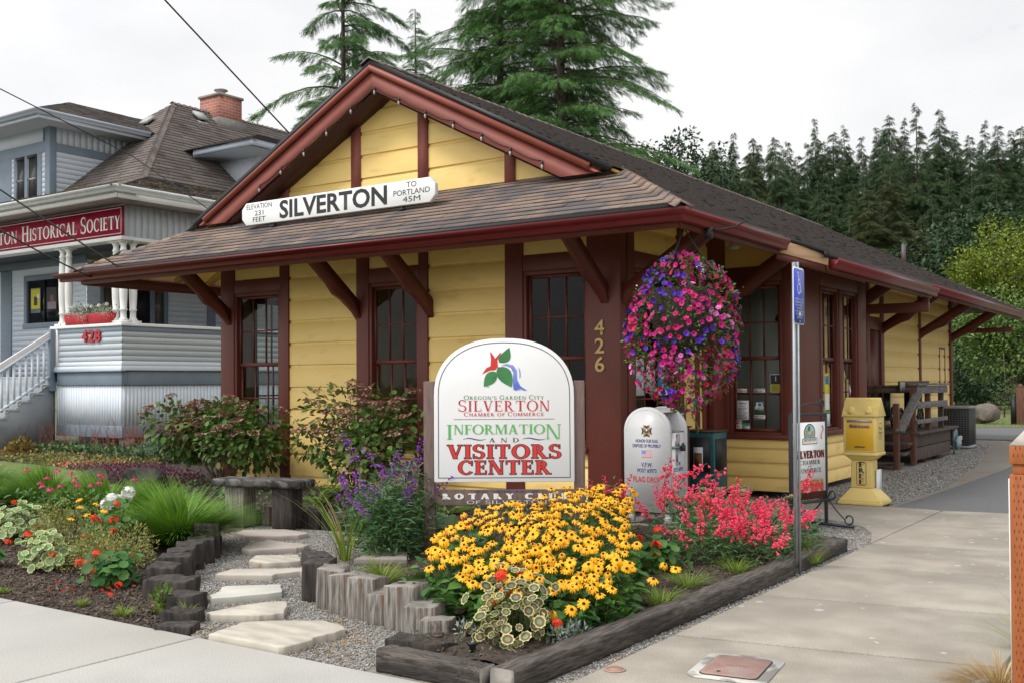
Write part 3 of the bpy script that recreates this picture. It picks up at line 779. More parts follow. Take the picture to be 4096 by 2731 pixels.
# rear and left walls, floor, ceiling and partitions: the shell the windows look into
g = G()
g.b2((XL, YB - .12, 0), (XR, YB, 3.8)); 
for y0, y1 in ((10.72, 11.15), (12.25, YB - .12)): g.b2((XL, y0, 0), (XL + .12, y1, 3.8))
for y0, y1 in ((11.15, 12.25),):
    g.b2((XL, y0, 0), (XL + .12, y1, .8)); g.b2((XL, y0, 2.85), (XL + .12, y1, 3.8))
wbuild(g, 'back_wall', M_YEL, dep)
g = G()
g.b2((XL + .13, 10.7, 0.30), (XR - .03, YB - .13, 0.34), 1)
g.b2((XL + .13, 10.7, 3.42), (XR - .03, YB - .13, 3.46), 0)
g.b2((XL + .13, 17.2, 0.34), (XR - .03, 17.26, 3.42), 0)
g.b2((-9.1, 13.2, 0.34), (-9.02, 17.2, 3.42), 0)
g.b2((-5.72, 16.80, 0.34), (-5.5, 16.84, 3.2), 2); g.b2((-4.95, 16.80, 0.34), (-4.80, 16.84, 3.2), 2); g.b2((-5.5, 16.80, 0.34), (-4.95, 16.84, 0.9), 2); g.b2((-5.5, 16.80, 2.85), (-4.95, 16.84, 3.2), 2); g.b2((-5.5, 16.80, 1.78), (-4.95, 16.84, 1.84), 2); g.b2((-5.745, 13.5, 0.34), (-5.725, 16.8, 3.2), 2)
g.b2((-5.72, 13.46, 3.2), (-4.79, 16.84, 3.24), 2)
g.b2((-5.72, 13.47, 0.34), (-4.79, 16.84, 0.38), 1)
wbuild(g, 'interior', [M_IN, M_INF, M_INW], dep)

# trim boards
def boards(lst, name='trim', m=M_RED, bev=0.006):
    for lo, hi in lst:
        gg = G(); gg.b2(lo, hi); wbuild(gg, name, m, dep, bevel=bev)
yf = YF - 0.028
boards([((XL, yf, 0.05), (-12.25, YF + .1, 3.62)), ((-6.16, yf - .02, 0.05), (XR + .03, YF + .12, 3.9))], 'corner_post')
boards([((a, yf, 0.05), (b, YF + .05, 3.93)) for a, b in ((-11.28, -11.10), (-9.79, -9.57), (-8.70, -8.55), (-7.33, -7.07))], 'batten')
for a, b, zt in ((-11.245, -11.10, 4.52), (-9.876, -9.716, 5.23), (-8.70, -8.54, 5.36), (-7.325, -7.176, 4.66)):
    gg = G(); gg.b2((a, yf + .001, 3.94), (b, YF + .05, zt)); wbuild(gg, 'gable_batten', M_RAKE, dep)
boards([((a, yf + .006, 2.86), (b, YF + .05, 3.055)) for a, b in ((-12.25, -11.28), (-9.57, -8.70), (-7.07, -6.16))], 'window_head')
boards([((a, yf - .05, 0.70), (b, YF + .05, 0.765)) for a, b in ((-12.25, -11.28), (-9.57, -8.70), (-7.07, -6.16))], 'window_sill')
xs_ = XR + 0.028
boards([((XR - .05, 10.75, 0.05), (xs_, 10.92, 3.75)), ((XR - .05, 12.12, 0.05), (xs_, 12.25, 3.75)), ((XR - .05, 13.05, 0.05), (xs_ + .06, 13.45, 3.75)),
        ((XR - .05, 12.62, 0.05), (xs_, 12.72, 3.75)), ((XR - .05, 12.84, 0.05), (xs_, 12.93, 3.05)),
        ((XR - .05, 10.92, 2.86), (xs_ - .006, 12.12, 3.05)), ((XR - .05, 10.92, 0.70), (xs_ + .04, 12.12, 0.765)),
        ((XR - .05, 24.55, 0.62), (xs_, 24.70, 3.9)), ((XR - .05, 21.4, 0.05), (xs_, 21.62, 3.9)), ((XR - .05, 20.42, 0.05), (xs_, 20.62, 3.9)),
        ((XR - .05, 20.62, 2.5), (xs_ - .004, 21.4, 2.75)), ((XR - .05, 27.62, 0.05), (xs_ + .02, YB + .03, 3.9)), ((XR - .05, 18.35, 1.55), (xs_, 20.42, 1.85)),
        ((XR - .05, 21.63, 0.05), (xs_ - .01, 27.62, 0.615)), ((XR - .05, 18.2, 0.05), (xs_, 18.33, 3.7))], 'trim')
gg = G(); gg.b2((XR - .04, 20.62, 0.5), (XR - .01, 21.4, 2.5)); wbuild(gg, 'freight_door', M_RED, dep)
gg = G(); gg.b2((XR - .04, 12.94, 0.3), (XR - .015, 13.04, 3.05)); wbuild(gg, 'waiting_room_door', M_RED, dep)
# bay trim
boards([((-5.75, 13.42, 0.745), (-4.74, 13.52, 0.81)), ((-5.75, 13.425, 0.81), (-5.62, 13.5, 3.05)), ((-4.86, 13.425, 0.81), (-4.745, 13.5, 3.4)), ((-5.62, 13.43, 2.84), (-4.86, 13.5, 3.05)),
        ((-4.80, 13.5, 0.745), (-4.72, 16.85, 0.81)), ((-4.80, 13.5, 0.81), (-4.745, 14.62, 3.05)), ((-4.80, 15.50, 0.81), (-4.742, 15.66, 2.86)), ((-4.80, 16.42, 0.81), (-4.735, 16.85, 3.05)),
        ((-4.80, 14.62, 2.86), (-4.74, 16.42, 3.05)), ((-4.80, 14.60, 0.81), (-4.735, 14.70, 2.86))], 'bay_trim')

# windows: frame > sash, sash, pane
def window(o, U, nrm, u0, u1, z0, z1, zm, cols=3, rows=2, up_rows=None, m=M_RED):
    o = np.asarray(o, float); U = np.asarray(U, float); n = np.asarray(nrm, float)
    Mx = np.stack([U, n, EZ], 1)
    def bx(gg, a, b, za, zb, d0, d1): gg.box(o + U * (a + b) / 2 + EZ * (za + zb) / 2 + n * (d0 + d1) / 2, (b - a, d1 - d0, zb - za), M=Mx)
    gg = G()
    bx(gg, u0, u0 + .045, z0, z1, -.10, .012); bx(gg, u1 - .045, u1, z0, z1, -.10, .012); bx(gg, u0 + .045, u1 - .045, z1 - .05, z1, -.10, .010); bx(gg, u0 + .045, u1 - .045, z0, z0 + .03, -.10, .012)
    fr = wbuild(gg, 'window', m, dep, bevel=0.004)
    a, b = u0 + .045, u1 - .045
    for k_, (za, zb, d) in enumerate(((zm, z1 - .05, -.035), (z0 + .03, zm + .045, -.07))):
        gg = G(); st = .04
        bx(gg, a, a + st, za, zb, d - .03, d); bx(gg, b - st, b, za, zb, d - .03, d); bx(gg, a + st, b - st, zb - .04, zb, d - .03, d); bx(gg, a + st, b - st, za, za + .05, d - .03, d)
        for i in range(1, cols):
            u = a + st + (b - a - 2 * st) * i / cols; bx(gg, u - .011, u + .011, za + .05, zb - .04, d - .024, d - .004)
        for i in range(1, rows):
            z = za + .05 + (zb - za - .09) * i / rows; bx(gg, a + st, b - st, z - .011, z + .011, d - .022, d - .006)
        sa = gg.build('sash', m, fr)
        gg = G(); P_ = [o + U * p + EZ * q + n * (d - .013) for p, q in ((a + st, za + .05), (b - st, za + .05), (b - st, zb - .04), (a + st, zb - .04))]
        gg.add(np.array(P_), [[0, 1, 2, 3]]); gg.build('pane', M_GLASS, fr)
    return fr
for a, b in ((-12.25, -11.28), (-9.57, -8.70), (-7.07, -6.16)): window((0, YF, 0), EX, FY, a, b, 0.765, 2.86, 1.78)
window((XR, 0, 0), EY, RX, 10.92, 12.12, 0.765, 2.86, 1.78)
window((0, 13.45, 0), EX, FY, -5.62, -4.86, 0.81, 2.84, 1.80)
window((-4.77, 0, 0), EY, RX, 14.70, 15.50, 0.81, 2.86, 1.80)
window((-4.77, 0, 0), EY, RX, 15.66, 16.42, 0.81, 2.86, 1.80)
window((XR, 0, 0), EY, RX, 26.55, 27.15, 1.25, 2.30, 1.75, cols=1, rows=1)
window((XL, 0, 0), EY, (-1, 0, 0), 11.15, 12.25, 0.8, 2.85, 1.8)

# ---- roofs
def shingles(g, O, U, V, Nn, L, ext, exposure=0.14, wmin=0.22, wmax=0.42, th=0.013, mi=0, jit=0.004, rng=RNG):
    O, U, V, Nn = [np.asarray(t, float) for t in (O, U, V, Nn)]
    v = 0.0
    VV = []
    while v < L - 1e-4:
        v1 = min(v + exposure + 0.03, L); 
        a0, b0 = ext(v); a1, b1 = ext(v1)
        u = min(a0, a1) - rng.uniform(0, wmax); end = max(b0, b1)
        while u < end:
            w_ = rng.uniform(wmin, wmax); p, q = u + .002, u + w_ - .002
            lo = v + rng.uniform(-jit, 0) if v > 0 else v
            p0, q0 = max(p, a0), min(q, b0); p1, q1 = max(p, a1), min(q, b1)
            t = th * rng.uniform(0.75, 1.3)
            if q0 - p0 > 0.01 or q1 - p1 > 0.01:
                q0 = max(q0, p0); q1 = max(q1, p1)
                VV.append([O + U * p0 + V * lo + Nn * t, O + U * q0 + V * lo + Nn * t, O + U * q1 + V * v1 + Nn * .001, O + U * p1 + V * v1 + Nn * .001,
                           O + U * p0 + V * lo - Nn * .004, O + U * q0 + V * lo - Nn * .004])
            u += w_
        v += exposure
    VV = np.array(VV); n = len(VV)
    F = np.array([[0, 1, 2, 3], [4, 5, 1, 0]])
    g.add(VV.reshape(-1, 3), (F[None] + (np.arange(n) * 6)[:, None, None]).reshape(-1, 4), np.tile([mi, mi + 1], n))
XE, YE, ZE = -4.30, 9.15, 3.225
XEL = 2 * XRG - XE
cs = 1 / math.hypot(1, KS); sn = KS * cs          # slope unit: horizontal cs, vertical sn
SLR = (XRG - XE) / -1 / cs if False else (XE - XRG) / cs
def roofpart(name, m, O, U, V, L, ext, em=None, **kw):
    Nn = np.cross(U, V); Nn /= np.linalg.norm(Nn)
    g = G(); shingles(g, O, U, V, Nn, L, ext, **kw)
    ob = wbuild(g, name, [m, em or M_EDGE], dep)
    return ob
def deck_poly(pts, m, name, drop=0.012, thick=0.03):
    P = np.array(pts, float); nn = np.cross(P[1] - P[0], P[2] - P[0]); nn /= np.linalg.norm(nn)
    if nn[2] < 0: P = P[::-1]; nn = -nn
    g = G(); n = len(P); T = P - nn * drop; B = T - nn * thick
    g.add(np.vstack([T, B]), [list(range(n)), list(range(n, 2 * n))[::-1]] + [[i, n + i, n + (i + 1) % n, (i + 1) % n] for i in range(n)])
    return wbuild(g, name, m, dep)
# front skirt
L1 = 1.5 / cs
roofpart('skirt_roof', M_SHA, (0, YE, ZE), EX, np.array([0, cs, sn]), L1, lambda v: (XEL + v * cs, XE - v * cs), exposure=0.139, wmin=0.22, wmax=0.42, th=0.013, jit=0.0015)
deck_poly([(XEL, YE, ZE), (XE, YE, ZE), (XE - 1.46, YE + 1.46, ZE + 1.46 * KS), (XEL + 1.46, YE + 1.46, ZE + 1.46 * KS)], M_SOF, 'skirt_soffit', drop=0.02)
# right slope (u runs along -Y so that U x V points outwards): seen at a low angle
YRE = 29.25
def extR(v):
    d = v * cs
    y0 = YE + d if d < 1.35 else 10.2
    y1 = YRE - d if d < 1.35 else 28.2
    return (y0, y1)
LR = (XE - XRG) / cs
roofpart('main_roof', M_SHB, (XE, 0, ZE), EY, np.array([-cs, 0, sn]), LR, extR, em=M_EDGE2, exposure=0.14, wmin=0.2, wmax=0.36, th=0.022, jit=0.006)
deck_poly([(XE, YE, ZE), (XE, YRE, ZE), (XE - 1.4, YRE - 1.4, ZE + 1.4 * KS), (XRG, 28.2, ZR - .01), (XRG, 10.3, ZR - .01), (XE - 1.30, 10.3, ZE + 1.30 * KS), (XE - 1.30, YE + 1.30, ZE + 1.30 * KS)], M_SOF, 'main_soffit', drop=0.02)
# left slope: only its edge shows
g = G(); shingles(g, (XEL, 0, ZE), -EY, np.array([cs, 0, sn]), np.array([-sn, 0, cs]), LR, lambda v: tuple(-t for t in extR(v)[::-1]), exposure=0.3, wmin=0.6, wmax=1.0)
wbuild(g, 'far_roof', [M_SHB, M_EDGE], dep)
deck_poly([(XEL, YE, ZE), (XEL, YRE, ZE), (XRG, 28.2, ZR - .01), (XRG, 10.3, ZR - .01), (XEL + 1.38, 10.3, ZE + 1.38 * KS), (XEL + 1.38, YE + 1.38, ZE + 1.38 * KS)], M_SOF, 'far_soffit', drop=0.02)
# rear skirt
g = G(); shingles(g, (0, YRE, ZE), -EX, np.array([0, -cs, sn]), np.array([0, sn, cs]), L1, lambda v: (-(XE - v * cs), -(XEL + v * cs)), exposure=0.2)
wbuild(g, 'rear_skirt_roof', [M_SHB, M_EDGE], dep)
g = G(); g.add([(-12.6, 28.1, 3.9), (-5.7, 28.1, 3.9), (XRG, 28.1, 5.65)], [[0, 1, 2]]); wbuild(g, 'rear_gable', M_YEL, dep)
# bay roof: the main slope carried further down
XB2 = -4.0
g = G(); zb_ = ZE - KS * (XB2 - XE)
shingles(g, (XB2, 0, zb_), EY, np.array([-cs, 0, sn]), np.array([sn, 0, cs]), (XE - XB2) / cs * -1 + 0.12 if XE > XB2 else (XB2 - XE) / cs + 0.12, lambda v: (12.25 + max(0, .38 - v * cs), 17.95), exposure=0.14, wmin=0.2, wmax=0.36, th=0.016)
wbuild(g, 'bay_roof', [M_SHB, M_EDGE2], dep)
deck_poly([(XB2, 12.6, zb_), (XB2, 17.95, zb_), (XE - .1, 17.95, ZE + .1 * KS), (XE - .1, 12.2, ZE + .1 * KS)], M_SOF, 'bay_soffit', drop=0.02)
# hip and ridge caps
def caps(p0, p1, n, w_, s1, s2, name, m, th=0.022):
    """overlapping folded caps from p0 (low) to p1; s1, s2: horizontal directions down the two slopes"""
    p0 = np.array(p0, float); p1 = np.array(p1, float); g = G(); d = (p1 - p0) / n
    q = []
    for s_ in (s1, s2): q.append(np.array([s_[0] * cs, s_[1] * cs, -sn * (1 if abs(d[2]) < 1e-6 else 1)]))
    up = np.array([0, 0, 1.0])
    for i in range(n):
        a = p0 + d * i - d * .12; b = p0 + d * (i + 1)
        la, lb = up * (th + .012), up * .010
        for sgn, qq in ((1, q[0]), (-1, q[1])):
            V = [a + la, a + la + qq * w_ - up * .004, b + lb + qq * w_ - up * .006, b + lb, a + la - up * th, a + la - up * th + qq * w_]
            F = [[0, 1, 2, 3], [4, 5, 1, 0], [1, 5, 2]]
            if np.cross(V[1] - V[0], V[3] - V[0])[2] < 0: F = [f[::-1] for f in F]
            g.add(np.array(V), F)
    return wbuild(g, name, m, dep)
hx = 1.38
caps((XE, YE, ZE), (XE - hx, YE + hx, ZE + hx * KS), 11, 0.15, (0, -1), (1, 0), 'hip_cap', M_SHA)
caps((XEL, YE, ZE), (XEL + hx, YE + hx, ZE + hx * KS), 11, 0.13, (0, -1), (-1, 0), 'hip_cap', M_SHA)
caps((XE, YRE, ZE), (XE - hx, YRE - hx, ZE + hx * KS), 11, 0.15, (0, 1), (1, 0), 'hip_cap', M_SHB)
caps((XRG, 10.15, ZR), (XRG, 28.25, ZR), 90, 0.16, (1, 0), (-1, 0), 'ridge_cap', M_SHB)
g = G(); g.tube([(-6.9, 28.0, 4.4), (-6.9, 28.0, 5.0)], 0.055, 12); wbuild(g, 'vent_pipe', mat('plum_pipe', (0.10, 0.075, 0.08), rough=0.5), dep, smooth=False)

# rake: barge boards, crown moulding, drip edge on the front gable (and plain ones behind)
for sg, tag_ in ((1, 'r'), (-1, 'l')):
    tdir = np.array([sg * cs, 0, -sn]); nrm_ = np.array([sg * sn, 0, cs])
    top = np.array([XRG, 10.2, ZR])
    Ltot = 3.95
    def strip(off0, off1, y0, y1, name, m, bev=0.0):
        gg = G()
        a = top + nrm_ * off0; b = top + nrm_ * off1
        P0 = [a, a + tdir * Ltot, b + tdir * Ltot, b]
        V = [np.array([p[0], y0, p[2]]) for p in P0] + [np.array([p[0], y1, p[2]]) for p in P0]
        gg.add(np.array(V), [[0, 1, 2, 3], [7, 6, 5, 4], [0, 4, 5, 1], [1, 5, 6, 2], [2, 6, 7, 3], [3, 7, 4, 0]])
        ob = wbuild(gg, name, m, dep)
        bm = bmesh.new(); bm.from_mesh(ob.data); bmesh.ops.recalc_face_normals(bm, faces=bm.faces); bm.to_mesh(ob.data); bm.free()
        clip(ob, [((XRG, 0, 0), (-sg, 0, 0)), ((0, 0, 3.86), (0, 0, -1))])
        return ob
    strip(-.345, -.135, 10.19, 10.235, 'barge_board', M_RAKE)
    strip(-.06, .008, 10.155, 10.25, 'drip_edge', M_BLK)
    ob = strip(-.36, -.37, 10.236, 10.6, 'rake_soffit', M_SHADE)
    ob = strip(-.135, -.10, 10.17, 10.24, 'crown_moulding', M_MOLD)
    gg = G(); a = top + nrm_ * -.098
    gg.tube([a + np.array([0, -.03, 0]) - tdir * .05, a + np.array([0, -.03, 0]) + tdir * (3.72)], 0.043, 12)
    ob = wbuild(gg, 'crown_moulding', M_MOLD, dep, smooth=True)
    clip(ob, [((XRG, 0, 0), (-sg, 0, 0))])
    strip(-.30, -.02, 28.16, 28.2, 'barge_board', M_RAKE)

# ---- gutters (swept profile: out, z)
GP = [(0, 0), (.075, 0), (.085, .012), (.085, .048), (.10, .062), (.118, .09), (.125, .125), (.113, .125), (.1, .10), (.0, .12)]
def gutter(pa, pb, outd, name='gutter', m=M_GUT, ma=0.0, mb=0.0):
    """from pa to pb, profile pushed along outd; ma/mb mitre: shift along run per unit of out"""
    pa = np.array(pa, float); pb = np.array(pb, float); outd = np.array(outd, float); run = (pb - pa) / np.linalg.norm(pb - pa)
    g = G(); V = []
    for p, mt in ((pa, ma), (pb, mb)):
        for o_, z_ in GP: V.append(p + outd * o_ + EZ * z_ + run * (mt * o_))
    n = len(GP)
    F = [[i, (i + 1) % n, n + (i + 1) % n, n + i] for i in range(n)] + [list(range(n))[::-1], list(range(n, 2 * n))]
    g.add(np.array(V), F)
    ob = wbuild(g, name, m, dep)
    bm = bmesh.new(); bm.from_mesh(ob.data); bmesh.ops.recalc_face_normals(bm, faces=bm.faces); bm.to_mesh(ob.data); bm.free()
    return ob
GZ = 3.045
gutter((-14.10, 9.185, GZ), (-4.335, 9.185, GZ), (0, -1, 0), ma=-3.4, mb=1.0)
gutter((-4.335, 9.185, GZ), (-4.335, 11.95, GZ), (1, 0, 0), ma=-1.0)
gutter((-3.99, 12.66, 2.87), (-3.99, 17.98, 2.87), (1, 0, 0))
gutter((-4.335, 18.0, GZ), (-4.335, 29.3, GZ), (1, 0, 0))
gutter((-14.0, 9.2, GZ), (-14.0, 29.0, GZ), (-1, 0, 0))
boards([((-14.0, 9.2, 3.0), (-4.35, 9.235, 3.165)), ((-4.375, 9.236, 3.0), (-4.34, 11.95, 3.165)), ((-4.375, 18.0, 3.0), (-4.34, 29.2, 3.165)), ((-13.995, 9.236, 2.99), (-13.96, 29.0, 3.165)), ((-4.04, 12.64, 2.84), (-4.0, 17.98, 3.0))], 'fascia', M_RED, 0)
gg = G(); gg.bar((-4.345, 11.93, 3.095), (-4.01, 12.66, 2.985), 0.035, 0.15); wbuild(gg, 'bare_fascia', M_WOODNEW, dep, bevel=0.004)
gg = G(); gg.bar((-4.375, 11.9, 2.99), (-4.05, 12.6, 2.88), 0.035, 0.09); wbuild(gg, 'fascia', M_RED, dep)
boards([((XEL - .005, 9.138, 3.17), (XE, 9.18, 3.222)), ((-4.335, 9.16, 3.17), (-4.288, 12.3, 3.222)), ((-4.0, 12.5, 3.0), (-3.985, 17.98, 3.07)), ((-4.335, 18.0, 3.17), (-4.288, 29.2, 3.222))], 'drip_edge', M_BLK, 0)
gg = G(); gg.bar((-4.30, 12.0, 3.2), (-3.99, 12.62, 3.055), 0.03, 0.05); wbuild(gg, 'drip_edge', M_BLK, dep)

# rafter tails
for x in np.arange(-13.6, -4.6, 0.62):
    rl = min(1.43, XE - x - .06, x - XEL - .06)
    if rl < .25: continue
    gg = G(); gg.bar((x, 9.26, ZE + .11 * KS - .115), (x, 9.15 + rl, ZE + rl * KS - .115), 0.05, 0.12, up=(1, 0, 0)); wbuild(gg, 'rafter', M_SOF, dep)
for y in list(np.arange(9.6, 13.2, 0.62)) + list(np.arange(17.9, 29, 0.75)):
    rl = min(1.42, y - YE - .06, YRE - y - .06)
    if rl < .25: continue
    gg = G(); gg.bar((-4.41, y, ZE + .11 * KS - .115), (XE - rl, y, ZE + rl * KS - .115), 0.05, 0.12, up=(0, 1, 0)); wbuild(gg, 'rafter', M_SOF, dep)
for y in np.arange(9.6, 28.5, 0.62):
    rl = min(1.4, y - YE - .06, YRE - y - .06)
    if rl < .25: continue
    gg = G(); gg.bar((XEL + .11, y, ZE + .11 * KS - .115), (XEL + rl, y, ZE + rl * KS - .115), 0.05, 0.12, up=(0, 1, 0)); wbuild(gg, 'rafter', M_SOF, dep)
# curved eave brackets
def bracket(base, outd, rise=0.78, reach=1.02, zb=None):
    base = np.array(base, float); outd = np.array(outd, float); side = np.cross(outd, EZ)
    t = np.linspace(0, 1, 9)
    lower = [(0.0 + reach * k_ ** 1.25 + .0, -0.02 + rise * (k_ * 1.0) ** 0.92 - .09 * math.sin(math.pi * k_)) for k_ in t]
    upper = [(0.0 + reach * k_, 0.20 + (rise) * k_) for k_ in t]
    lower[4] = (lower[4][0] + .02, lower[4][1] - .025)
    poly = [(-.03, -.06)] + lower + upper[::-1] + [(-.03, 0.16)]
    gg = G(); gg.prism(poly, base - side * .05, outd, EZ, 0.10)
    ob = wbuild(gg, 'eave_bracket', M_RED, dep)
    bm = bmesh.new(); bm.from_mesh(ob.data); bmesh.ops.recalc_face_normals(bm, faces=bm.faces); bm.to_mesh(ob.data); bm.free()
for x in (-12.35, -9.76, -8.52, -5.92): bracket((x, YF - .03, 2.42), (0, -1, 0))
for y in (10.66, 13.25): bracket((XR + .03, y, 2.42), (1, 0, 0), rise=.74, reach=1.15)
for y in (18.27, 21.5, 24.62, 27.75): bracket((XR + .03, y, 2.45), (1, 0, 0), rise=.72, reach=1.15)
boards([((-5.7, 17.86, 2.62), (-4.02, 17.94, 2.78)), ((-4.12, 17.86, 2.78), (-4.02, 17.94, 2.95)), ((-5.7, 28.9, 2.70), (-4.5, 28.98, 2.82))], 'tie_beam', M_RED)
boards([((-4.62, 9.62, 3.14), (-4.52, 28.6, 3.24)), ((-13.7, 9.50, 3.10), (-4.6, 9.60, 3.20))], 'eave_beam', M_RED)

# house number 426 on the corner post
for ch, z in (('4', 2.065), ('2', 1.855), ('6', 1.645)):
    letter(dep, 'numeral', ch, M_GOLD, (-5.985, YF - .052, z), EX, EZ, w=0.125, h=0.165, bold=0.012, lift=0.012, thick=0.012, world=True)
# flood lamp under the eave
lp = wthing('flood_lamp', 'bare flood bulb hanging under the eave beside the flower basket', 'lamp', (-5.1, 12.4, 3.3))
g = G(); g.lathe([(.03, 3.30), (.03, 3.42), (.02, 3.44)], 12, (-5.1, 12.4, 0)); wbuild(g, 'lamp_socket', M_LAMPB, lp)
g = G(); g.lathe([(.02, 3.31), (.045, 3.27), (.07, 3.20), (.072, 3.18), (.05, 3.165), (.0, 3.16)], 16, (-5.1, 12.4, 0)); wbuild(g, 'lamp_bulb', mat('frosted_reflector', (0.35, 0.33, 0.30), rough=0.3), lp, smooth=True)

# station name board on the skirt roof
sb = wthing('station_sign', 'long white station name board with clipped ends on the front roof', 'sign', (-9.62, 9.95, 3.66))
sx0, sx1, sz0, sz1 = -11.33, -7.90, 3.715, 4.02
g = G(); ch_ = .085
g.prism([(sx0 + ch_, sz0), (sx1 - ch_, sz0), (sx1, sz0 + ch_), (sx1, sz1 - ch_), (sx1 - ch_, sz1), (sx0 + ch_, sz1), (sx0, sz1 - ch_), (sx0, sz0 + ch_)], (0, 9.99, 0), EX, EZ, 0.06)
wbuild(g, 'board', mat('station_board_white', (0.74, 0.75, 0.74), (0.68, 0.69, 0.68), rough=0.5, scale=2.5), sb, bevel=0.004)
for x in (-10.75, -8.45):
    g = G(); g.tube([(x, 9.99, 3.66), (x, 9.99, 3.80)], 0.022, 8); g.box((x, 9.98, 3.672), (.09, .09, .012)); wbuild(g, 'mount', M_IRON, sb)
oy = 9.93
zm_ = (sz0 + sz1) / 2
letter(sb, 'lettering', 'SILVERTON', M_INK, (-9.625, oy, zm_ - .108), EX, EZ, w=1.92, h=0.225, bold=0.028, world=True)
for s_, z, w_ in (('ELEVATION', .062, .50), ('231', -.03, .17), ('FEET', -.118, .25)):
    letter(sb, 'lettering', s_, M_INK, (-10.985, oy, zm_ + z), EX, EZ, w=w_, h=0.066, world=True)
for s_, z, w_ in (('TO', .062, .16), ('PORTLAND', -.03, .58), ('45M', -.118, .28)):
    letter(sb, 'lettering', s_, M_INK, (-8.27, oy, zm_ + z), EX, EZ, w=w_, h=0.066, world=True)

# string of party bulbs under the gable rake
st = wthing('string_lights', 'string of clear bulbs strung along the front gable rake', 'string lights', (-9.15, 10.19, 5.3))
pts = [(-11.258, 4.278), (-10.828, 4.479), (-10.379, 4.676), (-9.952, 4.897), (-9.509, 5.129), (-9.095, 5.316), (-8.683, 5.115), (-8.25, 4.883), (-7.812, 4.694), (-7.385, 4.48), (-6.967, 4.252), (-6.523, 4.038)]
g = G(); path = []
for (a, b), (c_, d_) in zip(pts[:-1], pts[1:]):
    for t in np.linspace(0, 1, 6)[:-1]: path.append((a + (c_ - a) * t, 10.18, b + .035 + (d_ - b) * t - .03 * math.sin(math.pi * t)))
path.append((pts[-1][0], 10.18, pts[-1][1] + .035))
g.tube(path, 0.006, 5); wbuild(g, 'cable', M_WIRE, st)
for a, b in pts:
    g = G(); g.lathe([(.014, b + .035), (.016, b), (.013, b - .005)], 10, (a, 10.18, 0), mi=0); g.lathe([(.010, b - .005), (.016, b - .028), (.0145, b - .045), (.006, b - .062), (.0, b - .066)], 10, (a, 10.18, 0), mi=1)
    wbuild(g, 'bulb', [M_LAMPB, M_BULB], st, smooth=True)

# things seen in and on the depot windows
def notice(name, label, o, U, n, w_, h_, base, extras=(), cat='notice', group=None):
    t = wthing(name, label, cat, tuple(o), group=group)
    U = np.array(U, float); n = np.array(n, float); o = np.array(o, float)
    def rect(gg, x0, y0, x1, y1, off, mi=0):
        gg.add(np.array([o + U * x + EZ * y + n * off for x, y in ((x0, y0), (x1, y0), (x1, y1), (x0, y1))]), [[0, 1, 2, 3]], mi)
    g = G(); Mx = np.stack([U, n, EZ], 1); g.box(o, (w_, .002, h_), M=Mx); wbuild(g, 'sheet', base, t)
    for kind, *a in extras:
        if kind == 'rect':
            g = G(); rect(g, *a[:4], 0.0025 + .0006 * a[5]); wbuild(g, 'print', a[4], t)
        elif kind == 'text':
            s_, x, y, w2, h2, m_ = a; letter(t, 'lettering', s_, m_, o + U * x + EZ * y, U, EZ, w=w2, h=h2, lift=0.004, bold=0.01, world=True)
        elif kind == 'lines':
            x0, x1, y0, y1, nl, m_ = a; g = G()
            for i in range(nl):
                y = y1 + (y0 - y1) * i / max(1, nl - 1); rect(g, x0, y - .003, x1 - (x1 - x0) * (.15 * (i % 3)), y + .003, .0035)
            wbuild(g, 'print', m_, t)
    return t
yb = 13.45 + .088 - .012
notice('notice', 'white business hours sheet low in the left pane of the bay window', (-5.45, yb - .03, 1.13), EX, FY, .17, .26,
       M_PAPER, [('text', 'Business', 0, .085, .10, .022, M_INK), ('text', 'Hours', 0, .048, .07, .022, M_INK), ('lines', -.065, .07, -.11, .03, 8, M_PAPERD)], group='papers in the depot windows')
notice('notice', 'black and yellow poster in the right pane of the bay window', (-4.985, yb - .03, 1.49), EX, FY, .165, .245, M_PAPER,
       [('rect', -.07, -.012, .07, .112, M_PAPERD, 0), ('rect', -.07, -.112, .07, -.014, M_PAPERY, 0), ('rect', -.004, .03, .006, .09, M_PAPER, 1), ('lines', -.06, .06, -.10, -.03, 7, M_PAPERD)], group='papers in the depot windows')
notice('notice', 'oval town emblem sticker in the middle pane of the bay window', (-5.215, yb - .03, 1.175), EX, FY, .12, .14, M_PAPERG,
       [('rect', -.045, .0, .045, .06, M_PAPER, 0), ('rect', -.062, -.03, .062, .005, M_CREAM, 1), ('text', 'SILVERTON', 0, -.024, .11, .02, M_INK), ('rect', -.02, .01, .03, .05, M_PAPERB, 2)], cat='sticker', group='papers in the depot windows')
notice('notice', 'wide white label strip in the middle pane below the emblem sticker', (-5.215, yb - .03, 1.04), EX, FY, .16, .055, M_PAPER, [('lines', -.07, .07, -.012, .012, 2, M_PAPERD)], cat='label', group='papers in the depot windows')
notice('notice', 'white label strip in the middle pane beside the town name strip', (-5.215, yb - .03, 1.395), EX, FY, .16, .055, M_PAPER, [('lines', -.07, .07, -.012, .012, 2, M_PAPERD)], cat='label', group='papers in the depot windows')
notice('notice', 'grey name strip lettered SILVERTON in the left pane of the bay window', (-5.46, yb - .03, 1.395), EX, FY, .14, .05, M_CREAM, [('text', 'SILVERTON', .01, -.012, .11, .022, M_INKRD)], cat='label', group='papers in the depot windows')
notice('notice', 'red and gold payment card sticker in the bay window corner', (-5.505, yb - .03, .935), EX, FY, .085, .115, M_PAPER,
       [('rect', -.04, .004, .04, .054, M_NAVY, 0), ('rect', -.03, .014, -.002, .044, M_INKR, 1), ('rect', .0, .014, .03, .044, M_PAPERY, 1), ('text', 'VISA', 0, -.03, .06, .022, M_NAVY), ('rect', -.04, -.055, .04, -.042, M_GOLD, 1)], cat='sticker', group='papers in the depot windows')
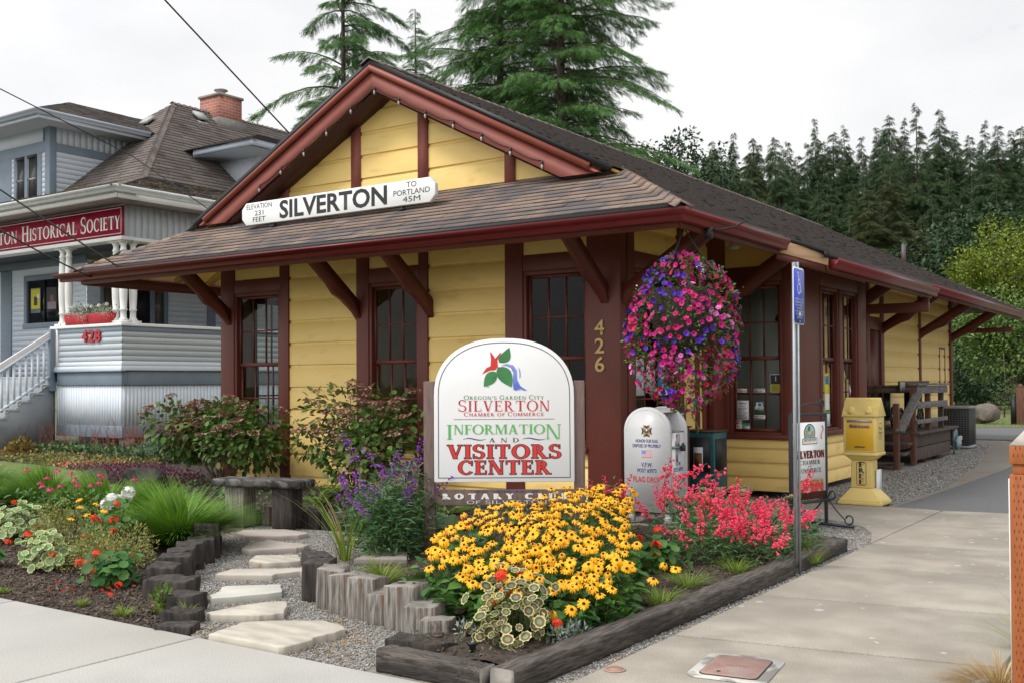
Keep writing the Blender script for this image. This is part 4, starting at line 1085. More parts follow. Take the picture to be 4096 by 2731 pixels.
notice('notice', 'small teal and white card beside the payment sticker', (-5.40, yb - .03, .915), EX, FY, .10, .075, M_PAPER, [('rect', -.05, .0, .05, .037, M_PAPERG, 0)], cat='card', group='papers in the depot windows')
xw = XR - .088 + .03
notice('notice', 'narrow business hours sheet in the side window beside the 426 post', (xw + .03, 11.42, 1.60), EY, RX, .22, .36, M_PAPER,
       [('text', 'Business', 0, .115, .15, .03, M_INK), ('text', 'Hours', 0, .065, .09, .03, M_INK), ('lines', -.09, .09, -.15, .04, 9, M_PAPERD)], group='papers in the depot windows')
notice('notice', 'blue fountain poster in the side window under the flower basket', (xw + .03, 11.74, 1.58), EY, RX, .26, .44, M_PAPERB,
       [('rect', -.13, -.22, .13, -.15, M_PAPER, 0), ('rect', -.02, -.14, .02, -.09, M_PAPER, 0)], cat='poster', group='papers in the depot windows')
notice('notice', 'pale blue sheet in the side window right behind the 426 post', (xw + .03, 11.12, 1.58), EY, RX, .24, .44, M_PAPER, [('rect', -.10, -.12, .10, .19, mat('pale_blue_print', (.35, .55, .65), rough=.7), 0)], group='papers in the depot windows')
notice('notice', 'small red and white castle sticker low in the side window', (xw + .035, 11.86, 1.23), EY, RX, .12, .13, M_PAPER, [('rect', -.05, -.055, .05, .055, M_INKRD, 0), ('rect', -.03, -.02, .03, .02, M_PAPER, 1)], cat='sticker', group='papers in the depot windows')
notice('notice', 'pale poster in the left hand side window of the bay', (-4.77 - .05, 15.12, 1.35), EY, RX, .22, .55, M_PAPERY, [('rect', -.09, -.25, .09, -.02, M_PAPER, 0), ('rect', -.08, .12, .08, .24, M_PAPERB, 0)], cat='poster', group='papers in the depot windows')
notice('notice', 'long green edged sheet under the poster in the side bay window', (-4.77 - .05, 15.16, .98), EY, RX, .16, .24, M_PAPER, [('rect', -.07, .06, .07, .11, M_PAPERG, 0)], group='papers in the depot windows')
for nm, y, z, m_ in (('single yellow and green', 15.86, 1.58, M_PAPERY), ('purple and cream', 16.13, 1.36, M_CREAM)):
    t = wthing('window_ornament', nm + ' diamond ornament hung in the right bay window', 'ornament', (-4.80, y, z), group='diamonds in the bay window')
    g = G()
    for k_, (dy, dz) in enumerate(((0, .05), (-.022, 0), (.022, 0), (0, -.05))):
        g.add(np.array([(-4.79, y + dy, z + dz + .055), (-4.79, y + dy + .024, z + dz), (-4.79, y + dy, z + dz - .055), (-4.79, y + dy - .024, z + dz)]) + np.array([k_ * .0006, 0, 0]), [[3, 2, 1, 0]], k_ % 2)
    wbuild(g, 'diamonds', [m_, M_PAPERG if m_ is M_PAPERY else mat('violet_glass', (.2, .1, .4), rough=.3)], t)
# pendant lamp behind the bay window
pl = wthing('pendant_lamp', 'dark bell shaped pendant lamp behind the bay window', 'lamp', (-5.2, 14.6, 2.4))
g = G(); g.tube([(-5.2, 14.6, 2.62), (-5.2, 14.6, 3.2)], .008, 6); wbuild(g, 'cord', M_WIRE, pl)
g = G(); g.lathe([(.03, 2.66), (.045, 2.6), (.06, 2.54), (.12, 2.5), (.17, 2.44), (.19, 2.38), (.185, 2.38), (.10, 2.48)], 20, (-5.2, 14.6, 0)); wbuild(g, 'lamp_shade', M_IRON, pl, smooth=True)
# counter inside
ct = wthing('counter', 'dark counter standing inside behind the middle front window', 'counter', (-8.3, 13.0, .34))
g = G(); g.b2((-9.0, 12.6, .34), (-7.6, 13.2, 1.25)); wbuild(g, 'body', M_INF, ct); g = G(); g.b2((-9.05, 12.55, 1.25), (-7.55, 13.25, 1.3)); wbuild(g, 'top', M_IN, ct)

# ================================================================== the house next door
hs = wthing('historic_house', 'pale blue two storey house with wraparound porch and mossy brown roof', 'building', (-22.4, 14.9, 0))
hf = 14.9; hxc = -22.44
def hbox(lst, name, m, bev=0.0):
    for lo, hi in lst:
        gg = G(); gg.b2(lo, hi); wbuild(gg, name, m, hs, bevel=bev)
def clap(g, o, U, n, u0, u1, z0, z1, pit=0.125, ph=0.0, lap=0.010):
    o = np.asarray(o, float); U = np.asarray(U, float); n = np.asarray(n, float)
    flip = np.dot(np.cross(U, EZ), n) < 0
    z = ph + math.floor((z0 - ph) / pit) * pit
    while z < z1:
        a, b = max(z, z0), min(z + pit, z1)
        if b - a > 1e-4:
            fa = lap * (1 - (a - z) / pit); fb = lap * (1 - (b - z) / pit)
            V = [o + U * u0 + EZ * a + n * fa, o + U * u1 + EZ * a + n * fa, o + U * u1 + EZ * b + n * fb, o + U * u0 + EZ * b + n * fb, o + U * u0 + EZ * a, o + U * u1 + EZ * a]
            F = [[0, 1, 2, 3], [4, 5, 1, 0]]
            g.add(np.array(V), [f[::-1] for f in F] if flip else F)
        z += pit
def vboards(g, o, U, n, u0, u1, z0, z1, wd=0.09):
    o = np.asarray(o, float); U = np.asarray(U, float); n = np.asarray(n, float); Mx = np.stack([U, n, EZ], 1)
    k_ = max(1, round((u1 - u0) / wd)); wd = (u1 - u0) / k_
    for i in range(k_):
        g.box(o + U * (u0 + (i + .5) * wd) + EZ * (z0 + z1) / 2, (wd - .006, .024, z1 - z0), M=Mx)
    g.box(o + U * (u0 + u1) / 2 + EZ * (z0 + z1) / 2 - n * .014, (u1 - u0, .01, z1 - z0), M=Mx)
# porch parapet wall
px, py = -18.65, 13.19
g = G(); clap(g, (0, py, 0), EX, FY, -20.95, px, 2.0, 2.72); clap(g, (px, 0, 0), EY, RX, py, 21, 2.0, 2.72)
for (o, U, n, a, b, a2, b2) in (((0, py), EX, np.array(FY), -20.95, px, -21.0, px + .1), ((px, 0), EY, np.array(RX), py, 21, py - .1, 21)):
    pass
# flared foot of the parapet: two courses kick outwards
def flare(U, n, o, a, b, am, bm):
    o = np.asarray(o, float); n = np.asarray(n, float)
    for (z0, z1, f0, f1) in ((1.82, 1.92, .10, .055), (1.92, 2.01, .06, .014)):
        V = [o + U * (a - am * f0) + EZ * z0 + n * f0, o + U * (b + bm * f0) + EZ * z0 + n * f0, o + U * (b + bm * f1) + EZ * z1 + n * f1, o + U * (a - am * f1) + EZ * z1 + n * f1,
             o + U * a + EZ * z0, o + U * b + EZ * z0]
        g.add(np.array(V), [[0, 1, 2, 3], [4, 5, 1, 0]])
flare(EX, FY, (0, py, 0), -20.95, px, 0, 1); flare(EY, RX, (px, 0, 0), py, 21, 1, 0)
g.b2((-20.95, py + .02, 1.8), (px - .02, py + .12, 2.72)); g.b2((px - .12, py + .02, 1.8), (px - .02, 21, 2.72))
wbuild(g, 'porch_wall', M_PALE, hs)
hbox([((-21.12, py - .06, 2.72), (px + .06, py + .18, 2.785)), ((px - .18, py + .18, 2.72), (px + .06, 21, 2.785))], 'porch_rail_cap', M_WHITE, 0.008)
hbox([((-20.97, py - .03, 2.62), (px + .03, py, 2.72)), ((px, py, 2.62), (px + .03, 21, 2.72)), ((-20.96, py - .05, 1.52), (px + .05, py + .1, 1.80)), ((px - .1, py + .1, 1.52), (px + .05, 21, 1.80)),
      ((-20.93, py - .02, .44), (px + .02, py + .08, .68)), ((px - .08, py + .08, .44), (px + .02, 21, .68)), ((-20.98, py - .11, 1.795), (px + .11, py + .02, 1.822))], 'porch_trim', M_SLATE, 0.006)
g = G(); vboards(g, (0, py, 0), EX, FY, -20.93, px - .005, .68, 1.52); vboards(g, (px, 0, 0), EY, RX, py + .012, 21, .68, 1.52)
wbuild(g, 'porch_skirt', M_PALE, hs)
hbox([((px - .25, py + .1, -.05), (px + .0, py + .3, .44))], 'porch_pier', mat('pier_concrete', (.33, .31, .28), rough=.9))
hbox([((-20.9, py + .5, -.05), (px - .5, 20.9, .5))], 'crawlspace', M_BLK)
hbox([((-28, py + .02, 1.62), (px - .1, hf, 1.72)), ((hxc, hf, 1.62), (px - .1, 21, 1.72))], 'porch_floor', M_GREYW)
# front and side walls
def hw(o, U, n, a, b, z0, z1, m=M_PALE):
    g = G(); clap(g, o, U, n, a, b, z0, z1); return wbuild(g, 'wall', m, hs)
for a, b in ((-29.2, -26.1), (-25.62, -25.05), (-23.35, hxc)): hw((0, hf, 0), EX, FY, a, b, 1.72, 4.42)
hw((0, hf, 0), EX, FY, -25.05, -23.35, 1.72, 2.95); hw((0, hf, 0), EX, FY, -25.05, -23.35, 4.25, 4.42)
for a, b in ((14.9, 15.25), (15.72, 15.86), (17.2, 18.45), (18.72, 21)): hw((hxc, 0, 0), EY, RX, a, b, 1.72, 4.5)
hw((hxc, 0, 0), EY, RX, 15.25, 17.2, 4.0, 4.5); hw((hxc, 0, 0), EY, RX, 16.74, 17.2, 1.72, 2.95); hw((hxc, 0, 0), EY, RX, 15.25, 15.72, 1.72, 2.9)
hbox([((-26.1, hf - .03, 1.72), (-25.62, hf + .1, 4.45)), ((-25.05, hf - .035, 2.95), (-24.92, hf + .06, 4.25)), ((-23.48, hf - .035, 2.95), (-23.35, hf + .06, 4.25)), ((-24.92, hf - .034, 4.12), (-23.48, hf + .06, 4.25)), ((-25.08, hf - .05, 2.93), (-23.32, hf + .06, 3.06)),
      ((-29.2, hf - .03, 4.42), (hxc, hf + .06, 4.62)), ((hxc - .05, 15.25, 2.85), (hxc + .035, 15.34, 4.0)), ((hxc - .05, 15.63, 2.85), (hxc + .035, 15.72, 4.0)), ((hxc - .05, 15.86, 1.72), (hxc + .035, 15.93, 3.95)), ((hxc - .05, 16.68, 1.72), (hxc + .035, 16.80, 3.95)), ((hxc - .05, 17.10, 2.9), (hxc + .035, 17.2, 3.95)),
      ((hxc - .05, 18.45, 1.72), (hxc + .035, 18.72, 4.5)), ((hxc - .05, 16.80, 2.86), (hxc + .04, 17.1, 2.95))], 'house_trim', M_SLATE, 0.005)
g = G(); g.b2((-24.92, hf + .02, 3.06), (-23.48, hf + .03, 4.12)); ww = wbuild(g, 'window', mat('dark_pane', (.012, .013, .015), rough=.06, spec=.6), hs)
g = G(); g.b2((-24.22, hf - .01, 3.06), (-24.17, hf + .02, 4.12)); g.build('mullion', M_BLK, ww).matrix_parent_inverse = wpin(hs) if False else Matrix()
ww.children[0].matrix_parent_inverse = Matrix()
for y0, y1 in ((15.34, 15.63), (16.80, 17.10)):
    g = G(); g.b2((hxc - .03, y0, 2.95), (hxc - .02, y1, 4.0)); wbuild(g, 'window', mat('curtained_pane', (.10, .09, .06), (.16, .15, .11), rough=.15, scale=3, stretch=(1, 6, .3)), hs)
g = G(); g.b2((hxc - .04, 15.93, 1.75), (hxc - .01, 16.68, 3.05)); dr = wbuild(g, 'door', M_DOORW, hs)
g = G(); g.b2((hxc - .04, 15.93, 3.05), (hxc - .012, 16.68, 3.9)); g.build('door_glass', M_BLK, dr)
g = G(); g.b2((hxc - .01, 16.15, 2.72), (hxc + .005, 16.5, 2.80)); g.build('mail_slot', M_GALV, dr)
for xa, xb, mm, nm in ((-24.78, -24.36, 'yellow bird', M_PAPERY), (-24.10, -23.64, 'dark portrait', M_PAPERD)):
    notice('poster', mm + ' poster in the porch window of the blue house', ((xa + xb) / 2, hf - .004, 3.62), EX, FY, xb - xa, .62, M_PAPERD if nm is not M_PAPERY else M_GREYW,
           [('rect', -.19, -.20, .19, .29, nm, 0), ('rect', -.07, -.12, .08, .10, M_PAPERD if nm is M_PAPERY else mat('skin_print', (.22, .10, .06), rough=.7), 1), ('rect', .06, .06, .17, .16, M_PAPER, 2) if nm is M_PAPERY else ('rect', -.18, -.24, .18, -.06, mat('mauve_print', (.25, .2, .22), rough=.7), 2)], cat='poster', group='posters in the porch window')
# porch ceiling, beam, frieze
hbox([((-29.4, py + .1, 4.62), (px - .1, hf, 4.68)), ((hxc, hf, 4.62), (px - .1, 21, 4.68))], 'porch_ceiling', mat('porch_ceiling_grey', (.10, .11, .12), rough=.8))
hbox([((-29.4, py - .08, 4.47), (px + .08, py + .22, 4.55)), ((px - .22, py + .22, 4.47), (px + .08, 21, 4.55))], 'porch_beam', M_WHITE, 0.01)
g = G(); vboards(g, (px, 0, 0), EY, RX, py, 21, 4.55, 5.22, wd=.16); vboards(g, (0, py + .02, 0), EX, FY, -29.4, px, 4.55, 5.22, wd=.16); wbuild(g, 'frieze', M_PALE, hs)
# turned columns
def column(x, y, name='column'):
    g = G()
    g.box((x, y, 2.81), (.24, .24, .05)); g.box((x, y, 4.455), (.25, .25, .03))
    g.lathe([(r_ * .82, z_) for r_, z_ in ((.105, 2.835), (.11, 2.86), (.085, 2.885), (.075, 2.90), (.075, 3.03), (.095, 3.045), (.095, 3.07), (.08, 3.085), (.095, 3.3), (.105, 3.55), (.10, 3.8), (.085, 4.1), (.072, 4.26), (.09, 4.275), (.09, 4.295), (.07, 4.31), (.068, 4.38), (.095, 4.41), (.12, 4.44))], 16, (x, y, 0))
    return wbuild(g, name, M_WHITE, hs, smooth=False)
for x, y in ((-20.89, 13.29), (-20.66, 13.29), (-19.0, 13.29), (-18.75, 13.29), (-18.75, 13.52), (-18.75, 16.2), (-18.75, 18.6), (-25.2, 13.29), (-25.45, 13.29)): column(x, y)
# eaves and gutters
ex, ey = -17.86, 12.5
hbox([((-29.6, ey + .02, 5.18), (ex - .04, ey + .06, 5.30)), ((ex - .06, ey + .06, 5.18), (ex - .02, 26, 5.30))], 'house_fascia', M_WHITE)
hbox([((-29.6, ey + .06, 5.215), (ex - .06, py + .05, 5.235)), ((px - .05, py + .05, 5.215), (ex - .06, 26, 5.235))], 'porch_soffit', mat('mauve_soffit', (.30, .25, .26), (.34, .29, .30), rough=.7, scale=3))
def hgutter(pa, pb, outd, ma=0.0, mb=0.0):
    pa = np.array(pa, float); pb = np.array(pb, float); outd = np.array(outd, float); run = (pb - pa) / np.linalg.norm(pb - pa); g = G(); V = []
    for p, mt in ((pa, ma), (pb, mb)):
        for o_, z_ in GP: V.append(p + outd * o_ + EZ * z_ * 1.05 + run * (mt * o_))
    n = len(GP); g.add(np.array(V), [[i, (i + 1) % n, n + (i + 1) % n, n + i] for i in range(n)] + [list(range(n))[::-1], list(range(n, 2 * n))])
    ob = wbuild(g, 'house_gutter', M_HGUT, hs)
    bm = bmesh.new(); bm.from_mesh(ob.data); bmesh.ops.recalc_face_normals(bm, faces=bm.faces); bm.to_mesh(ob.data); bm.free()
hgutter((-29.6, ey + .02, 5.285), (ex - .02, ey + .02, 5.285), (0, -1, 0), mb=1.0)
hgutter((ex - .02, ey + .02, 5.285), (ex - .02, 26, 5.285), (1, 0, 0), ma=-1.0)
# roof: flared foot, then steep slopes to a short ridge
E0 = 5.415; D1, D2 = 2.3, 5.92; K1, K2 = .34, .83
Z1, Z2 = E0 + D1 * K1, E0 + D1 * K1 + (D2 - D1) * K2
XW = -29.64
def hroof(name, O, U, V0, d0, d1, z0, z1, ext, expo, yax):
    sl = math.hypot(d1 - d0, z1 - z0); V = (np.array(V0, float) * (d1 - d0) + EZ * (z1 - z0)) / sl
    Nn = np.cross(U, V); Nn /= np.linalg.norm(Nn)
    if Nn[2] < 0: Nn = -Nn
    g = G(); shingles(g, np.array(O, float) + np.array(V0, float) * d0 + EZ * z0, U, V, Nn, sl, lambda v: ext(d0 + v * (d1 - d0) / sl), exposure=expo, wmin=.25, wmax=.45, th=.014, jit=.006)
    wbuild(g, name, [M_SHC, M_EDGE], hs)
    # sheathing below
for (d0, d1, z0, z1) in ((0, D1, E0, Z1), (D1, D2, Z1, Z2)):
    hroof('roof_slope', (0, ey, 0), EX, (0, 1, 0), d0, d1, z0, z1, lambda d: (XW + d, ex - d), .16 if d0 else .12, 0)
    hroof('roof_slope', (ex, 0, 0), EY, (-1, 0, 0), d0, d1, z0, z1, lambda d: (ey + d, 26), .16 if d0 else .12, 1)
g = G(); a = .02
P = [(XW, ey, E0 - a), (ex, ey, E0 - a), (ex - D1, ey + D1, Z1 - a), (XW + D1, ey + D1, Z1 - a), (ex - D2, ey + D2, Z2 - a), (XW + D2, ey + D2, Z2 - a), (ex, 26, E0 - a), (ex - D1, 26, Z1 - a), (ex - D2, 26, Z2 - a), (XW + D2, 26, Z2 - a), (XW + D1, 26, Z1 - a), (XW, 26, E0 - a)]
g.add(np.array(P), [[0, 1, 2, 3], [3, 2, 4, 5], [1, 6, 7, 2], [2, 7, 8, 4], [4, 8, 9, 5], [0, 3, 10, 11], [3, 5, 9, 10], [6, 11, 10, 9, 8, 7]]); wbuild(g, 'roof_deck', M_SHC, hs)
def hcaps(p0, p1, n, w_, k_, name='hip_cap'):
    p0 = np.array(p0, float); p1 = np.array(p1, float); d = (p1 - p0) / n; g = G(); cc = 1 / math.hypot(1, k_)
    for i in range(n):
        a_ = p0 + d * i - d * .15; b_ = p0 + d * (i + 1); la, lb = EZ * .045, EZ * .012
        for qd in ((0, -1), (1, 0)):
            qq = np.array([qd[0] * cc, qd[1] * cc, -k_ * cc]) * w_
            V = np.array([a_ + la, a_ + la + qq, b_ + lb + qq, b_ + lb, a_ + la - EZ * .035, a_ + la + qq - EZ * .035]); F = [[0, 1, 2, 3], [4, 5, 1, 0]]
            if np.cross(V[1] - V[0], V[3] - V[0])[2] < 0: F = [f[::-1] for f in F]
            g.add(V, F)
    return wbuild(g, name, M_SHC, hs)
hcaps((ex, ey, E0), (ex - D1, ey + D1, Z1), 20, .15, K1); hcaps((ex - D1, ey + D1, Z1), (ex - D2, ey + D2, Z2), 38, .16, K2)
hcaps((ex - D2, ey + D2, Z2 + .01), (ex - D2, 26, Z2 + .01), 40, .12, K2, 'ridge_cap')
# moss cushions on the lower courses
n_ = 420; g = G(); tv = BOXV * np.array([1, 1, .6]) + 0; tf = BOXF
dd = RNG.beta(1.1, 2.4, n_) * 3.2; front = RNG.random(n_) < .55
T = np.zeros((n_, 3))
for i in range(n_):
    d = dd[i]; z = E0 + (d * K1 if d < D1 else D1 * K1 + (d - D1) * K2) + .012
    T[i] = (RNG.uniform(-25, ex - d), ey + d, z) if front[i] else (ex - d, RNG.uniform(ey + d, 19), z)
Mm = randrot(n_, .5) * RNG.uniform(.02, .07, n_)[:, None, None]
ico = bmesh.new(); bmesh.ops.create_icosphere(ico, subdivisions=1, radius=.6); iv = np.array([v.co[:] for v in ico.verts]); if_ = np.array([[v.index for v in f.verts] for f in ico.faces]); ico.free()
ICOV, ICOF = iv, if_
g.inst(iv * np.array([1, 1, .6]), if_, Mm, T); o = wbuild(g, 'moss', mat('roof_moss', (.075, .055, .012), (.12, .085, .02), rough=1, scale=9, island=.4), hs); o['kind'] = 'stuff'
# front dormer
_before = set(o_.name for o_ in hs.children)
dx, dy = -22.45, 14.0
g = G(); clap(g, (0, dy, 0), EX, FY, -22.78, -22.62, 5.9, 7.0); clap(g, (0, dy, 0), EX, FY, -24.10, -23.98, 5.9, 7.0); wbuild(g, 'dormer_wall', M_PALE, hs)
g = G(); clap(g, (dx, 0, 0), EY, RX, dy + .15, 17.5, 5.9, 7.02); wbuild(g, 'dormer_wall', M_PALE, hs)
g = G(); vboards(g, (dx, 0, 0), EY, RX, dy + .15, 17.5, 7.2, 7.6, .17); wbuild(g, 'dormer_frieze', M_PALE, hs)
g = G(); g.b2((-26.5, dy, 7.25), (-22.75, dy + .02, 7.6)); wbuild(g, 'dormer_frieze', M_PALE, hs)
g = G(); g.b2((-26.5, dy + .03, 5.8), (dx - .03, dy + .2, 7.6)); wbuild(g, 'dormer_core', M_SLATE, hs)
hbox([((-22.62, dy - .03, 5.9), (dx + .03, dy + .15, 7.6)), ((-26.5, dy - .02, 6.98), (-22.62, dy + .02, 7.25)), ((dx - .02, dy + .15, 7.0), (dx + .02, 17.5, 7.2)),
      ((-22.98, dy - .02, 5.9), (-22.78, dy + .02, 6.98)), ((-23.52, dy - .02, 5.9), (-23.38, dy + .02, 6.98)), ((-23.98, dy - .02, 5.9), (-23.88, dy + .02, 6.98)), ((-26.5, dy - .02, 5.9), (-24.10, dy + .02, 6.98))], 'dormer_trim', M_SLATE, .004)
for a, b in ((-23.38, -22.98), (-23.88, -23.52)):
    g = G(); g.b2((a, dy + .0, 5.95), (b, dy + .008, 6.93)); wd_ = wbuild(g, 'dormer_window', mat('screened_pane', (.035, .037, .038), (.055, .057, .057), rough=.3, scale=3), hs)
    g = G(); g.b2((a - .01, dy - .03, 6.91), (b + .01, dy + .01, 6.98)); g.b2((b - .035, dy - .03, 5.95), (b + .01, dy + .01, 6.91)); g.build('sash', M_BLK, wd_)
    g = G(); g.b2((a + .0, dy - .012, 6.38), (b - .04, dy + .006, 6.42)); g.b2((a + .0, dy - .012, 5.95), (a + .04, dy + .006, 6.91)); g.build('sash', M_GREYW, wd_)
dex, dey, dez = -21.72, 13.27, 7.72
hbox([((-27.2, dey, 7.58), (dex, 17.6, 7.61))], 'dormer_soffit', mat('dormer_soffit_grey', (.33, .36, .39), rough=.7))
hbox([((-27.2, dey - .03, 7.54), (dex + .03, dey, 7.63)), ((dex, dey, 7.54), (dex + .03, 16.2, 7.63))], 'dormer_fascia', M_PALE)
for pa, pb, od, ma, mb in (((-27.2, dey - .03, 7.61), (dex + .03, dey - .03, 7.61), (0, -1, 0), 0, 1.0), ((dex + .03, dey - .03, 7.61), (dex + .03, 16.2, 7.61), (1, 0, 0), -1.0, 0)):
    pa, pb, od = np.array(pa), np.array(pb), np.array(od, float); run = (pb - pa) / np.linalg.norm(pb - pa); g = G(); V = []
    for p, mt in ((pa, ma), (pb, mb)):
        for o_, z_ in GP: V.append(p + od * o_ + EZ * z_ * .95 + run * (mt * o_))
    n = len(GP); g.add(np.array(V), [[i, (i + 1) % n, n + (i + 1) % n, n + i] for i in range(n)] + [list(range(n))[::-1], list(range(n, 2 * n))])
    ob = wbuild(g, 'dormer_gutter', mat('pale_blue_gutter', (.42, .48, .55), rough=.4), hs); bm = bmesh.new(); bm.from_mesh(ob.data); bmesh.ops.recalc_face_normals(bm, faces=bm.faces); bm.to_mesh(ob.data); bm.free()
kd = .42; sd = math.hypot(1, kd)
g = G(); shingles(g, (0, dey - .1, 7.73), EX, np.array([0, 1, kd]) / sd, np.array([0, -kd, 1]) / sd, 2.25 * sd, lambda v: (-27.2, dex + .1 - v / sd), exposure=.15)
shingles(g, (dex + .1, 0, 7.73), EY, np.array([-1, 0, kd]) / sd, np.array([kd, 0, 1]) / sd, 2.25 * sd, lambda v: (dey - .1 + v / sd, 18.2), exposure=.15)
g.add([(-27.2, dey - .1, 7.715), (dex + .1, dey - .1, 7.715), (dex - 2.15, dey + 2.15, 7.715 + 2.25 * kd), (-27.2, dey + 2.15, 7.715 + 2.25 * kd), (dex + .1, 18.2, 7.715), (dex - 2.15, 18.2, 7.715 + 2.25 * kd), (-27.2, 18.2, 7.715 + 2.25 * kd)], [[0, 1, 2, 3], [1, 4, 5, 2], [3, 2, 5, 6]])
wbuild(g, 'dormer_roof', [M_SHC, M_EDGE], hs)
for o_ in hs.children:
    if o_.name not in _before: o_.location = (-.79, .45, .13)
# side dormer, mostly behind the depot gable
kd = .36; sd = math.hypot(1, kd)
g = G(); clap(g, (-19.9, 0, 0), EY, RX, 17.9, 20.4, 6.5, 7.2); g.b2((-21.4, 17.92, 6.5), (-19.92, 20.38, 7.25)); wbuild(g, 'side_dormer_wall', M_PALE, hs)
g = G(); g.b2((-21.3, 17.1, 7.18), (-19.2, 21.2, 7.22)); g.b2((-21.25, 17.05, 7.2), (-19.15, 17.1, 7.34)); g.b2((-19.15, 17.05, 7.2), (-19.1, 21.2, 7.34)); wbuild(g, 'side_dormer_eave', mat('side_dormer_blue', (.42, .48, .55), rough=.5), hs)
g = G(); shingles(g, (0, 17.0, 7.35), EX, np.array([0, 1, kd]) / sd, np.array([0, -kd, 1]) / sd, 2.1 * sd, lambda v: (-17.86 - D1 - (7.35 + kd * v / sd - Z1) / K2, -19.05 - v / sd), exposure=.14)
shingles(g, (-19.05, 0, 7.35), EY, np.array([-1, 0, kd]) / sd, np.array([kd, 0, 1]) / sd, 2.1 * sd, lambda v: (17.0 + v / sd, 21.2 - v / sd), exposure=.14)
g.add([(-21.5, 17.0, 7.335), (-19.05, 17.0, 7.335), (-21.1, 19.1, 7.335 + 2.1 * kd), (-22.4, 19.1, 7.335 + 2.1 * kd), (-19.05, 21.2, 7.335)], [[0, 1, 2, 3], [1, 4, 2]]); wbuild(g, 'side_dormer_roof', [M_SHC, M_EDGE], hs)
# chimney
m_b = bpy.data.materials.new('red_brick'); m_b.use_nodes = True; t_ = m_b.node_tree; bt = N(t_, 'ShaderNodeTexBrick'); tcb = N(t_, 'ShaderNodeTexCoord'); spx = N(t_, 'ShaderNodeSeparateXYZ'); cmb = N(t_, 'ShaderNodeCombineXYZ'); ad = N(t_, 'ShaderNodeMath', operation='ADD')
t_.links.new(tcb.outputs['Object'], spx.inputs[0]); t_.links.new(spx.outputs[0], ad.inputs[0]); t_.links.new(spx.outputs[1], ad.inputs[1]); t_.links.new(ad.outputs[0], cmb.inputs[0]); t_.links.new(spx.outputs[2], cmb.inputs[1])
t_.links.new(cmb.outputs[0], bt.inputs['Vector']); bt.inputs['Scale'].default_value = 1.0; bt.inputs['Brick Width'].default_value = .24; bt.inputs['Row Height'].default_value = .085; bt.inputs['Mortar Size'].default_value = .009
bt.inputs['Color1'].default_value = (.30, .085, .055, 1); bt.inputs['Color2'].default_value = (.36, .13, .09, 1); bt.inputs['Mortar'].default_value = (.30, .25, .22, 1)
t_.links.new(bt.outputs['Color'], t_.nodes['Principled BSDF'].inputs['Base Color']); t_.nodes['Principled BSDF'].inputs['Roughness'].default_value = .9
g = G(); g.b2((-24.12, 19.6, 8.6), (-23.28, 20.4, 9.62)); chm = wbuild(g, 'chimney', m_b, hs)
g = G(); g.b2((-24.16, 19.56, 9.62), (-23.24, 20.44, 9.69)); g.build('chimney_cap', mat('stone_cap', (.28, .22, .18), rough=.9), chm)
g = G(); g.b2((-24.2, 19.5, 8.6), (-23.2, 20.48, 8.98)); g.build('flashing', mat('lead_flashing', (.16, .15, .14), (.22, .2, .18), rough=.7, scale=6), chm)
g = G(); g.lathe([(.15, 9.69), (.15, 9.74), (.12, 9.75), (.12, 9.86), (.19, 9.88), (.2, 9.9), (.17, 9.92)], 18, (-23.7, 20.0, 0)); g.build('flue_cap', M_GALV, chm)
for x, y, z, nx_, ny_ in ((-23.6, 17.5, 8.43, 0, -1), (-23.3, 18.9, 8.80, 1, 0)):
    nn_ = np.array([nx_ * K2, ny_ * K2, 1.0]); nn_ /= np.linalg.norm(nn_); fr_ = frame(nn_, (-nx_, -ny_, 0) if True else None)
    g = G(); g.box(np.array([x, y, z]) + nn_ * .10, (.34, .34, .06), M=fr_, mi=0); g.box(np.array([x, y, z]) + nn_ * .04, (.24, .24, .10), M=fr_, mi=1); g.box(np.array([x, y, z]) - fr_[:, 1] * .22 + nn_ * .02, (.34, .12, .006), M=fr_, mi=0)
    wbuild(g, 'roof_vent', [mat('vent_grey', (.34, .35, .34), rough=.5) if 'vent_grey' not in MATS else MATS['vent_grey'], M_BLK], hs)
# front stairs
g = G()
for i in range(9):
    zt = 1.70 - .17 * (i + 1) + .0; y1 = py - .0 - .27 * i; g.b2((-23.4, y1 - .30, zt - .045), (-20.99, y1, zt)); g.b2((-23.4, y1 - .03, zt), (-21.02, y1 - .005, zt + .13))
wbuild(g, 'stairs', mat('grey_stair_tread', (.36, .39, .41), (.30, .32, .34), rough=.7, scale=4), hs, bevel=.004)
g = G(); g.prism([(py, 1.6), (py, -.05), (py - 2.5, -.05), (py - 2.5, .02)], (-21.0, 0, 0), EY, EZ, -.05); wbuild(g, 'stair_side', M_GREYW, hs)
hbox([((-21.05, py - .16, 1.40), (-20.92, py - .02, 2.72)), ((-21.05, 10.75, 0), (-20.92, 10.88, 1.28))], 'newel', M_SLATE, .005)
hbox([((-20.92, py - .05, 1.60), (-20.86, py - .0, 2.72))], 'rail_post', M_WHITE)
k_s = .17 / .27
g = G(); g.bar((-20.985, py - .05, 2.66), (-20.985, 10.8, 2.66 - 2.34 * k_s), .11, .05, up=(1, 0, 0)); wbuild(g, 'handrail', M_WHITE, hs, bevel=.006)
g = G(); g.bar((-20.985, py - .1, 2.555), (-20.985, 10.85, 2.555 - 2.29 * k_s), .045, .10, up=(1, 0, 0)); wbuild(g, 'hand_rail_board', M_PALE, hs)
g = G(); g.bar((-20.985, py - .16, 1.70), (-20.985, 10.85, 1.70 - 2.23 * k_s), .04, .07, up=(1, 0, 0)); wbuild(g, 'bottom_rail', M_PALE, hs)
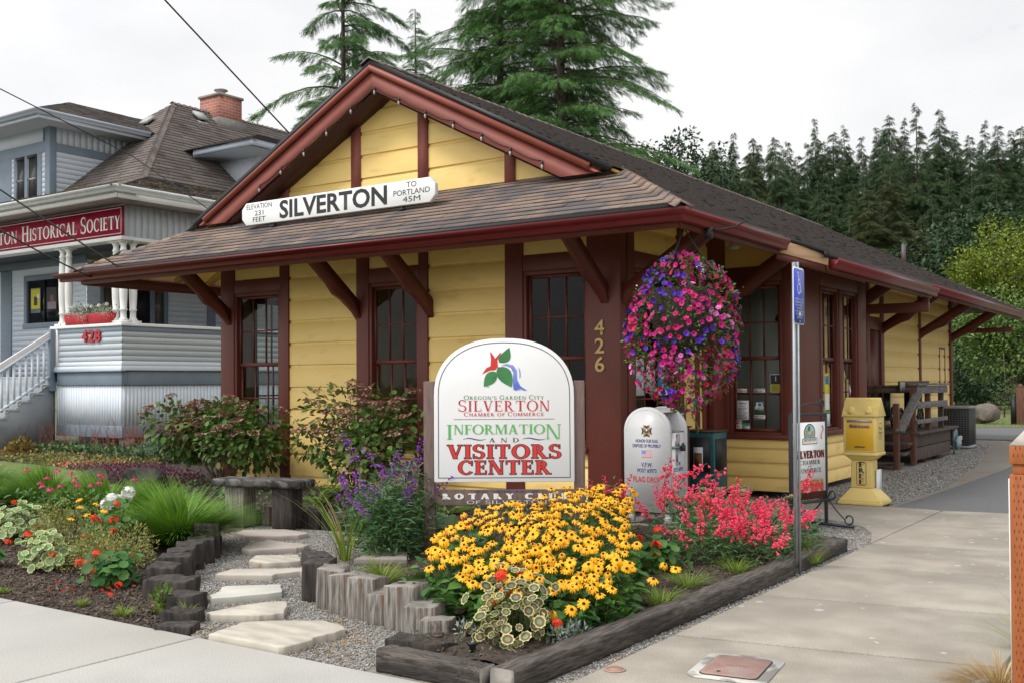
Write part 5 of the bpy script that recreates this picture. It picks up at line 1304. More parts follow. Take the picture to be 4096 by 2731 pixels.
for i in range(16):
    y = py - .27 - .135 * i; zz = 2.53 - (py - .1 - y) * k_s
    g = G(); g.b2((-21.005, y - .02, zz - .86), (-20.965, y + .02, zz)); wbuild(g, 'baluster', M_PALE, hs)
hbox([((-24.0, 13.2, 1.72), (-23.9, 13.3, 2.7)), ((-26.2, 13.19, 1.72), (-24.0, 13.27, 2.62)), ((-26.2, 13.16, 2.62), (-23.85, 13.32, 2.68))], 'porch_wall', M_PALE)
hbox([((-23.1, 14.3, 1.72), (-21.9, 14.34, 2.62))], 'porch_bench', M_WHITE)
# numbers and banner of the house
for ch, x in (('4', -19.885), ('2', -19.655), ('8', -19.425)):
    letter(hs, 'numeral', ch, M_NUMRED, (x, py - .03, 2.42), EX, EZ, w=.19, h=.235, bold=.035, lift=.02, thick=.03, world=True)
bn = wthing('banner_sign', 'long crimson banner board lettered HISTORICAL SOCIETY on the porch front', 'sign', (-20.8, py - .03, 4.55))
g = G(); g.b2((-24.7, py - .055, 4.56), (-18.56, py - .015, 5.16)); wbuild(g, 'board', M_BANNER, bn)
g = G(); yy = py - .058
for a, b, c_, d_ in ((-24.65, 4.595, -18.60, 4.61), (-24.65, 5.115, -18.60, 5.13), (-18.615, 4.61, -18.60, 5.115)): g.b2((a, yy - .002, b), (c_, yy, d_))
wbuild(g, 'border', M_CREAM, bn)
letter(bn, 'lettering', 'SILVERTON', M_CREAM, (-23.4, yy, 4.70), EX, EZ, w=2.0, h=.27, style='serif', big={0: (1.2, -.02)}, S=.2, T=.085, gap=.08, world=True)
letter(bn, 'lettering', 'HISTORICAL', M_CREAM, (-21.17, yy, 4.70), EX, EZ, w=2.08, h=.27, style='serif', big={0: (1.28, -.02)}, S=.2, T=.085, gap=.08, world=True)
letter(bn, 'lettering', 'SOCIETY', M_CREAM, (-19.32, yy, 4.70), EX, EZ, w=1.36, h=.27, style='serif', big={0: (1.28, -.02)}, S=.2, T=.085, gap=.08, world=True)
# flower box on the porch rail
fb = wthing('flower_box', 'red flower box of white blooms on the porch rail', 'planter', (-19.73, 13.2, 2.785))
for xa, xb in ((-20.53, -19.76), (-19.70, -18.97)):
    g = G(); zt = 3.0; V = [(xa, 13.13, 2.79), (xb, 13.13, 2.79), (xb, 13.27, 2.79), (xa, 13.27, 2.79), (xa - .03, 13.10, zt), (xb + .03, 13.10, zt), (xb + .03, 13.30, zt), (xa - .03, 13.30, zt)]
    g.add(V, BOXF); wbuild(g, 'trough', M_REDP, fb, bevel=.004)

# overhead cables
def cable(name, label, pts, r=.012, sag=0.0):
    P = np.array(pts, float); path = []
    for a, b in zip(P[:-1], P[1:]):
        for t in np.linspace(0, 1, 15)[:-1]: path.append(a + (b - a) * t - EZ * sag * 4 * t * (1 - t))
    path.append(P[-1]); g = G(); g.tube(path, r, 5); o = g.build(name, M_WIRE); reg(o, label, 'cable', 'service cables to the depot'); return o

cable('power_cable', 'thin cable slanting across the upper left sky above the blue house', [(-16.0, 5.0, 7.3), (-13.88, 10.0, 5.03), (-12.4, 10.5, 3.98)], r=.009)
cable('power_cable', 'wavy cable dropping from the top of the sky behind the depot gable', [(-10.2, 5.0, 8.2), (-10.514, 8.0, 6.16), (-10.85, 10.45, 4.98)], r=.011)
cable('power_cable', 'cable running in front of the crimson banner to the depot eave', [(-16.0, 5.0, 5.95), (-14.07, 8.0, 4.24), (-12.8, 9.35, 3.0)], r=.012, sag=.01)
cable('power_cable', 'lowest cable ending at the left corner of the depot eave', [(-16.0, 5.0, 4.7), (-14.07, 8.0, 3.68), (-13.6, 9.1, 3.08)], r=.012, sag=.02)

# ------------------------------------------------------------------ welcome sign
A0 = R(33.4)
sg_ = thing('welcome_sign', 'white arched visitors center sign between two brown wooden posts', 'sign', (-5.25, 7.55, 0), A0)
X3, N3, Z3 = np.array([1.0, 0, 0]), np.array([0, -1.0, 0]), EZ
for x in (-.658, .658):
    g = G(); g.box((x, .045, .77), (.095, .09, 1.54)); g.build('post', M_PLUM, sg_, bevel=.006)
g = G(); poly = [(-.612, .66), (.612, .66), (.612, 1.40)]
aa = np.radians(np.linspace(0, 180, 33)); poly += [(.612 * math.cos(t) if False else .612 * math.copysign(abs(math.cos(t)) ** .85, math.cos(t)), 1.42 + .49 * math.sin(t) ** .92) for t in aa[1:-1]] + [(-.612, 1.40)]
g.prism(poly, (0, .0, 0), X3, Z3, .022); g.build('board', M_SIGNW, sg_, bevel=.004)
# black keyline
g = G(); inset = grow(poly, -.035); ins2 = grow(poly, -.041); n = len(inset)
V = np.vstack([np.column_stack([p[:, 0], np.full(n, -.0238), p[:, 1]]) for p in (inset, ins2)])
g.add(V, [[i, (i + 1) % n, n + (i + 1) % n, n + i] for i in range(n)]); g.build('keyline', M_INK, sg_)
yo = -.0225
def sl(name, s, m, z, w_, h, **kw): return letter(sg_, name, s, m, (kw.pop('x', 0), yo, z), X3, Z3, w=w_, h=h, style='serif', **kw)
sl('lettering', "OREGON'S GARDEN CITY", M_INKGD, 1.378, .70, .030, big={0: (1.25, 0), 9: (1.25, 0), 16: (1.25, 0)}, S=.15, T=.09, gap=.18)
sl('lettering', 'SILVERTON', M_INKRD, 1.276, .80, .092, big={0: (1.08, 0)}, S=.15, T=.06, gap=.14)
sl('lettering', 'CHAMBER OF COMMERCE', M_INKRD, 1.234, .70, .028, big={0: (1.25, 0), 11: (1.25, 0)}, S=.16, T=.10, gap=.16)
g = G(); g.b2((-.44, yo - .001, 1.205), (.44, yo, 1.2085)); g.build('rule', M_INK, sg_)
sl('lettering', 'INFORMATION', M_INKG, 1.078, 1.0, .083, big={0: (1.55, -.55), 10: (1.55, -.55)}, S=.17, T=.06, gap=.06)
sl('lettering', 'A N D', M_INK, 1.006, .26, .038, S=.15, T=.06, gap=.2)
for sx in (-1, 1):
    g = G(); P = []
    for t in np.linspace(0, 1, 15):
        x = sx * .26 - .10 + .2 * t; z = 1.034 + .008 * math.sin(2 * math.pi * t); P.append((x, z, .0015 + .0035 * math.sin(math.pi * t)))
    g.add(np.array([(x, yo - .001, z - w_) for x, z, w_ in P] + [(x, yo - .001, z + w_) for x, z, w_ in P]), [[i, i + 1, 15 + i + 1, 15 + i] for i in range(14)]); g.build('flourish', M_NAVY, sg_)
for s_, z, w_ in (('VISITORS', .866, .98), ('CENTER', .728, .79)):
    sl('lettering', s_, M_INK, z, w_ + .012, .118, S=.2, T=.08, gap=.12, growby=.045, lift=.0003)
    sl('lettering', s_, M_INKR, z, w_ + .012, .118, S=.2, T=.08, gap=.12, lift=.0028)
# emblem: red trumpet flower, three leaves, blue ribbon of water
def leafshape(tip, base, wd, n=10, bend=0.0):
    tip = np.array(tip); base = np.array(base); d = tip - base; l = np.linalg.norm(d); d = d / l; p = np.array([-d[1], d[0]])
    t = np.linspace(0, 1, n)
    prof = np.sin(np.pi * t ** .75) ** .9
    L_ = [base + d * l * k_ + p * (wd * f + bend * math.sin(math.pi * k_)) for k_, f in zip(t, prof)]; R_ = [base + d * l * k_ + p * (-wd * f + bend * math.sin(math.pi * k_)) for k_, f in zip(t, prof)]
    return L_ + R_[::-1][1:-1]
def flat(polys, name, m, lift=.0015):
    g = G()
    for i, p in enumerate(polys):
        p = np.array(p); ar = sum(p[k_][0] * p[(k_ + 1) % len(p)][1] - p[(k_ + 1) % len(p)][0] * p[k_][1] for k_ in range(len(p)))
        if ar < 0: p = p[::-1]
        g.add(np.column_stack([p[:, 0], np.full(len(p), yo - lift - .0004 * i), p[:, 1]]), [list(range(len(p)))])
    return g.build(name, m, sg_)
flat([leafshape((.05, 1.83), (-.04, 1.70), .045, bend=-.02), leafshape((-.175, 1.49), (-.07, 1.62), .05), leafshape((.07, 1.485), (-.05, 1.66), .062, bend=.01)], 'emblem_leaf', M_INKGD)
flat([[(-.19, 1.60), (-.15, 1.655), (-.115, 1.67), (-.11, 1.73), (-.12, 1.80), (-.085, 1.755), (-.075, 1.735), (-.03, 1.785), (-.018, 1.785), (-.055, 1.72), (-.05, 1.66), (-.075, 1.635), (-.12, 1.632)]], 'emblem_flower', M_INKR)
flat([[(-.03, 1.672), (.03, 1.69), (.085, 1.675), (.115, 1.63), (.118, 1.55), (.145, 1.495), (.205, 1.455), (.175, 1.455), (.13, 1.475), (.15, 1.452), (.115, 1.468), (.12, 1.452), (.085, 1.462), (.078, 1.54), (.085, 1.61), (.062, 1.655), (.02, 1.672)], [(.128, 1.66), (.145, 1.63), (.148, 1.58), (.138, 1.56), (.137, 1.61)]], 'emblem_ribbon', M_INKB)
letter(sg_, 'lettering', 'TM', M_INKGD, (-.14, yo, 1.483), X3, Z3, w=.024, h=.013)
# sponsor plank
g = G(); g.box((0, .03, .522), (1.23, .035, .135)); g.build('plank', M_PLUM, sg_, bevel=.004)
letter(sg_, 'lettering', 'ROTARY CLUB', M_CREAM, (0, .0105, .508), X3, Z3, w=1.10, h=.05, style='serif', S=.34, T=.16, gap=.42)
letter(sg_, 'lettering', 'OF SILVERTON', M_CREAM, (.02, .0105, .468), X3, Z3, w=.70, h=.028, style='serif', S=.1, T=.08, gap=.16)
letter(sg_, 'lettering', 'SIGN   SPONSORED   BY', M_NAVY, (.02, .0105, .567), X3, Z3, w=.56, h=.015)

# ------------------------------------------------------------------ bench
be = wthing('garden_bench', 'heavy weathered timber bench on two block legs behind the stone path', 'bench', (-8.55, 7.83, 0))
bd = np.array([1.05, .27, 0]); bd /= np.linalg.norm(bd); bn_ = np.array([-bd[1], bd[0], 0]); c0 = np.array([-8.53, 7.69, 0])
Mb = np.stack([bd, bn_, EZ], 1)
g = G(); g.box(c0 + bn_ * .1 + EZ * .475, (1.10, .34, .085), M=Mb); o = wbuild(g, 'seat', mat('bench_slab', (.022, .02, .018), (.13, .12, .11), rough=.9, scale=6, stretch=(1.2, 5, 1.2), bump=.7, bscale=18, ramp=(.42, .62)), be, bevel=.03, segs=3)
for x in (-.30, .28):
    g = G(); g.box(c0 + bd * x + bn_ * .12 + EZ * .215, (.24, .24, .435), M=Mb); wbuild(g, 'leg', M_TIEG if x < 0 else M_TIE, be, bevel=.015)

# ------------------------------------------------------------------ timber posts, each one its own thing
def tie_post(x, y, h, w_, d_, rz, label, group, m=M_TIE, hollow=False, sink=.05):
    t = thing('timber_post', label, 'post', (x, y, 0), rz, group)
    g = G(); g.box((0, 0, (h - sink) / 2), (w_, d_, h + sink), mi=0)
    V = g.v[0]; V[4:, :2] += RNG.uniform(-.008, .008, (4, 2)); V[4:, 2] += RNG.uniform(-.014, .014, 4)
    g.mi[0] = np.array([0, 1, 0, 0, 0, 0])
    me = g.mesh('timber', [m, M_TIETOP if m is not M_TIE else M_TIE])
    bm = bmesh.new(); bm.from_mesh(me); bmesh.ops.subdivide_edges(bm, edges=bm.edges, cuts=3, use_grid_fill=True)
    rr = random.Random(int(abs(x * 1000 + y * 77)))
    for v in bm.verts:
        v.co.x += rr.uniform(-.005, .005); v.co.y += rr.uniform(-.005, .005); v.co.z += rr.uniform(-.006, .006) if v.co.z > h * .9 else 0
        if hollow and abs(v.co.x) < w_ * .3 and abs(v.co.y) < d_ * .3 and v.co.z > h * .8: v.co.z -= h * .6
    bm.to_mesh(me); bm.free()
    o = bpy.data.objects.new('timber', me); COL.objects.link(o); o.parent = t
    md = o.modifiers.new('bevel', 'BEVEL'); md.width = .008; md.segments = 2; md.limit_method = 'ANGLE'
    return t
GR, GL, GB = 'timber posts right of the stone path', 'timber posts left of the stone path', 'timber posts behind the bench'
rows = [(-5.60, 5.62, .27, .17, .30, 1.0, 'black upright timber at the far end of the right hand row', M_TIE),
        (-5.42, 5.46, .255, .20, .22, .45, 'tall black upright timber beside the first silver one', M_TIE),
        (-5.165, 5.34, .25, .20, .20, .5, 'slim silver upright timber with one broad rust streak, next to the black ones', M_TIEG),
        (-4.95, 5.26, .248, .20, .20, .42, 'pale silver upright timber almost free of rust', M_TIEG),
        (-4.745, 5.23, .242, .21, .22, .2, 'silver upright timber with a long rusty left half', M_TIEG),
        (-4.535, 5.17, .185, .20, .19, .25, 'short silver upright timber sunk between two taller ones', M_TIEG),
        (-4.325, 5.135, .255, .23, .21, .15, 'broad tall upright timber with dark and rusty stripes', M_TIEG),
        (-4.115, 5.06, .175, .20, .21, .3, 'lower grey upright timber with a cracked top near the sidewalk end', M_TIEG),
        (-3.955, 4.975, .115, .19, .2, .4, 'low grey upright timber with a split top', M_TIEG)]
for x, y, h, w_, d_, rz, lb, m in rows: tie_post(x, y, h, w_, d_, rz, lb, GR, m)
tie_post(-3.82, 4.86, .045, .24, .19, .45, 'rotted timber stump barely above the soil by the sprinkler bed', GR, M_TIEG, hollow=True)
tie_post(-3.83, 4.66, .075, .38, .16, .15, 'low hollow timber stump just behind the short border log', GR, M_TIE, hollow=True)
rows = [(-5.47, 4.27, .03, .25, .14, .35, 'flat timber slab nearly level with the sidewalk, first of the left row', False),
        (-5.63, 4.43, .07, .23, .17, .35, 'low hollowed timber second from the sidewalk in the left row', True),
        (-5.88, 4.66, .105, .22, .2, .4, 'low black timber with a green weed growing beside it', False),
        (-6.13, 4.80, .155, .21, .2, .35, 'mid height timber with a cracked brown top in the left row', False),
        (-6.41, 4.88, .14, .21, .22, .3, 'smooth topped timber standing before the mossy one', False),
        (-6.66, 5.08, .175, .21, .22, .6, 'mossy timber behind the scarlet geranium', False),
        (-6.84, 5.32, .19, .24, .22, .8, 'dark timber with splintered top at the bend of the left row', False),
        (-7.05, 5.53, .195, .22, .22, .85, 'square flat topped timber in front of the round grass clump', False),
        (-7.24, 5.78, .195, .22, .22, .9, 'dark timber half under the arching grass', False),
        (-7.40, 6.02, .2, .22, .22, .9, 'dark timber third from the far end of the left row', False),
        (-7.56, 6.22, .28, .22, .2, .9, 'tallest black timber of the left row', False),
        (-7.73, 6.42, .15, .16, .2, .9, 'short black timber closing the far end of the left row', False)]
for x, y, h, w_, d_, rz, lb, hol in rows: tie_post(x, y, h, w_, d_, rz, lb, GL, M_TIE, hollow=hol)
rows = [(-9.62, 7.66, .17, .19, 'end timber of the low wall left of the bench', M_TIE), (-9.44, 7.74, .19, .17, 'second timber of the low wall left of the bench', M_TIE), (-9.25, 7.80, .2, .19, 'black timber touching the left bench leg', M_TIE),
        (-8.86, 8.02, .14, .13, 'narrow black timber between the bench legs', M_TIE), (-8.70, 8.06, .19, .19, 'grey streaked timber between the bench legs', M_TIEG),
        (-8.14, 8.12, .17, .25, 'black timber touching the right bench leg', M_TIE), (-7.86, 8.17, .13, .27, 'mossy low timber right of the bench', M_TIE), (-7.55, 8.25, .12, .27, 'low black timber furthest right of the bench', M_TIE)]
for x, y, h, w_, lb, m in rows: tie_post(x, y, h, w_, .17, .15, lb, GB, m)

# border timbers
def log(name, label, pts, w_, h, m, end=M_TIETOP, seed=3):
    rr = random.Random(seed); P = np.array(pts, float); n = 14; path = []
    for a, b in zip(P[:-1], P[1:]):
        for t in np.linspace(0, 1, n)[:-1]: path.append(a + (b - a) * t)
    path.append(P[-1]); V = []; k_ = 12
    for i, p in enumerate(path):
        d = path[min(i + 1, len(path) - 1)] - path[max(i - 1, 0)]; d = d / np.linalg.norm(d); s_ = np.array([d[1], -d[0], 0])
        for j in range(k_):
            a = 2 * math.pi * (j + .5) / k_; c_, q = math.cos(a), math.sin(a)
            rx = math.copysign(abs(c_) ** .28, c_) * w_ / 2 + rr.uniform(-.006, .006); rz_ = math.copysign(abs(q) ** .28, q) * h / 2 + rr.uniform(-.006, .006)
            V.append(p + s_ * rx + EZ * (rz_ + h / 2))
    F = []
    for i in range(len(path) - 1):
        for j in range(k_): F.append([i * k_ + j, i * k_ + (j + 1) % k_, (i + 1) * k_ + (j + 1) % k_, (i + 1) * k_ + j])
    caps_ = [list(range(k_))[::-1], list(range((len(path) - 1) * k_, len(path) * k_))]
    g = G(); g.add(np.array(V), F + caps_, [0] * len(F) + [1, 1]); o = g.build(name, [m, end], smooth=False)
    bm = bmesh.new(); bm.from_mesh(o.data); bmesh.ops.recalc_face_normals(bm, faces=bm.faces); bm.to_mesh(o.data); bm.free()
    return reg(o, label, 'timber', 'border timbers of the flower bed')
log('border_timber', 'short weathered log lying across the gravel at the sidewalk corner', [(-3.80, 4.32, -.02), (-3.30, 4.33, -.025), (-3.12, 4.33, -.03)], .14, .125, M_LOGX, seed=5)
log('border_timber', 'long weathered timber edging the flower bed beside the side path', [(-3.01, 4.30, -.02), (-2.965, 6.2, -.02), (-2.945, 7.7, -.025), (-2.95, 9.55, -.025)], .15, .13, M_LOG, seed=8)
log('border_timber', 'crumbling far timber end lying behind the parking sign', [(-2.97, 9.5, -.03), (-3.4, 9.75, -.04), (-4.1, 10.0, -.04)], .15, .13, M_LOG, seed=9)

# ------------------------------------------------------------------ stepping stones
ST = [([(-5.09, 4.2), (-5.11, 4.3), (-5.15, 4.51), (-5.08, 4.61), (-4.91, 4.74), (-4.75, 4.83), (-4.65, 4.81), (-4.55, 4.8), (-4.49, 4.74), (-4.48, 4.64), (-4.49, 4.52), (-4.46, 4.39), (-4.47, 4.25), (-4.5, 4.2), (-4.69, 4.2), (-4.99, 4.2)], M_FLAG, 'largest flagstone of the path, touching the sidewalk'),
 ([(-5.57, 4.58), (-5.56, 4.7), (-5.55, 4.88), (-5.51, 5.01), (-5.4, 5.12), (-5.28, 5.01), (-5.14, 4.85), (-5.17, 4.78), (-5.22, 4.71), (-5.35, 4.64), (-5.49, 4.55)], M_FLAG, 'second flagstone from the sidewalk, pointed at its left end'),
 ([(-6.02, 4.97), (-6.06, 5.12), (-6.09, 5.12), (-6.18, 5.21), (-6.17, 5.26), (-6.01, 5.4), (-5.88, 5.52), (-5.66, 5.32), (-5.71, 5.22), (-5.82, 5.01), (-5.9, 4.9)], mat('pale_flagstone', (.50, .48, .42), (.43, .42, .38), rough=.85, scale=4, bump=.2, bscale=12), 'third flagstone from the sidewalk with a notched left edge'),
 ([(-6.63, 5.53), (-6.7, 5.76), (-6.56, 5.88), (-6.39, 5.99), (-6.26, 6.12), (-6.15, 6.02), (-6.17, 5.98), (-6.24, 5.82), (-6.22, 5.74), (-6.34, 5.67), (-6.56, 5.54)], mat('tan_flagstone', (.44, .40, .34), (.38, .34, .29), rough=.85, scale=4, bump=.2, bscale=12), 'long narrow tan flagstone beside the black timbers'),
 ([(-6.9, 6.11), (-7.07, 6.34), (-6.86, 6.49), (-6.77, 6.56), (-6.54, 6.37), (-6.52, 6.32), (-6.68, 6.12), (-6.74, 6.08)], M_FLAG, 'small rough cream flagstone in the middle of the path'),
 ([(-7.42, 6.48), (-7.58, 6.69), (-7.67, 7.04), (-7.44, 7.01), (-7.22, 7.03), (-7.11, 7.02), (-7.05, 6.9), (-7.06, 6.82), (-7.23, 6.62), (-7.3, 6.48)], M_FLAGP, 'pinkish flagstone with a raised middle, third from the bench'),
 ([(-8.28, 7.17), (-8.4, 7.35), (-8.27, 7.48), (-8.05, 7.62), (-7.82, 7.61), (-7.65, 7.56), (-7.64, 7.41), (-7.75, 7.25), (-8.02, 7.08), (-8.15, 7.13)], M_FLAGP, 'grey pink flagstone lying before the bench'),
 ([(-9.07, 7.28), (-9.15, 7.42), (-9.03, 7.44), (-8.95, 7.51), (-8.68, 7.5), (-8.62, 7.36), (-8.56, 7.25), (-8.73, 7.19)], M_FLAGP, 'far left flagstone half hidden by black timbers'),
 ([(-5.93, 6.37), (-6.06, 6.67), (-6.05, 6.88), (-5.91, 6.93), (-5.77, 6.85), (-5.57, 6.6)], mat('brown_flagstone', (.25, .215, .19), (.20, .175, .155), rough=.9, scale=5, bump=.3, bscale=12), 'brown slab lying in the bed beside the yellow flowers')]
for poly, m, lb in ST:
    P = np.array(poly); ar = sum(P[i][0] * P[(i + 1) % len(P)][1] - P[(i + 1) % len(P)][0] * P[i][1] for i in range(len(P)))
    if ar < 0: P = P[::-1]
    Q = []
    for a, b in zip(P, np.roll(P, -1, 0)):
        for t in (0, .33, .66): Q.append(a + (b - a) * t + RNG.uniform(-.008, .008, 2))
    g = G(); z0 = .045 if 'brown slab' in lb else -.03
    g.prism(np.array(Q), (0, 0, z0), EX, EY, .062 if z0 < 0 else .05)
    o = g.build('stepping_stone', m, bevel=.008); reg(o, lb, 'flagstone', 'flagstones of the garden path')

# ------------------------------------------------------------------ flag drop box
fx = thing('flag_drop_box', 'white round topped flag disposal box with hatch on its side', 'box', (-5.217, 10.2, 0))
wd, dp, hh, rr_ = .55, .44, 1.25, .275
def archpoly(w_, z0, z1, n=22):
    r = w_ / 2; a = np.radians(np.linspace(0, 180, n)); return [(-r, z0), (r, z0)] + [(r * math.cos(t), z1 - r * .92 + r * .92 * math.sin(t)) for t in a]
for nm, y0, y1 in (('front_panel', 0.0, .05), ('rear_panel', dp - .05, dp)):
    g = G(); g.prism(archpoly(wd, .12, hh), (0, y1, 0), EX, EZ, y1 - y0)
    if y0 == 0:
        for i in range(30):
            t = i / 29; a = math.radians(-0 + 180 * t); r = .245
            g.lathe([(.006, 0), (.005, .003), (.0, .004)], 8, (r * math.cos(a), 0, hh - .255 + r * .92 * math.sin(a)), M=np.array([[1, 0, 0], [0, 0, -1], [0, 1, 0]]))
        for x in (-.245, .245):
            for z in np.linspace(.2, .95, 8): g.lathe([(.006, 0), (.005, .003), (.0, .004)], 8, (x, 0, z), M=np.array([[1, 0, 0], [0, 0, -1], [0, 1, 0]]))
    g.build(nm, M_BOX, fx)
g = G(); g.b2((-wd / 2 + .01, .05, .12), (wd / 2 - .01, dp - .05, .97)); g.build('body', M_BOX, fx)
g = G(); r = wd / 2 - .012; a = np.radians(np.linspace(58, 180, 16)); pts = [(r * math.cos(t), hh - r * .92 - .012 + r * .92 * math.sin(t)) for t in a]
V = [(x, .05, z) for x, z in pts] + [(x, dp - .05, z) for x, z in pts]; n = len(pts); g.add(V, [[i, i + 1, n + i + 1, n + i] for i in range(n - 1)])
x0, z0 = pts[0]; g.b2((x0 - .005, .05, z0 - .012), (x0 + .03, dp - .05, z0)); g.build('hood', M_BOX, fx)
g = G(); g.b2((-.23, .05, .97), (.262, dp - .05, .985)); g.build('chute', mat('dusty_chute', (.30, .29, .27), (.2, .19, .17), rough=.9, scale=9), fx)
for x in (-.22, .22):
    for y in (.06, dp - .06): g = G(); g.b2((x - .03, y - .03, 0), (x + .03, y + .03, .13)); g.build('leg', M_BOX, fx)
def fl(s_, z, w_, h, m, bold=.02): letter(fx, 'lettering', s_, m, (0, 0, z), EX, EZ, w=w_, h=h, bold=bold)
fl('HONOR OUR FLAG', .868, .265, .034, M_NAVY); fl('DISPOSE OF PROPERLY', .815, .34, .034, M_NAVY)
fl('V.F.W.', .605, .135, .045, M_NAVY); fl('POST #3973', .545, .23, .040, M_NAVY); fl('FLAG DROP', .44, .33, .058, M_INKRD)
xs2 = wd / 2 - .01
def fs(s_, z, w_, h, m): letter(fx, 'lettering', s_, m, (xs2, dp / 2, z), EY, EZ, w=w_, h=h, bold=.02)
fs('V.F.W.', .61, .13, .045, M_NAVY); fs('POST #3973', .555, .23, .040, M_NAVY); fs('FLAG DROP', .455, .31, .058, M_INKRD)
def flagprint(o, U, n_, w_, h):
    o = np.array(o, float); U = np.array(U, float); n_ = np.array(n_, float); g = G()
    for i in range(13):
        z0, z1 = -h / 2 + h * i / 13, -h / 2 + h * (i + 1) / 13
        g.add(np.array([o + U * x + EZ * z + n_ * .002 for x, z in ((-w_ / 2, z0), (w_ / 2, z0), (w_ / 2, z1), (-w_ / 2, z1))]), [[0, 1, 2, 3]], 0 if i % 2 == 0 else 1)
    g.add(np.array([o + U * x + EZ * z + n_ * .0027 for x, z in ((-w_ / 2, -h / 2 + h * 6 / 13), (-w_ / 2 + .4 * w_, -h / 2 + h * 6 / 13), (-w_ / 2 + .4 * w_, h / 2), (-w_ / 2, h / 2))]), [[0, 1, 2, 3]], 2)
    g.build('flag_print', [M_INKRD, M_SIGNW, M_INKB], fx)
flagprint((0, 0, .745), EX, FY, .125, .075); flagprint((xs2, dp / 2, .92), EY, RX, .11, .075)
# cross shaped emblem
def emblem(o):
    g = G(); o = np.array(o, float)
    def ad(pts, mi, l): g.add(np.array([o + EX * x + EZ * z - EY * l for x, z in pts]), [list(range(len(pts)))], mi)
    for q in range(4):
        a = q * math.pi / 2; c_, s_ = math.cos(a), math.sin(a)
        ad([(x * c_ - z * s_, x * s_ + z * c_) for x, z in ((-.012, .02), (.012, .02), (.042, .066), (.0, .054), (-.042, .066))][::-1], 0, .0012 + .0001 * q)
        a += math.pi / 4; c_, s_ = math.cos(a), math.sin(a)
        ad([(x * c_ - z * s_, x * s_ + z * c_) for x, z in ((-.018, .02), (.018, .02), (.014, .058), (-.014, .058))][::-1], 1, .0018 + .0001 * q)
    ad([(.034 * math.cos(t), .034 * math.sin(t)) for t in np.linspace(0, 2 * math.pi, 20)[:-1]], 1, .0026); ad([(.029 * math.cos(t), .029 * math.sin(t)) for t in np.linspace(0, 2 * math.pi, 20)[:-1]], 2, .0032); ad([(.012 * math.cos(t), .012 + .012 * math.sin(t)) for t in np.linspace(0, 2 * math.pi, 12)[:-1]], 3, .0038)
    g.build('emblem', [mat('maroon_ink', (.10, .008, .012), rough=.5), M_GOLD, mat('teal_ink', (.03, .13, .22), rough=.5), M_SIGNW], fx)
emblem((0, 0, .992))
g = G(); g.b2((xs2, .06, .80), (xs2 + .02, dp - .06, .83)); g.b2((xs2, .16, .66), (xs2 + .012, .2, .80)); g.b2((xs2, .15, .83), (xs2 + .025, .21, .88)); g.build('hasp', M_GALV, fx)
g = G(); g.box((xs2 + .04, .26, .80), (.03, .07, .055)); g.tube([(xs2 + .04, .24, .825), (xs2 + .04, .24, .85), (xs2 + .04, .26, .86), (xs2 + .04, .28, .85), (xs2 + .04, .28, .825)], .007, 6); g.build('padlock', M_ACU, fx)

# newspaper boxes behind it
nb = thing('newspaper_box', 'dark green newspaper vending box with a glass door', 'newspaper box', (-5.42, 12.1, 0))
g = G(); g.b2((-.24, -.2, .08), (.24, .2, .9)); g.build('body', M_GREENBOX, nb, bevel=.01)
g = G(); g.b2((-.25, -.21, .9), (.25, .21, .925)); g.build('lid', M_BROWNBOX, nb)
g = G(); g.b2((-.19, -.212, .42), (.19, -.2, .84)); g.build('glass_door', M_BLK, nb)
g = G(); g.b2((-.02, -.216, .45), (.1, -.213, .72)); g.build('newspaper', M_PAPER, nb); g = G(); g.b2((-.01, -.2185, .48), (.09, -.2165, .65)); g.build('photo_print', mat('orange_print', (.3, .10, .04), (.08, .05, .03), rough=.7, scale=20), nb)
g = G(); g.b2((-.2, -.208, .12), (.2, -.2, .36)); g.build('panel', M_GREENBOX, nb)
g = G(); g.b2((.24, -.15, .42), (.25, .15, .82)); g.build('side_window', M_BLK, nb)
nb2 = thing('newspaper_box', 'brown free paper box with a tall sign board behind the white flag box', 'newspaper box', (-5.46, 11.25, 0))
g = G(); g.b2((-.18, -.18, .06), (.18, .18, .98)); g.build('body', M_BROWNBOX, nb2, bevel=.008); g = G(); g.b2((-.2, -.2, .98), (.2, .2, 1.0)); g.build('lid', M_BROWNBOX, nb2)
g = G(); g.b2((-.16, .1, 1.0), (.16, .13, 1.21)); g.build('sign_board', M_BROWNBOX, nb2); letter(nb2, 'lettering', 'FREE', M_CREAM, (.02, .1, 1.06), EX, EZ, w=.26, h=.09, style='serif', S=.3, T=.12)

# ------------------------------------------------------------------ real estate kiosk
ki = thing('paper_kiosk', 'yellow house shaped paper dispenser on a flared pedestal', 'dispenser', (-3.76, 13.22, 0))
def frust(g, w0, d0, z0, w1, d1, z1, mi=0):
    g.add(np.array([(-w0, -d0, z0), (w0, -d0, z0), (w0, d0, z0), (-w0, d0, z0), (-w1, -d1, z1), (w1, -d1, z1), (w1, d1, z1), (-w1, d1, z1)]), BOXF, mi)
g = G(); frust(g, .265, .24, 0, .265, .24, .045); frust(g, .262, .235, .045, .135, .135, .20); frust(g, .13, .13, .20, .125, .125, .54); frust(g, .125, .125, .54, .19, .17, .60); wb = g.build('pedestal', M_KIOSK, ki, bevel=.012, segs=3)
g = G(); g.b2((-.212, -.19, .60), (.212, .19, .64)); g.b2((-.2, -.18, .64), (.2, .18, 1.08)); g.build('case', M_KIOSK, ki, bevel=.01)
g = G(); g.prism([(-.20, 1.08), (.20, 1.08), (.20, 1.085), (0, 1.31), (-.20, 1.085)], (-.215, 0, 0), EY, EZ, .43); g.build('roof', M_KIOSK, ki, bevel=.006)
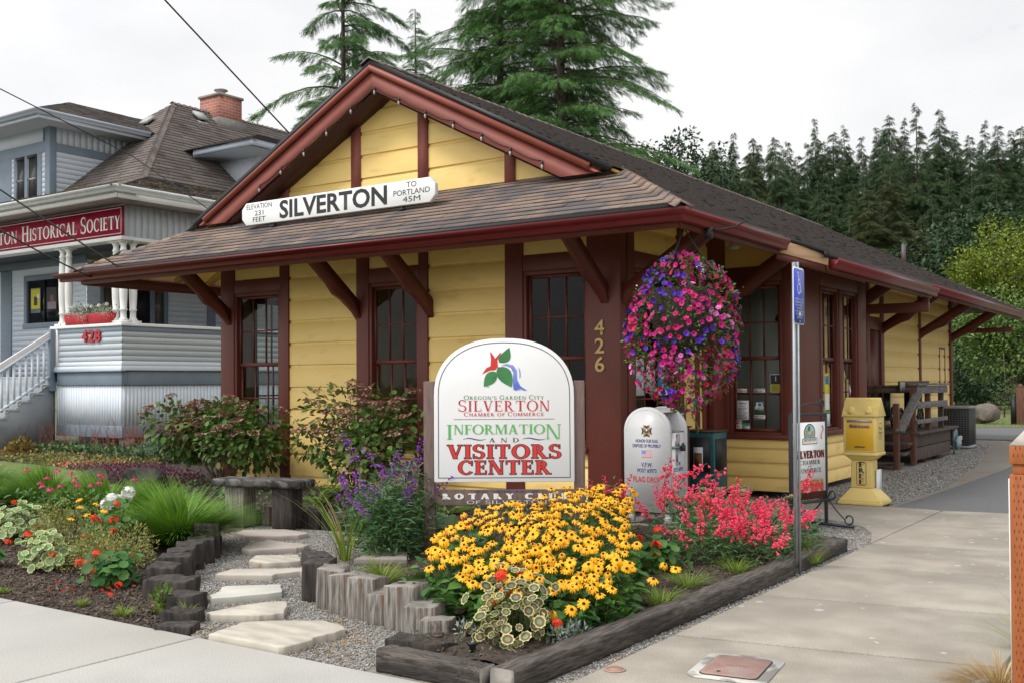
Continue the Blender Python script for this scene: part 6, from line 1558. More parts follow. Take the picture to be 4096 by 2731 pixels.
g = G(); nrmr = np.array([0, -.225, .2]); nrmr = nrmr / np.linalg.norm(nrmr); slv = np.array([0, .2, .225]); slv = slv / np.linalg.norm(slv)
shingles(g, (0, -.20, 1.088), EX, slv, nrmr, .29, lambda v: (-.214, .214), exposure=.021, wmin=.018, wmax=.026, th=.003, jit=.001); g.build('roof_tile', [M_KIOSK, mat('kiosk_shadow_line', (.42, .29, .08), rough=.6)], ki)
for x in (-.105, .105):
    g = G(); g.prism([(-.046, 1.10), (.046, 1.10), (.046, 1.15), (0, 1.205), (-.046, 1.15)], (x, -.02, 0), EX, EZ, .165); dm = g.build('dormer', M_KIOSK, ki, bevel=.004)
    g = G(); g.b2((x - .026, -.189, 1.11), (x + .026, -.1855, 1.15)); g.b2((x - .033, -.188, 1.10), (x + .033, -.1852, 1.108)); g.build('dormer_window', mat('yellow_plastic_dim', (.58, .42, .13), rough=.5), dm)
g = G(); g.b2((-.165, -.186, .67), (.165, -.179, 1.05)); dw = g.build('window_door', M_KIOSKD, ki, bevel=.004)
g = G(); g.b2((-.15, -.19, 1.01), (.15, -.186, 1.04)); g.build('hinge', M_GALV, dw); g = G(); g.b2((-.06, -.192, .705), (.06, -.186, .716)); g.build('handle', M_BLK, dw)
g = G(); g.b2((-.125, -.188, .94), (.125, -.1862, .995)); g.build('label_plate', mat('peach_label', (.55, .32, .13), rough=.5), dw)
letter(ki, 'lettering', 'Real Estate', M_INK, (0, -.188, .952), EX, EZ, w=.225, h=.028, bold=.005)
def frame_line(o, U, pts, w_, m, name, parent):
    g = G(); p = np.array(pts); q = grow(pts, -w_); ar = sum(p[i][0] * p[(i + 1) % len(p)][1] - p[(i + 1) % len(p)][0] * p[i][1] for i in range(len(p)))
    if ar < 0: p = p[::-1]
    nn_ = np.cross(U, EZ); o = np.array(o, float); n = len(p)
    V = [o + U * a + EZ * b + nn_ * .002 for a, b in p] + [o + U * a + EZ * b + nn_ * .002 for a, b in q]
    g.add(np.array(V), [[i, (i + 1) % n, n + (i + 1) % n, n + i] for i in range(n)]); return g.build(name, m, parent)
oct_ = lambda x, z0, z1, c_: [(-x + c_, z0), (x - c_, z0), (x, z0 + c_), (x, z1 - c_), (x - c_, z1), (-x + c_, z1), (-x, z1 - c_), (-x, z0 + c_)]
frame_line((0, -.131, 0), EX, oct_(.06, .235, .525, .02), .006, M_INK, 'border', ki)
for ch, z in zip('FREE', (.46, .39, .32, .25)): letter(ki, 'lettering', ch, M_INK, (0, -.130, z), EX, EZ, w=.075, h=.058, style='serif', S=.22, T=.09)
frame_line((.201, 0, 0), EY, oct_(.075, .80, 1.0, .03), .005, M_INK, 'border', ki)
for s_, z, w_ in (('Real', .92, .10), ('Estate', .87, .12), ('Book', .825, .06)): letter(ki, 'lettering', s_, M_INK, (.201, 0, z), EY, EZ, w=w_, h=.032)
g = G(); g.b2((.14, .0, .06), (.155, .2, .42)); g.build('loose_panel', M_BOX, ki)

# ------------------------------------------------------------------ iron sign stand
az = math.atan2(.961, .277)
af = thing('sign_stand', 'black wrought iron stand holding a white chamber of commerce open sign', 'sign', (-3.615, 10.71, 0), az)
hw_ = .307
def ib(g, a, b, w_=.03): g.bar(a, b, w_, w_)
g = G()
for x in (-hw_, hw_): ib(g, (x, 0, .03), (x, 0, 1.19))
ib(g, (-hw_ + .015, 0, 1.175), (hw_ - .015, 0, 1.175)); ib(g, (-hw_ + .015, 0, .27), (hw_ - .015, 0, .27)); g.build('frame', M_IRON, af, bevel=.003)
for x in (-hw_, hw_):
    g = G(); ib(g, (x, -.32, .018), (x, .32, .018)); g.build('foot', M_IRON, af)
    for sd in (-1, 1):
        P = []
        for t in np.linspace(0, 1, 14): P.append((x, sd * (.025 + .20 * t ** 1.2), .30 - .24 * t ** .8 + .02))
        cy, cz, r0 = sd * .27, .09, .055
        for t in np.linspace(0, 1, 18):
            a = math.radians(200 + 330 * t); r = r0 * (1 - .35 * t); P.append((x, cy + sd * r * math.cos(a), cz + r * math.sin(a)))
        g = G(); g.tube(P, .008, 6)
        P = []
        for t in np.linspace(0, 1, 16):
            a = math.radians(-90 + 300 * t); r = .045 * (1 - .3 * t); P.append((x, sd * (.07 + r * math.cos(a)), .33 + r * math.sin(a)))
        g.tube([(x, sd * .02, .26)] + P, .008, 6); g.build('scroll', M_IRON, af)
P = [(-.30 + .6 * t, 0, 1.19 + .10 * math.sin(math.pi * (t * .86 + .0)) ** 1.0) for t in np.linspace(0, .93, 16)]
for t in np.linspace(0, 1, 14):
    a = math.radians(-60 + 330 * t); r = .045 * (1 - .3 * t); P.append((.24 + r * math.cos(a), 0, 1.285 + r * math.sin(a)))
g = G(); g.tube(P, .009, 6); g.build('crest_scroll', M_IRON, af)
g = G(); g.box((0, 0, .70), (.55, .016, .80)); g.build('back_panel', M_RED, af)
g = G(); g.box((0, -.012, .735), (.55, .008, .72)); g.build('board', M_SIGNW, af)
def fa(s_, z, w_, h, m, style='sans', **kw): letter(af, 'lettering', s_, m, (kw.pop('x', 0), -.0165, z), EX, EZ, w=w_, h=h, style=style, **kw)
fa('SILVERTON', .725, .50, .075, M_INKR, 'serif', S=.26, T=.11, gap=.04, growby=.02, x=.008); fa('SILVERTON', .73, .50, .075, M_INK, 'serif', S=.26, T=.11, gap=.04, lift=.0045)
fa('CHAMBER', .66, .36, .045, M_INK, 'serif'); fa('OF', .632, .06, .018, M_INK, 'serif'); fa('COMMERCE', .575, .40, .045, M_INK, 'serif'); fa('and', .53, .10, .02, M_GREYW)
fa('VISITOR CENTER', .468, .47, .04, M_GOLD, 'serif', S=.24, T=.12, big={0: (1.2, 0), 8: (1.2, 0)}); g = G(); g.b2((-.24, -.0185, .45), (.24, -.017, .453)); g.build('rule', M_INK, af)
fa('OPEN', .385, .46, .10, M_INK, bold=.075, lift=.0012, x=.003); fa('OPEN', .387, .45, .095, M_INKR, bold=.06)
# painted town emblem on the board
g = G()
def pl2(pts, mi, l): g.add(np.array([(x, -.0165 - l, z) for x, z in pts]), [list(range(len(pts)))], mi)
pl2([(.10 * math.cos(t), .985 + .095 * math.sin(t)) for t in np.linspace(0, 2 * math.pi, 30)[:-1]], 3, .001); pl2([(.088 * math.cos(t), .985 + .084 * math.sin(t)) for t in np.linspace(0, 2 * math.pi, 30)[:-1]], 0, .0016)
pl2([(-.085, .95), (.085, .95), (.06, .98), (.0, .965), (-.06, .985)], 1, .0022); pl2([(-.08, .955), (-.03, .955), (-.03, 1.02), (-.07, 1.02)], 2, .0028); pl2([(.03, .955), (.075, .955), (.07, 1.01), (.03, 1.0)], 2, .0028)
pl2([(.045 * math.cos(t) * .5 - .01, 1.03 + .03 * math.sin(t)) for t in np.linspace(0, 2 * math.pi, 14)[:-1]], 4, .0034)
pl2([(-.13, .87), (.13, .87), (.13, .93), (.08, .94), (-.08, .94), (-.13, .93)], 3, .0034); pl2([(-.122, .876), (.122, .876), (.122, .926), (.076, .934), (-.076, .934), (-.122, .926)], 5, .004)
g.build('emblem', [mat('sky_ink', (.35, .55, .6), rough=.5), mat('teal_water_ink', (.08, .35, .45), rough=.5), mat('ochre_ink', (.5, .3, .08), rough=.5), M_INK, M_INKGD, M_CREAM], af)
fa('SILVERTON', .9, .21, .03, M_INK, 'serif', lift=.006)
g = G(); P = [(.22 + .02 * math.sin(6 * t), -.0185, 1.06 - .14 * t) for t in np.linspace(0, 1, 14)]; g.tube(P, .004, 5); g.build('flourish', M_INKRD, af)

# ------------------------------------------------------------------ parking sign
ps = thing('parking_sign', 'blue disabled parking sign on a leaning galvanised post', 'sign', (-2.873, 8.22, 0))
rz_ = R(-2)
g = G(); tilt = np.array([.0, .03, 2.475]); 
for dx_ in (-.018, .018): g.bar((dx_, 0, -.1), np.array([dx_, 0.03, 2.475]), .004, .02, up=(1, 0, 0))
g.bar((0, -.014, -.1), np.array([0, .018, 2.475]), .036, .005, up=(1, 0, 0)); g.build('post', M_GALV, ps)
az2 = R(93); Us = np.array([math.cos(az2), math.sin(az2), 0]); Ns = np.cross(Us, EZ); oc = np.array([.026, .02, 2.20])
def rr(w_, h, c_, n=5):
    P = []
    for cx, cy, a0 in ((w_ / 2 - c_, -h / 2 + c_, -90), (w_ / 2 - c_, h / 2 - c_, 0), (-w_ / 2 + c_, h / 2 - c_, 90), (-w_ / 2 + c_, -h / 2 + c_, 180)):
        for t in np.linspace(0, 90, n): a = math.radians(a0 + t); P.append((cx + c_ * math.cos(a), cy + c_ * math.sin(a)))
    return P
g = G(); g.prism(rr(.30, .455, .035), oc, Us, EZ, .003); g.build('plate', M_SIGNW, ps)
g = G(); g.prism(rr(.28, .435, .03), oc + Ns * .0035, Us, EZ, .001); g.build('face', M_BLUE, ps)
g = G(); of_ = oc + Ns * .0055
def ln(p, q, w_): a = of_ + Us * p[0] + EZ * p[1]; b = of_ + Us * q[0] + EZ * q[1]; g.bar(a, b, w_, .001, up=Ns if False else tuple(Ns))
P = ring(0, .065, .05, .05, .011, .011, 150, 385, 22); p_ = np.array(P); nh = len(P) // 2
g.add(np.array([of_ + Us * x + EZ * z for x, z in p_]), [[j, len(P) - 1 - j, len(P) - 2 - j, j + 1] for j in range(nh - 1)])
for q in (((-.025, .165), (-.015, .09)), ((-.015, .095), (.03, .095)), ((.03, .095), (.055, .03)), ((-.02, .13), (.02, .13))):
    (ax, ay), (bx_, by) = q; d = np.array([bx_ - ax, by - ay]); d /= np.linalg.norm(d); nn2 = np.array([-d[1], d[0]]) * .007
    g.add(np.array([of_ + Us * x + EZ * z + Ns * .0004 for x, z in ((ax - nn2[0], ay - nn2[1]), (bx_ - nn2[0], by - nn2[1]), (bx_ + nn2[0], by + nn2[1]), (ax + nn2[0], ay + nn2[1]))]), [[0, 1, 2, 3]])
g.add(np.array([of_ + Us * (-.027 + .014 * math.cos(t)) + EZ * (.185 + .014 * math.sin(t)) for t in np.linspace(0, 2 * math.pi, 14)[:-1]]), [list(range(13))]); g.build('symbol', M_SIGNW, ps)
for i, (s_, w_) in enumerate((('PARKING WITH D.M.V.', .22), ('DISABLED PERMIT ONLY', .22), ('VIOLATORS SUBJECT TO', .22), ('TOWING UNDER', .16), ('ORS 811.620 AND FINE', .22), ('UP TO       UNDER', .2), ('ORS 811.615', .14))):
    letter(ps, 'lettering', s_, M_SIGNW, of_ + EZ * (-.035 - .024 * i), Us, EZ, w=w_, h=.016)
g = G(); c_ = of_ + EZ * -.147 + Us * .01; g.add(np.array([c_ + Us * x + EZ * z + Ns * .0015 for x, z in ((-.025, -.012), (.025, -.012), (.025, .018), (-.025, .018))]), [[0, 1, 2, 3]]); g.build('patch', M_PAPER, ps)
for z in (.205, -.205):
    g = G(); g.lathe([(.011, 0), (.010, .006), (.0, .009)], 10, of_ + EZ * z, M=frame(Ns)); g.build('bolt', M_GALV, ps)

# ------------------------------------------------------------------ orange post at the right edge
op = thing('wooden_post', 'tall orange brown treated post with a bleached pointed cap at the right edge', 'post', (-.655, 4.66, 0), R(2))
g = G(); g.b2((-.08, -.08, -.1), (.08, .08, 1.15)); g.b2((-.07, -.07, 1.15), (.07, .07, 1.19)); g.b2((-.08, -.08, 1.19), (.08, .08, 1.265)); g.build('shaft', M_ORANGE, op, bevel=.004)
g = G(); frust(g, .08, .08, 1.266, .0, .0, 1.36); g.build('cap', M_POSTTOP, op)
g = G(); rs = np.random.default_rng(4)
for zi, z in enumerate(np.arange(.02, 1.26, .030)):
    if 1.135 < z < 1.2: continue
    for x in np.arange(-.065 + (.008 if zi % 2 else 0), .075, .0165):
        for fx_, fy_, M_ in ((x, -.0803, None), (.0803, x, 1), (-.0803, x, 1)):
            g.b2((fx_ - (.0012 if M_ is None else .0006), fy_ - (.0006 if M_ is None else .0012), z), (fx_ + (.0012 if M_ is None else .0006), fy_ + (.0006 if M_ is None else .0012), z + .013))
o = g.build('incising', M_SLIT, op); o['kind'] = 'stuff'
g = G(); P = [(.015 + .006 * math.sin(9 * z), -.0806, z) for z in np.linspace(0, 1.13, 40)]; g.add(np.array([(x - .0015, y, z) for x, y, z in P] + [(x + .0015, y, z) for x, y, z in P]), [[i, 40 + i, 41 + i, i + 1] for i in range(39)]); g.build('crack', M_SLIT, op)
g = G(); g.b2((-.087, -.06, .25), (-.0825, .07, 1.13)); g.build('paper_notice', M_PAPER, op)

# ------------------------------------------------------------------ ground fittings
mc = thing('meter_cover', 'rusty pink water meter lid with a chipped white collar in the path', 'cover', (-2.19, 5.30, 0), R(8))
g = G(); g.prism(rr(.42, .52, .07), (0, 0, .001), EX, EY, .006); g.build('collar', M_MEDGE, mc)
g = G(); g.prism(rr(.31, .41, .04), (0, 0, .0072), EX, EY, .003); g.build('gap', M_BLK, mc)
g = G(); g.prism(rr(.298, .398, .035), (0, 0, .0104), EX, EY, .004); 
g.build('lid', M_IRONCOV, mc)
g = G()
for i in range(18):
    for j in range(24): g.box((-.128 + i * .0151 + (j % 2) * .005, -.175 + j * .0152, .0152), (.008, .006, .0015))
g.build('tread', M_IRONCOV, mc)['kind'] = 'stuff'
letter(mc, 'lettering', 'WATER', M_IRONCOV, (0, -.01, .0172), EX, EY, w=.12, h=.028, lift=.001)
g = G(); g.lathe([(.011, .016), (.011, .017)], 12, (-.06, -.14, 0)); g.build('key_hole', M_BLK, mc)
cc_ = thing('cleanout_cap', 'small round rusty cap set in the path edge beside the timber', 'cover', (-2.72, 4.925, 0))
g = G(); g.lathe([(.058, .001), (.058, .006), (.054, .007)], 26); g.build('rim', M_IRONCOV, cc_); g = G(); g.lathe([(.047, .0072), (.046, .010)], 24); g.build('lid', M_RUST, cc_)
sp = thing('sprinkler_head', 'black pop up sprinkler head standing in the bare soil', 'sprinkler', (-3.471, 4.673, 0))
g = G(); g.lathe([(.017, -.03), (.018, .07), (.021, .075), (.021, .082)], 18); g.build('riser', M_RUBBER, sp); g = G(); g.lathe([(.026, .082), (.027, .094), (.024, .1), (.012, .101), (.010, .097)], 20); g.build('cap', M_RUBBER, sp); g = G(); g.lathe([(.009, .098), (.006, .103)], 10); g.build('nozzle', M_GALV, sp)

# ------------------------------------------------------------------ freight deck, stairs, cart, utilities along the depot side
dk = wthing('freight_deck', 'dark weathered freight deck with steps and a plank railing', 'deck', (-5.2, 20.7, 0))
for i, y in enumerate(np.arange(19.75, 23.0, .145)):
    pass
g = G()
for y in np.arange(19.72, 22.95, .145): g.b2((-5.72, y, .53), (-4.62, y + .138, .575))
wbuild(g, 'deck_boards', M_DECK, dk, bevel=.004)
for z0, z1 in ((.30, .525), (.06, .285)):
    g = G(); g.b2((-4.76, 19.75, z0), (-4.72, 22.7, z1)); wbuild(g, 'skirt_board', M_DECK, dk, bevel=.004)
for y in (20.78, 21.9): g = G(); g.b2((-4.88, y - .06, -.05), (-4.77, y + .06, .53)); wbuild(g, 'deck_post', M_DECKR, dk)
for i, (y0, z) in enumerate(((19.40, .40), (19.08, .235), (18.78, .075))):
    g = G(); g.b2((-5.72, y0, z - .045), (-4.74, y0 + .3, z)); wbuild(g, 'stair_tread', M_DECK, dk, bevel=.004)
for y, z0, z1, m in ((19.78, 0, 1.42, M_DECKR), (18.62, 0, 1.12, M_DECKR), (20.9, .575, 1.38, M_DECKR), (22.0, .575, 1.38, M_DECK)):
    g = G(); g.b2((-4.79, y - .05, z0), (-4.70, y + .05, z1)); wbuild(g, 'rail_post', m, dk, bevel=.004)
for z0, z1 in ((1.27, 1.41), (1.0, 1.12), (.72, .80)):
    g = G(); g.b2((-4.695, 19.76, z0), (-4.66, 22.2, z1)); wbuild(g, 'rail_board', M_DECKG, dk, bevel=.004)
g = G(); g.b2((-4.82, 19.7, 1.42), (-4.62, 22.25, 1.46)); wbuild(g, 'rail_cap', M_DECKG, dk, bevel=.004)
g = G(); g.bar((-4.66, 19.85, 1.32), (-4.66, 18.5, .64), .04, .15, up=(1, 0, 0)); wbuild(g, 'stair_rail', M_DECKG, dk, bevel=.004)
crt = wthing('baggage_cart', 'dark iron and plank baggage cart standing on the freight deck', 'cart', (-5.35, 21.0, .575))
g = G()
for i in range(4): g.b2((-5.66 + .16 * i, 20.05, 1.38), (-5.52 + .16 * i, 22.2, 1.42))
wbuild(g, 'bed', M_DECK, crt); g = G(); g.b2((-5.66, 20.05, 1.28), (-5.04, 22.2, 1.375)); wbuild(g, 'side_frame', M_DECK, crt)
g = G(); g.b2((-5.06, 20.0, 1.42), (-5.02, 22.25, 1.50)); wbuild(g, 'rack_board', M_DECK, crt)
for y in (20.35, 21.85):
    for x in (-5.62, -5.10):
        g = G(); P = [(x, y + .2 * math.cos(t), .785 + .2 * math.sin(t)) for t in np.linspace(0, 2 * math.pi, 22)]; g.tube(P, .022, 6)
        for t in np.linspace(0, math.pi, 5)[:-1]: g.bar((x, y - .19 * math.cos(t), .785 - .19 * math.sin(t)), (x, y + .19 * math.cos(t), .785 + .19 * math.sin(t)), .02, .02)
        wbuild(g, 'wheel', M_IRON, crt)
    g = G(); g.b2((-5.62, y - .03, .76), (-5.10, y + .03, .82)); g.b2((-5.40, y - .05, .82), (-5.3, y + .05, 1.28)); wbuild(g, 'axle', M_IRON, crt)
nt_ = wthing('card_sign', 'small grey card leaning at the near end of the baggage cart', 'sign', (-5.0, 19.95, 1.3)); g = G(); g.box((-4.99, 20.05, 1.40), (.012, .34, .17)); wbuild(g, 'card', mat('grey_card', (.33, .32, .31), rough=.8), nt_)
ac = thing('air_conditioner', 'black caged air conditioning unit beside the freight deck', 'air conditioner', (-5.12, 25.3, 0))
g = G(); g.b2((-.36, -.36, 0), (.36, .36, .05)); g.build('pad', M_GREYW, ac); g = G(); g.b2((-.32, -.32, .05), (.32, .32, .86)); g.build('cabinet', M_ACU, ac, bevel=.03)
g = G()
for z in np.linspace(.1, .82, 15): P = [(-.335, -.335, z), (.335, -.335, z), (.335, .335, z), (-.335, .335, z), (-.335, -.335, z)]; g.tube(P, .004, 4)
for t in np.linspace(-.33, .33, 12): g.tube([(t, -.335, .06), (t, -.335, .86)], .004, 4); g.tube([(.335, t, .06), (.335, t, .86)], .004, 4)
g.build('cage', mat('cage_grey', (.11, .11, .115), rough=.5), ac); g = G(); g.b2((-.345, -.345, .86), (.345, .345, .93)); g.build('top', M_ACT, ac, bevel=.03)
gm = thing('gas_meter', 'grey blue gas meter with bent pipes standing on the gravel', 'meter', (-4.70, 23.05, 0))
g = G(); g.lathe([(.0, .06), (.10, .10), (.12, .22), (.11, .30), (.0, .34)], 14, (.0, .14, 0), sx=.8); g.build('meter_body', M_METER, gm, smooth=True)
g = G(); g.lathe([(.0, 0), (.13, .02), (.14, .05), (.05, .09), (.0, .10)], 16, (.04, -.12, .22), M=frame((1, 0, 0))); g.build('regulator', M_METER, gm, smooth=True)
g = G(); g.tube([(0, -.12, 0), (0, -.12, .44), (0, -.09, .48), (0, -.06, .48), (0, -.04, .44), (0, -.04, .3)], .022, 8); g.tube([(0, .06, .3), (0, .06, .44), (0, .09, .48), (0, .13, .44), (0, .14, .3)], .022, 8); g.build('pipe', M_METER, gm)
g = G(); g.box((.02, .36, .30), (.07, .14, .10)); g.build('register', mat('meter_cream', (.45, .43, .36), rough=.5), gm, bevel=.02)
def rock(name, label, loc, size, m, seed, cat='rock', group=None, sub_=3, flatt=1.0, rz=0.0):
    bm = bmesh.new(); bmesh.ops.create_icosphere(bm, subdivisions=sub_, radius=1.0); rs = np.random.default_rng(seed); ks = rs.normal(0, 1.6, (6, 3)); ph = rs.uniform(0, 6, 6)
    pl_ = [(rs.normal(0, 1, 3), rs.uniform(.55, .8)) for _ in range(7)]
    for v in bm.verts:
        p = np.array(v.co); 
        for nn_, d_ in pl_:
            nn_ = nn_ / np.linalg.norm(nn_); e = p @ nn_ - d_
            if e > 0: p = p - nn_ * e * .8
        p = p * (1 + .05 * sum(math.sin(k_ @ p * 1.4 + f) for k_, f in zip(ks, ph)))
        v.co = p * np.array(size)
    me = bpy.data.meshes.new(name); bm.to_mesh(me); bm.free(); me.materials.append(m); o = bpy.data.objects.new(name, me); COL.objects.link(o); o.location = loc; o.rotation_euler = (0, 0, rz)
    return reg(o, label, cat, group)
rock('boulder', 'big brown boulder on the grass beyond the asphalt', (-7.0, 38.9, .30), (.50, .4, .42), M_ROCK, 5, 'boulder', rz=.5)
RG = 'dark retaining rocks in the left garden'
for x, y, sx_, sz_, lb in ((-13.5, 9.25, .45, .22, 'long black rock with a sloping left side under the purple stonecrop'), (-12.62, 9.3, .50, .26, 'black rock on the right of the pair, beside the large shrub'), (-14.15, 9.22, .22, .14, 'small grey rock leaning on the left of the black ones'), (-14.3, 9.0, .2, .09, 'flat low stone at the lawn edge left of the black rocks')):
    rock('garden_rock', lb, (x, y, .14 if sx_ > .3 else .06), (sx_, .22, sz_), M_BASALT if sx_ > .3 else M_ROCK, int(abs(x * 100)), group=RG)
fp = thing('bollard_post', 'short brown post with a black lamp strap beyond the boulder', 'post', (-5.84, 38.9, 0))
g = G(); g.b2((-.12, -.12, 0), (.12, .12, 1.25)); g.build('shaft', M_DECKR, fp, bevel=.01); g = G(); frust(g, .12, .12, 1.25, .02, .02, 1.36); g.build('cap', M_DECKR, fp); g = G(); g.b2((-.30, -.1, 0), (-.13, .1, .95)); g.build('side_bollard', M_BLK, fp)

# ================================================================== planting
def tri(v, f): return np.array(v, float), np.array(f)
# leaf templates: length 1 along +y, face up +z
LEAF = tri([(0, 0, 0), (.26, .32, .05), (0, .38, -.02), (-.26, .32, .05), (.22, .68, .02), (0, .7, -.05), (-.22, .68, .02), (0, 1, -.12)], [[0, 1, 2], [0, 2, 3], [1, 4, 5], [1, 5, 2], [2, 5, 6], [2, 6, 3], [4, 7, 5], [5, 7, 6]])
LEAFS = tri([(0, 0, 0), (.25, .45, .04), (0, 1, -.08), (-.25, .45, .04), (0, .45, -.02)], [[0, 1, 4], [1, 2, 4], [0, 4, 3], [4, 2, 3]])
LANCE = tri([(0, 0, 0), (.09, .35, .03), (0, 1, -.16), (-.09, .35, .03), (0, .4, .0)], [[0, 1, 4], [1, 2, 4], [0, 4, 3], [4, 2, 3]])
def blade(n=4, curve=.5, w_=.02):
    t = np.linspace(0, 1, n + 1); V = []; F = []
    for k_ in t: V += [(-w_ * (1 - k_ * .93), 1 * k_ - .12 * curve * k_ * k_, -curve * k_ * k_), (w_ * (1 - k_ * .93), 1 * k_ - .12 * curve * k_ * k_, -curve * k_ * k_)]
    for i in range(n): F += [[2 * i, 2 * i + 1, 2 * i + 3], [2 * i, 2 * i + 3, 2 * i + 2]]
    return tri(V, F)
BLADE = blade()
def disc(n, prof, lobes=0, amp=0.0, z=lambda r: 0):
    """round shape from rings of radii; lobes modulate the rim"""
    V = [(0, 0, z(0))]; F = []
    for k_, r in enumerate(prof):
        for j in range(n):
            a = 2 * math.pi * j / n; rr_ = r * (1 + (amp * math.cos(lobes * a) if k_ == len(prof) - 1 else 0)); V.append((rr_ * math.cos(a), rr_ * math.sin(a), z(r)))
    for j in range(n): F.append([0, 1 + j, 1 + (j + 1) % n])
    for k_ in range(len(prof) - 1):
        for j in range(n):
            a, b = 1 + k_ * n + j, 1 + k_ * n + (j + 1) % n; F += [[a, a + n, b + n], [a, b + n, b]]
    return tri(V, F)
PETU = disc(15, [.28, 1.0], 5, .13, lambda r: -.5 + .5 * r if r < .5 else -.12 + .12 * (r - .3))
PETU_MI = np.array([1] * 15 + [0] * 30)
SCAL = disc(16, [.42, .80, 1.0], 8, .09, lambda r: .16 * r)        # scalloped geranium leaf
SCAL_MI = np.array([0] * 16 + [1] * 32 + [2] * 32)
FLOR = disc(10, [1.0], 5, .28, lambda r: .12 * r)
def rudb(seed=2, d0=.2, d1=.55, n=12):
    V = []; F = []; mi = []
    rs = np.random.default_rng(seed)
    for i in range(n):
        a = 2 * math.pi * i / n + rs.uniform(-.1, .1); c_, s_ = math.cos(a), math.sin(a); dr = rs.uniform(d0, d1); L_ = rs.uniform(.9, 1.05)
        for (r, w_, z) in ((.14, .06, 0), (.5, .15, -.03), (.85 - dr * .12, .13, -.06 - dr * .42), (L_ - dr * .2, .03, -.08 - dr * .8)):
            V += [(r * c_ - w_ * s_, r * s_ + w_ * c_, z), (r * c_ + w_ * s_, r * s_ - w_ * c_, z)]
        b = i * 8
        for k_ in range(3): F += [[b + 2 * k_, b + 2 * k_ + 1, b + 2 * k_ + 3], [b + 2 * k_, b + 2 * k_ + 3, b + 2 * k_ + 2]]; mi += [0, 0]
    b = len(V)
    for r, z in ((.24, -.02), (.23, .12), (.13, .24)):
        for j in range(8): a = 2 * math.pi * j / 8; V.append((r * math.cos(a), r * math.sin(a), z))
    V.append((0, 0, .27))
    for k_ in range(2):
        for j in range(8):
            p, q = b + k_ * 8 + j, b + k_ * 8 + (j + 1) % 8; F += [[p, q, q + 8], [p, q + 8, p + 8]]; mi += [1, 1]
    for j in range(8): F.append([b + 16 + j, b + 16 + (j + 1) % 8, b + 24]); mi.append(1)
    return np.array(V), np.array(F), np.array(mi)
RUD = rudb()
def zframe(d, spin):
    """frames whose z column is d"""
    M_ = frames(d); x, y, z = M_[:, :, 0], M_[:, :, 1], M_[:, :, 2]
    c_, s_ = np.cos(spin)[:, None], np.sin(spin)[:, None]
    return np.stack([x * c_ + z * s_, (z * c_ - x * s_) * -1, y], 2) * 1.0
def unit(v): return v / (np.linalg.norm(v, axis=-1, keepdims=True) + 1e-9)
def plant(name, label, cat, x, y, z=0.05, group=None): return thing(name, label, cat, (x, y, z), 0, group)
def heads(parent, name, meshes, M_, T, cap=100, keyf=None, stuff=True):
    """individual flower parts (shared meshes) up to `cap`, nearest first; the rest as one mesh"""
    n = len(T); order = np.argsort(keyf) if keyf is not None else np.arange(n)
    for i in order[:cap]:
        me = meshes[i % len(meshes)]; o = bpy.data.objects.new(name, me); COL.objects.link(o); o.parent = parent
        m4 = np.eye(4); m4[:3, :3] = M_[i]; m4[:3, 3] = T[i]; o.matrix_local = Matrix(m4.tolist())
    rest = order[cap:]
    if len(rest) and stuff:
        g = G()
        for k_ in range(len(meshes)):
            idx = [i for i in rest if i % len(meshes) == k_]
            if not idx: continue
            me = meshes[k_]; V = np.array([v.co[:] for v in me.vertices]); F = np.array([list(p.vertices) for p in me.polygons]); mi = np.array([p.material_index for p in me.polygons])
            off = sum(len(mm.materials) for mm in meshes[:k_]); g.inst(V, F, M_[idx], T[idx], mi + off)
        o = g.build(name, [m for me in meshes for m in me.materials], parent); o['kind'] = 'stuff'
CAMP = np.array([0, 0, 1.53])
def tmesh(name, T_, mats, mi=None, scale=1.0):
    g = G(); g.add(T_[0] * scale, T_[1], 0 if mi is None else mi); return g.mesh(name, mats)
def minsample(n, f, dmin, tries=40000, rng=RNG):
    P = np.zeros((0, 3)); k_ = 0
    while len(P) < n and k_ < tries:
        p = f(); k_ += 1
        if p is None: continue
        if len(P) == 0 or np.min(np.sum((P - p) ** 2, 1)) > dmin * dmin: P = np.vstack([P, p])
    return P

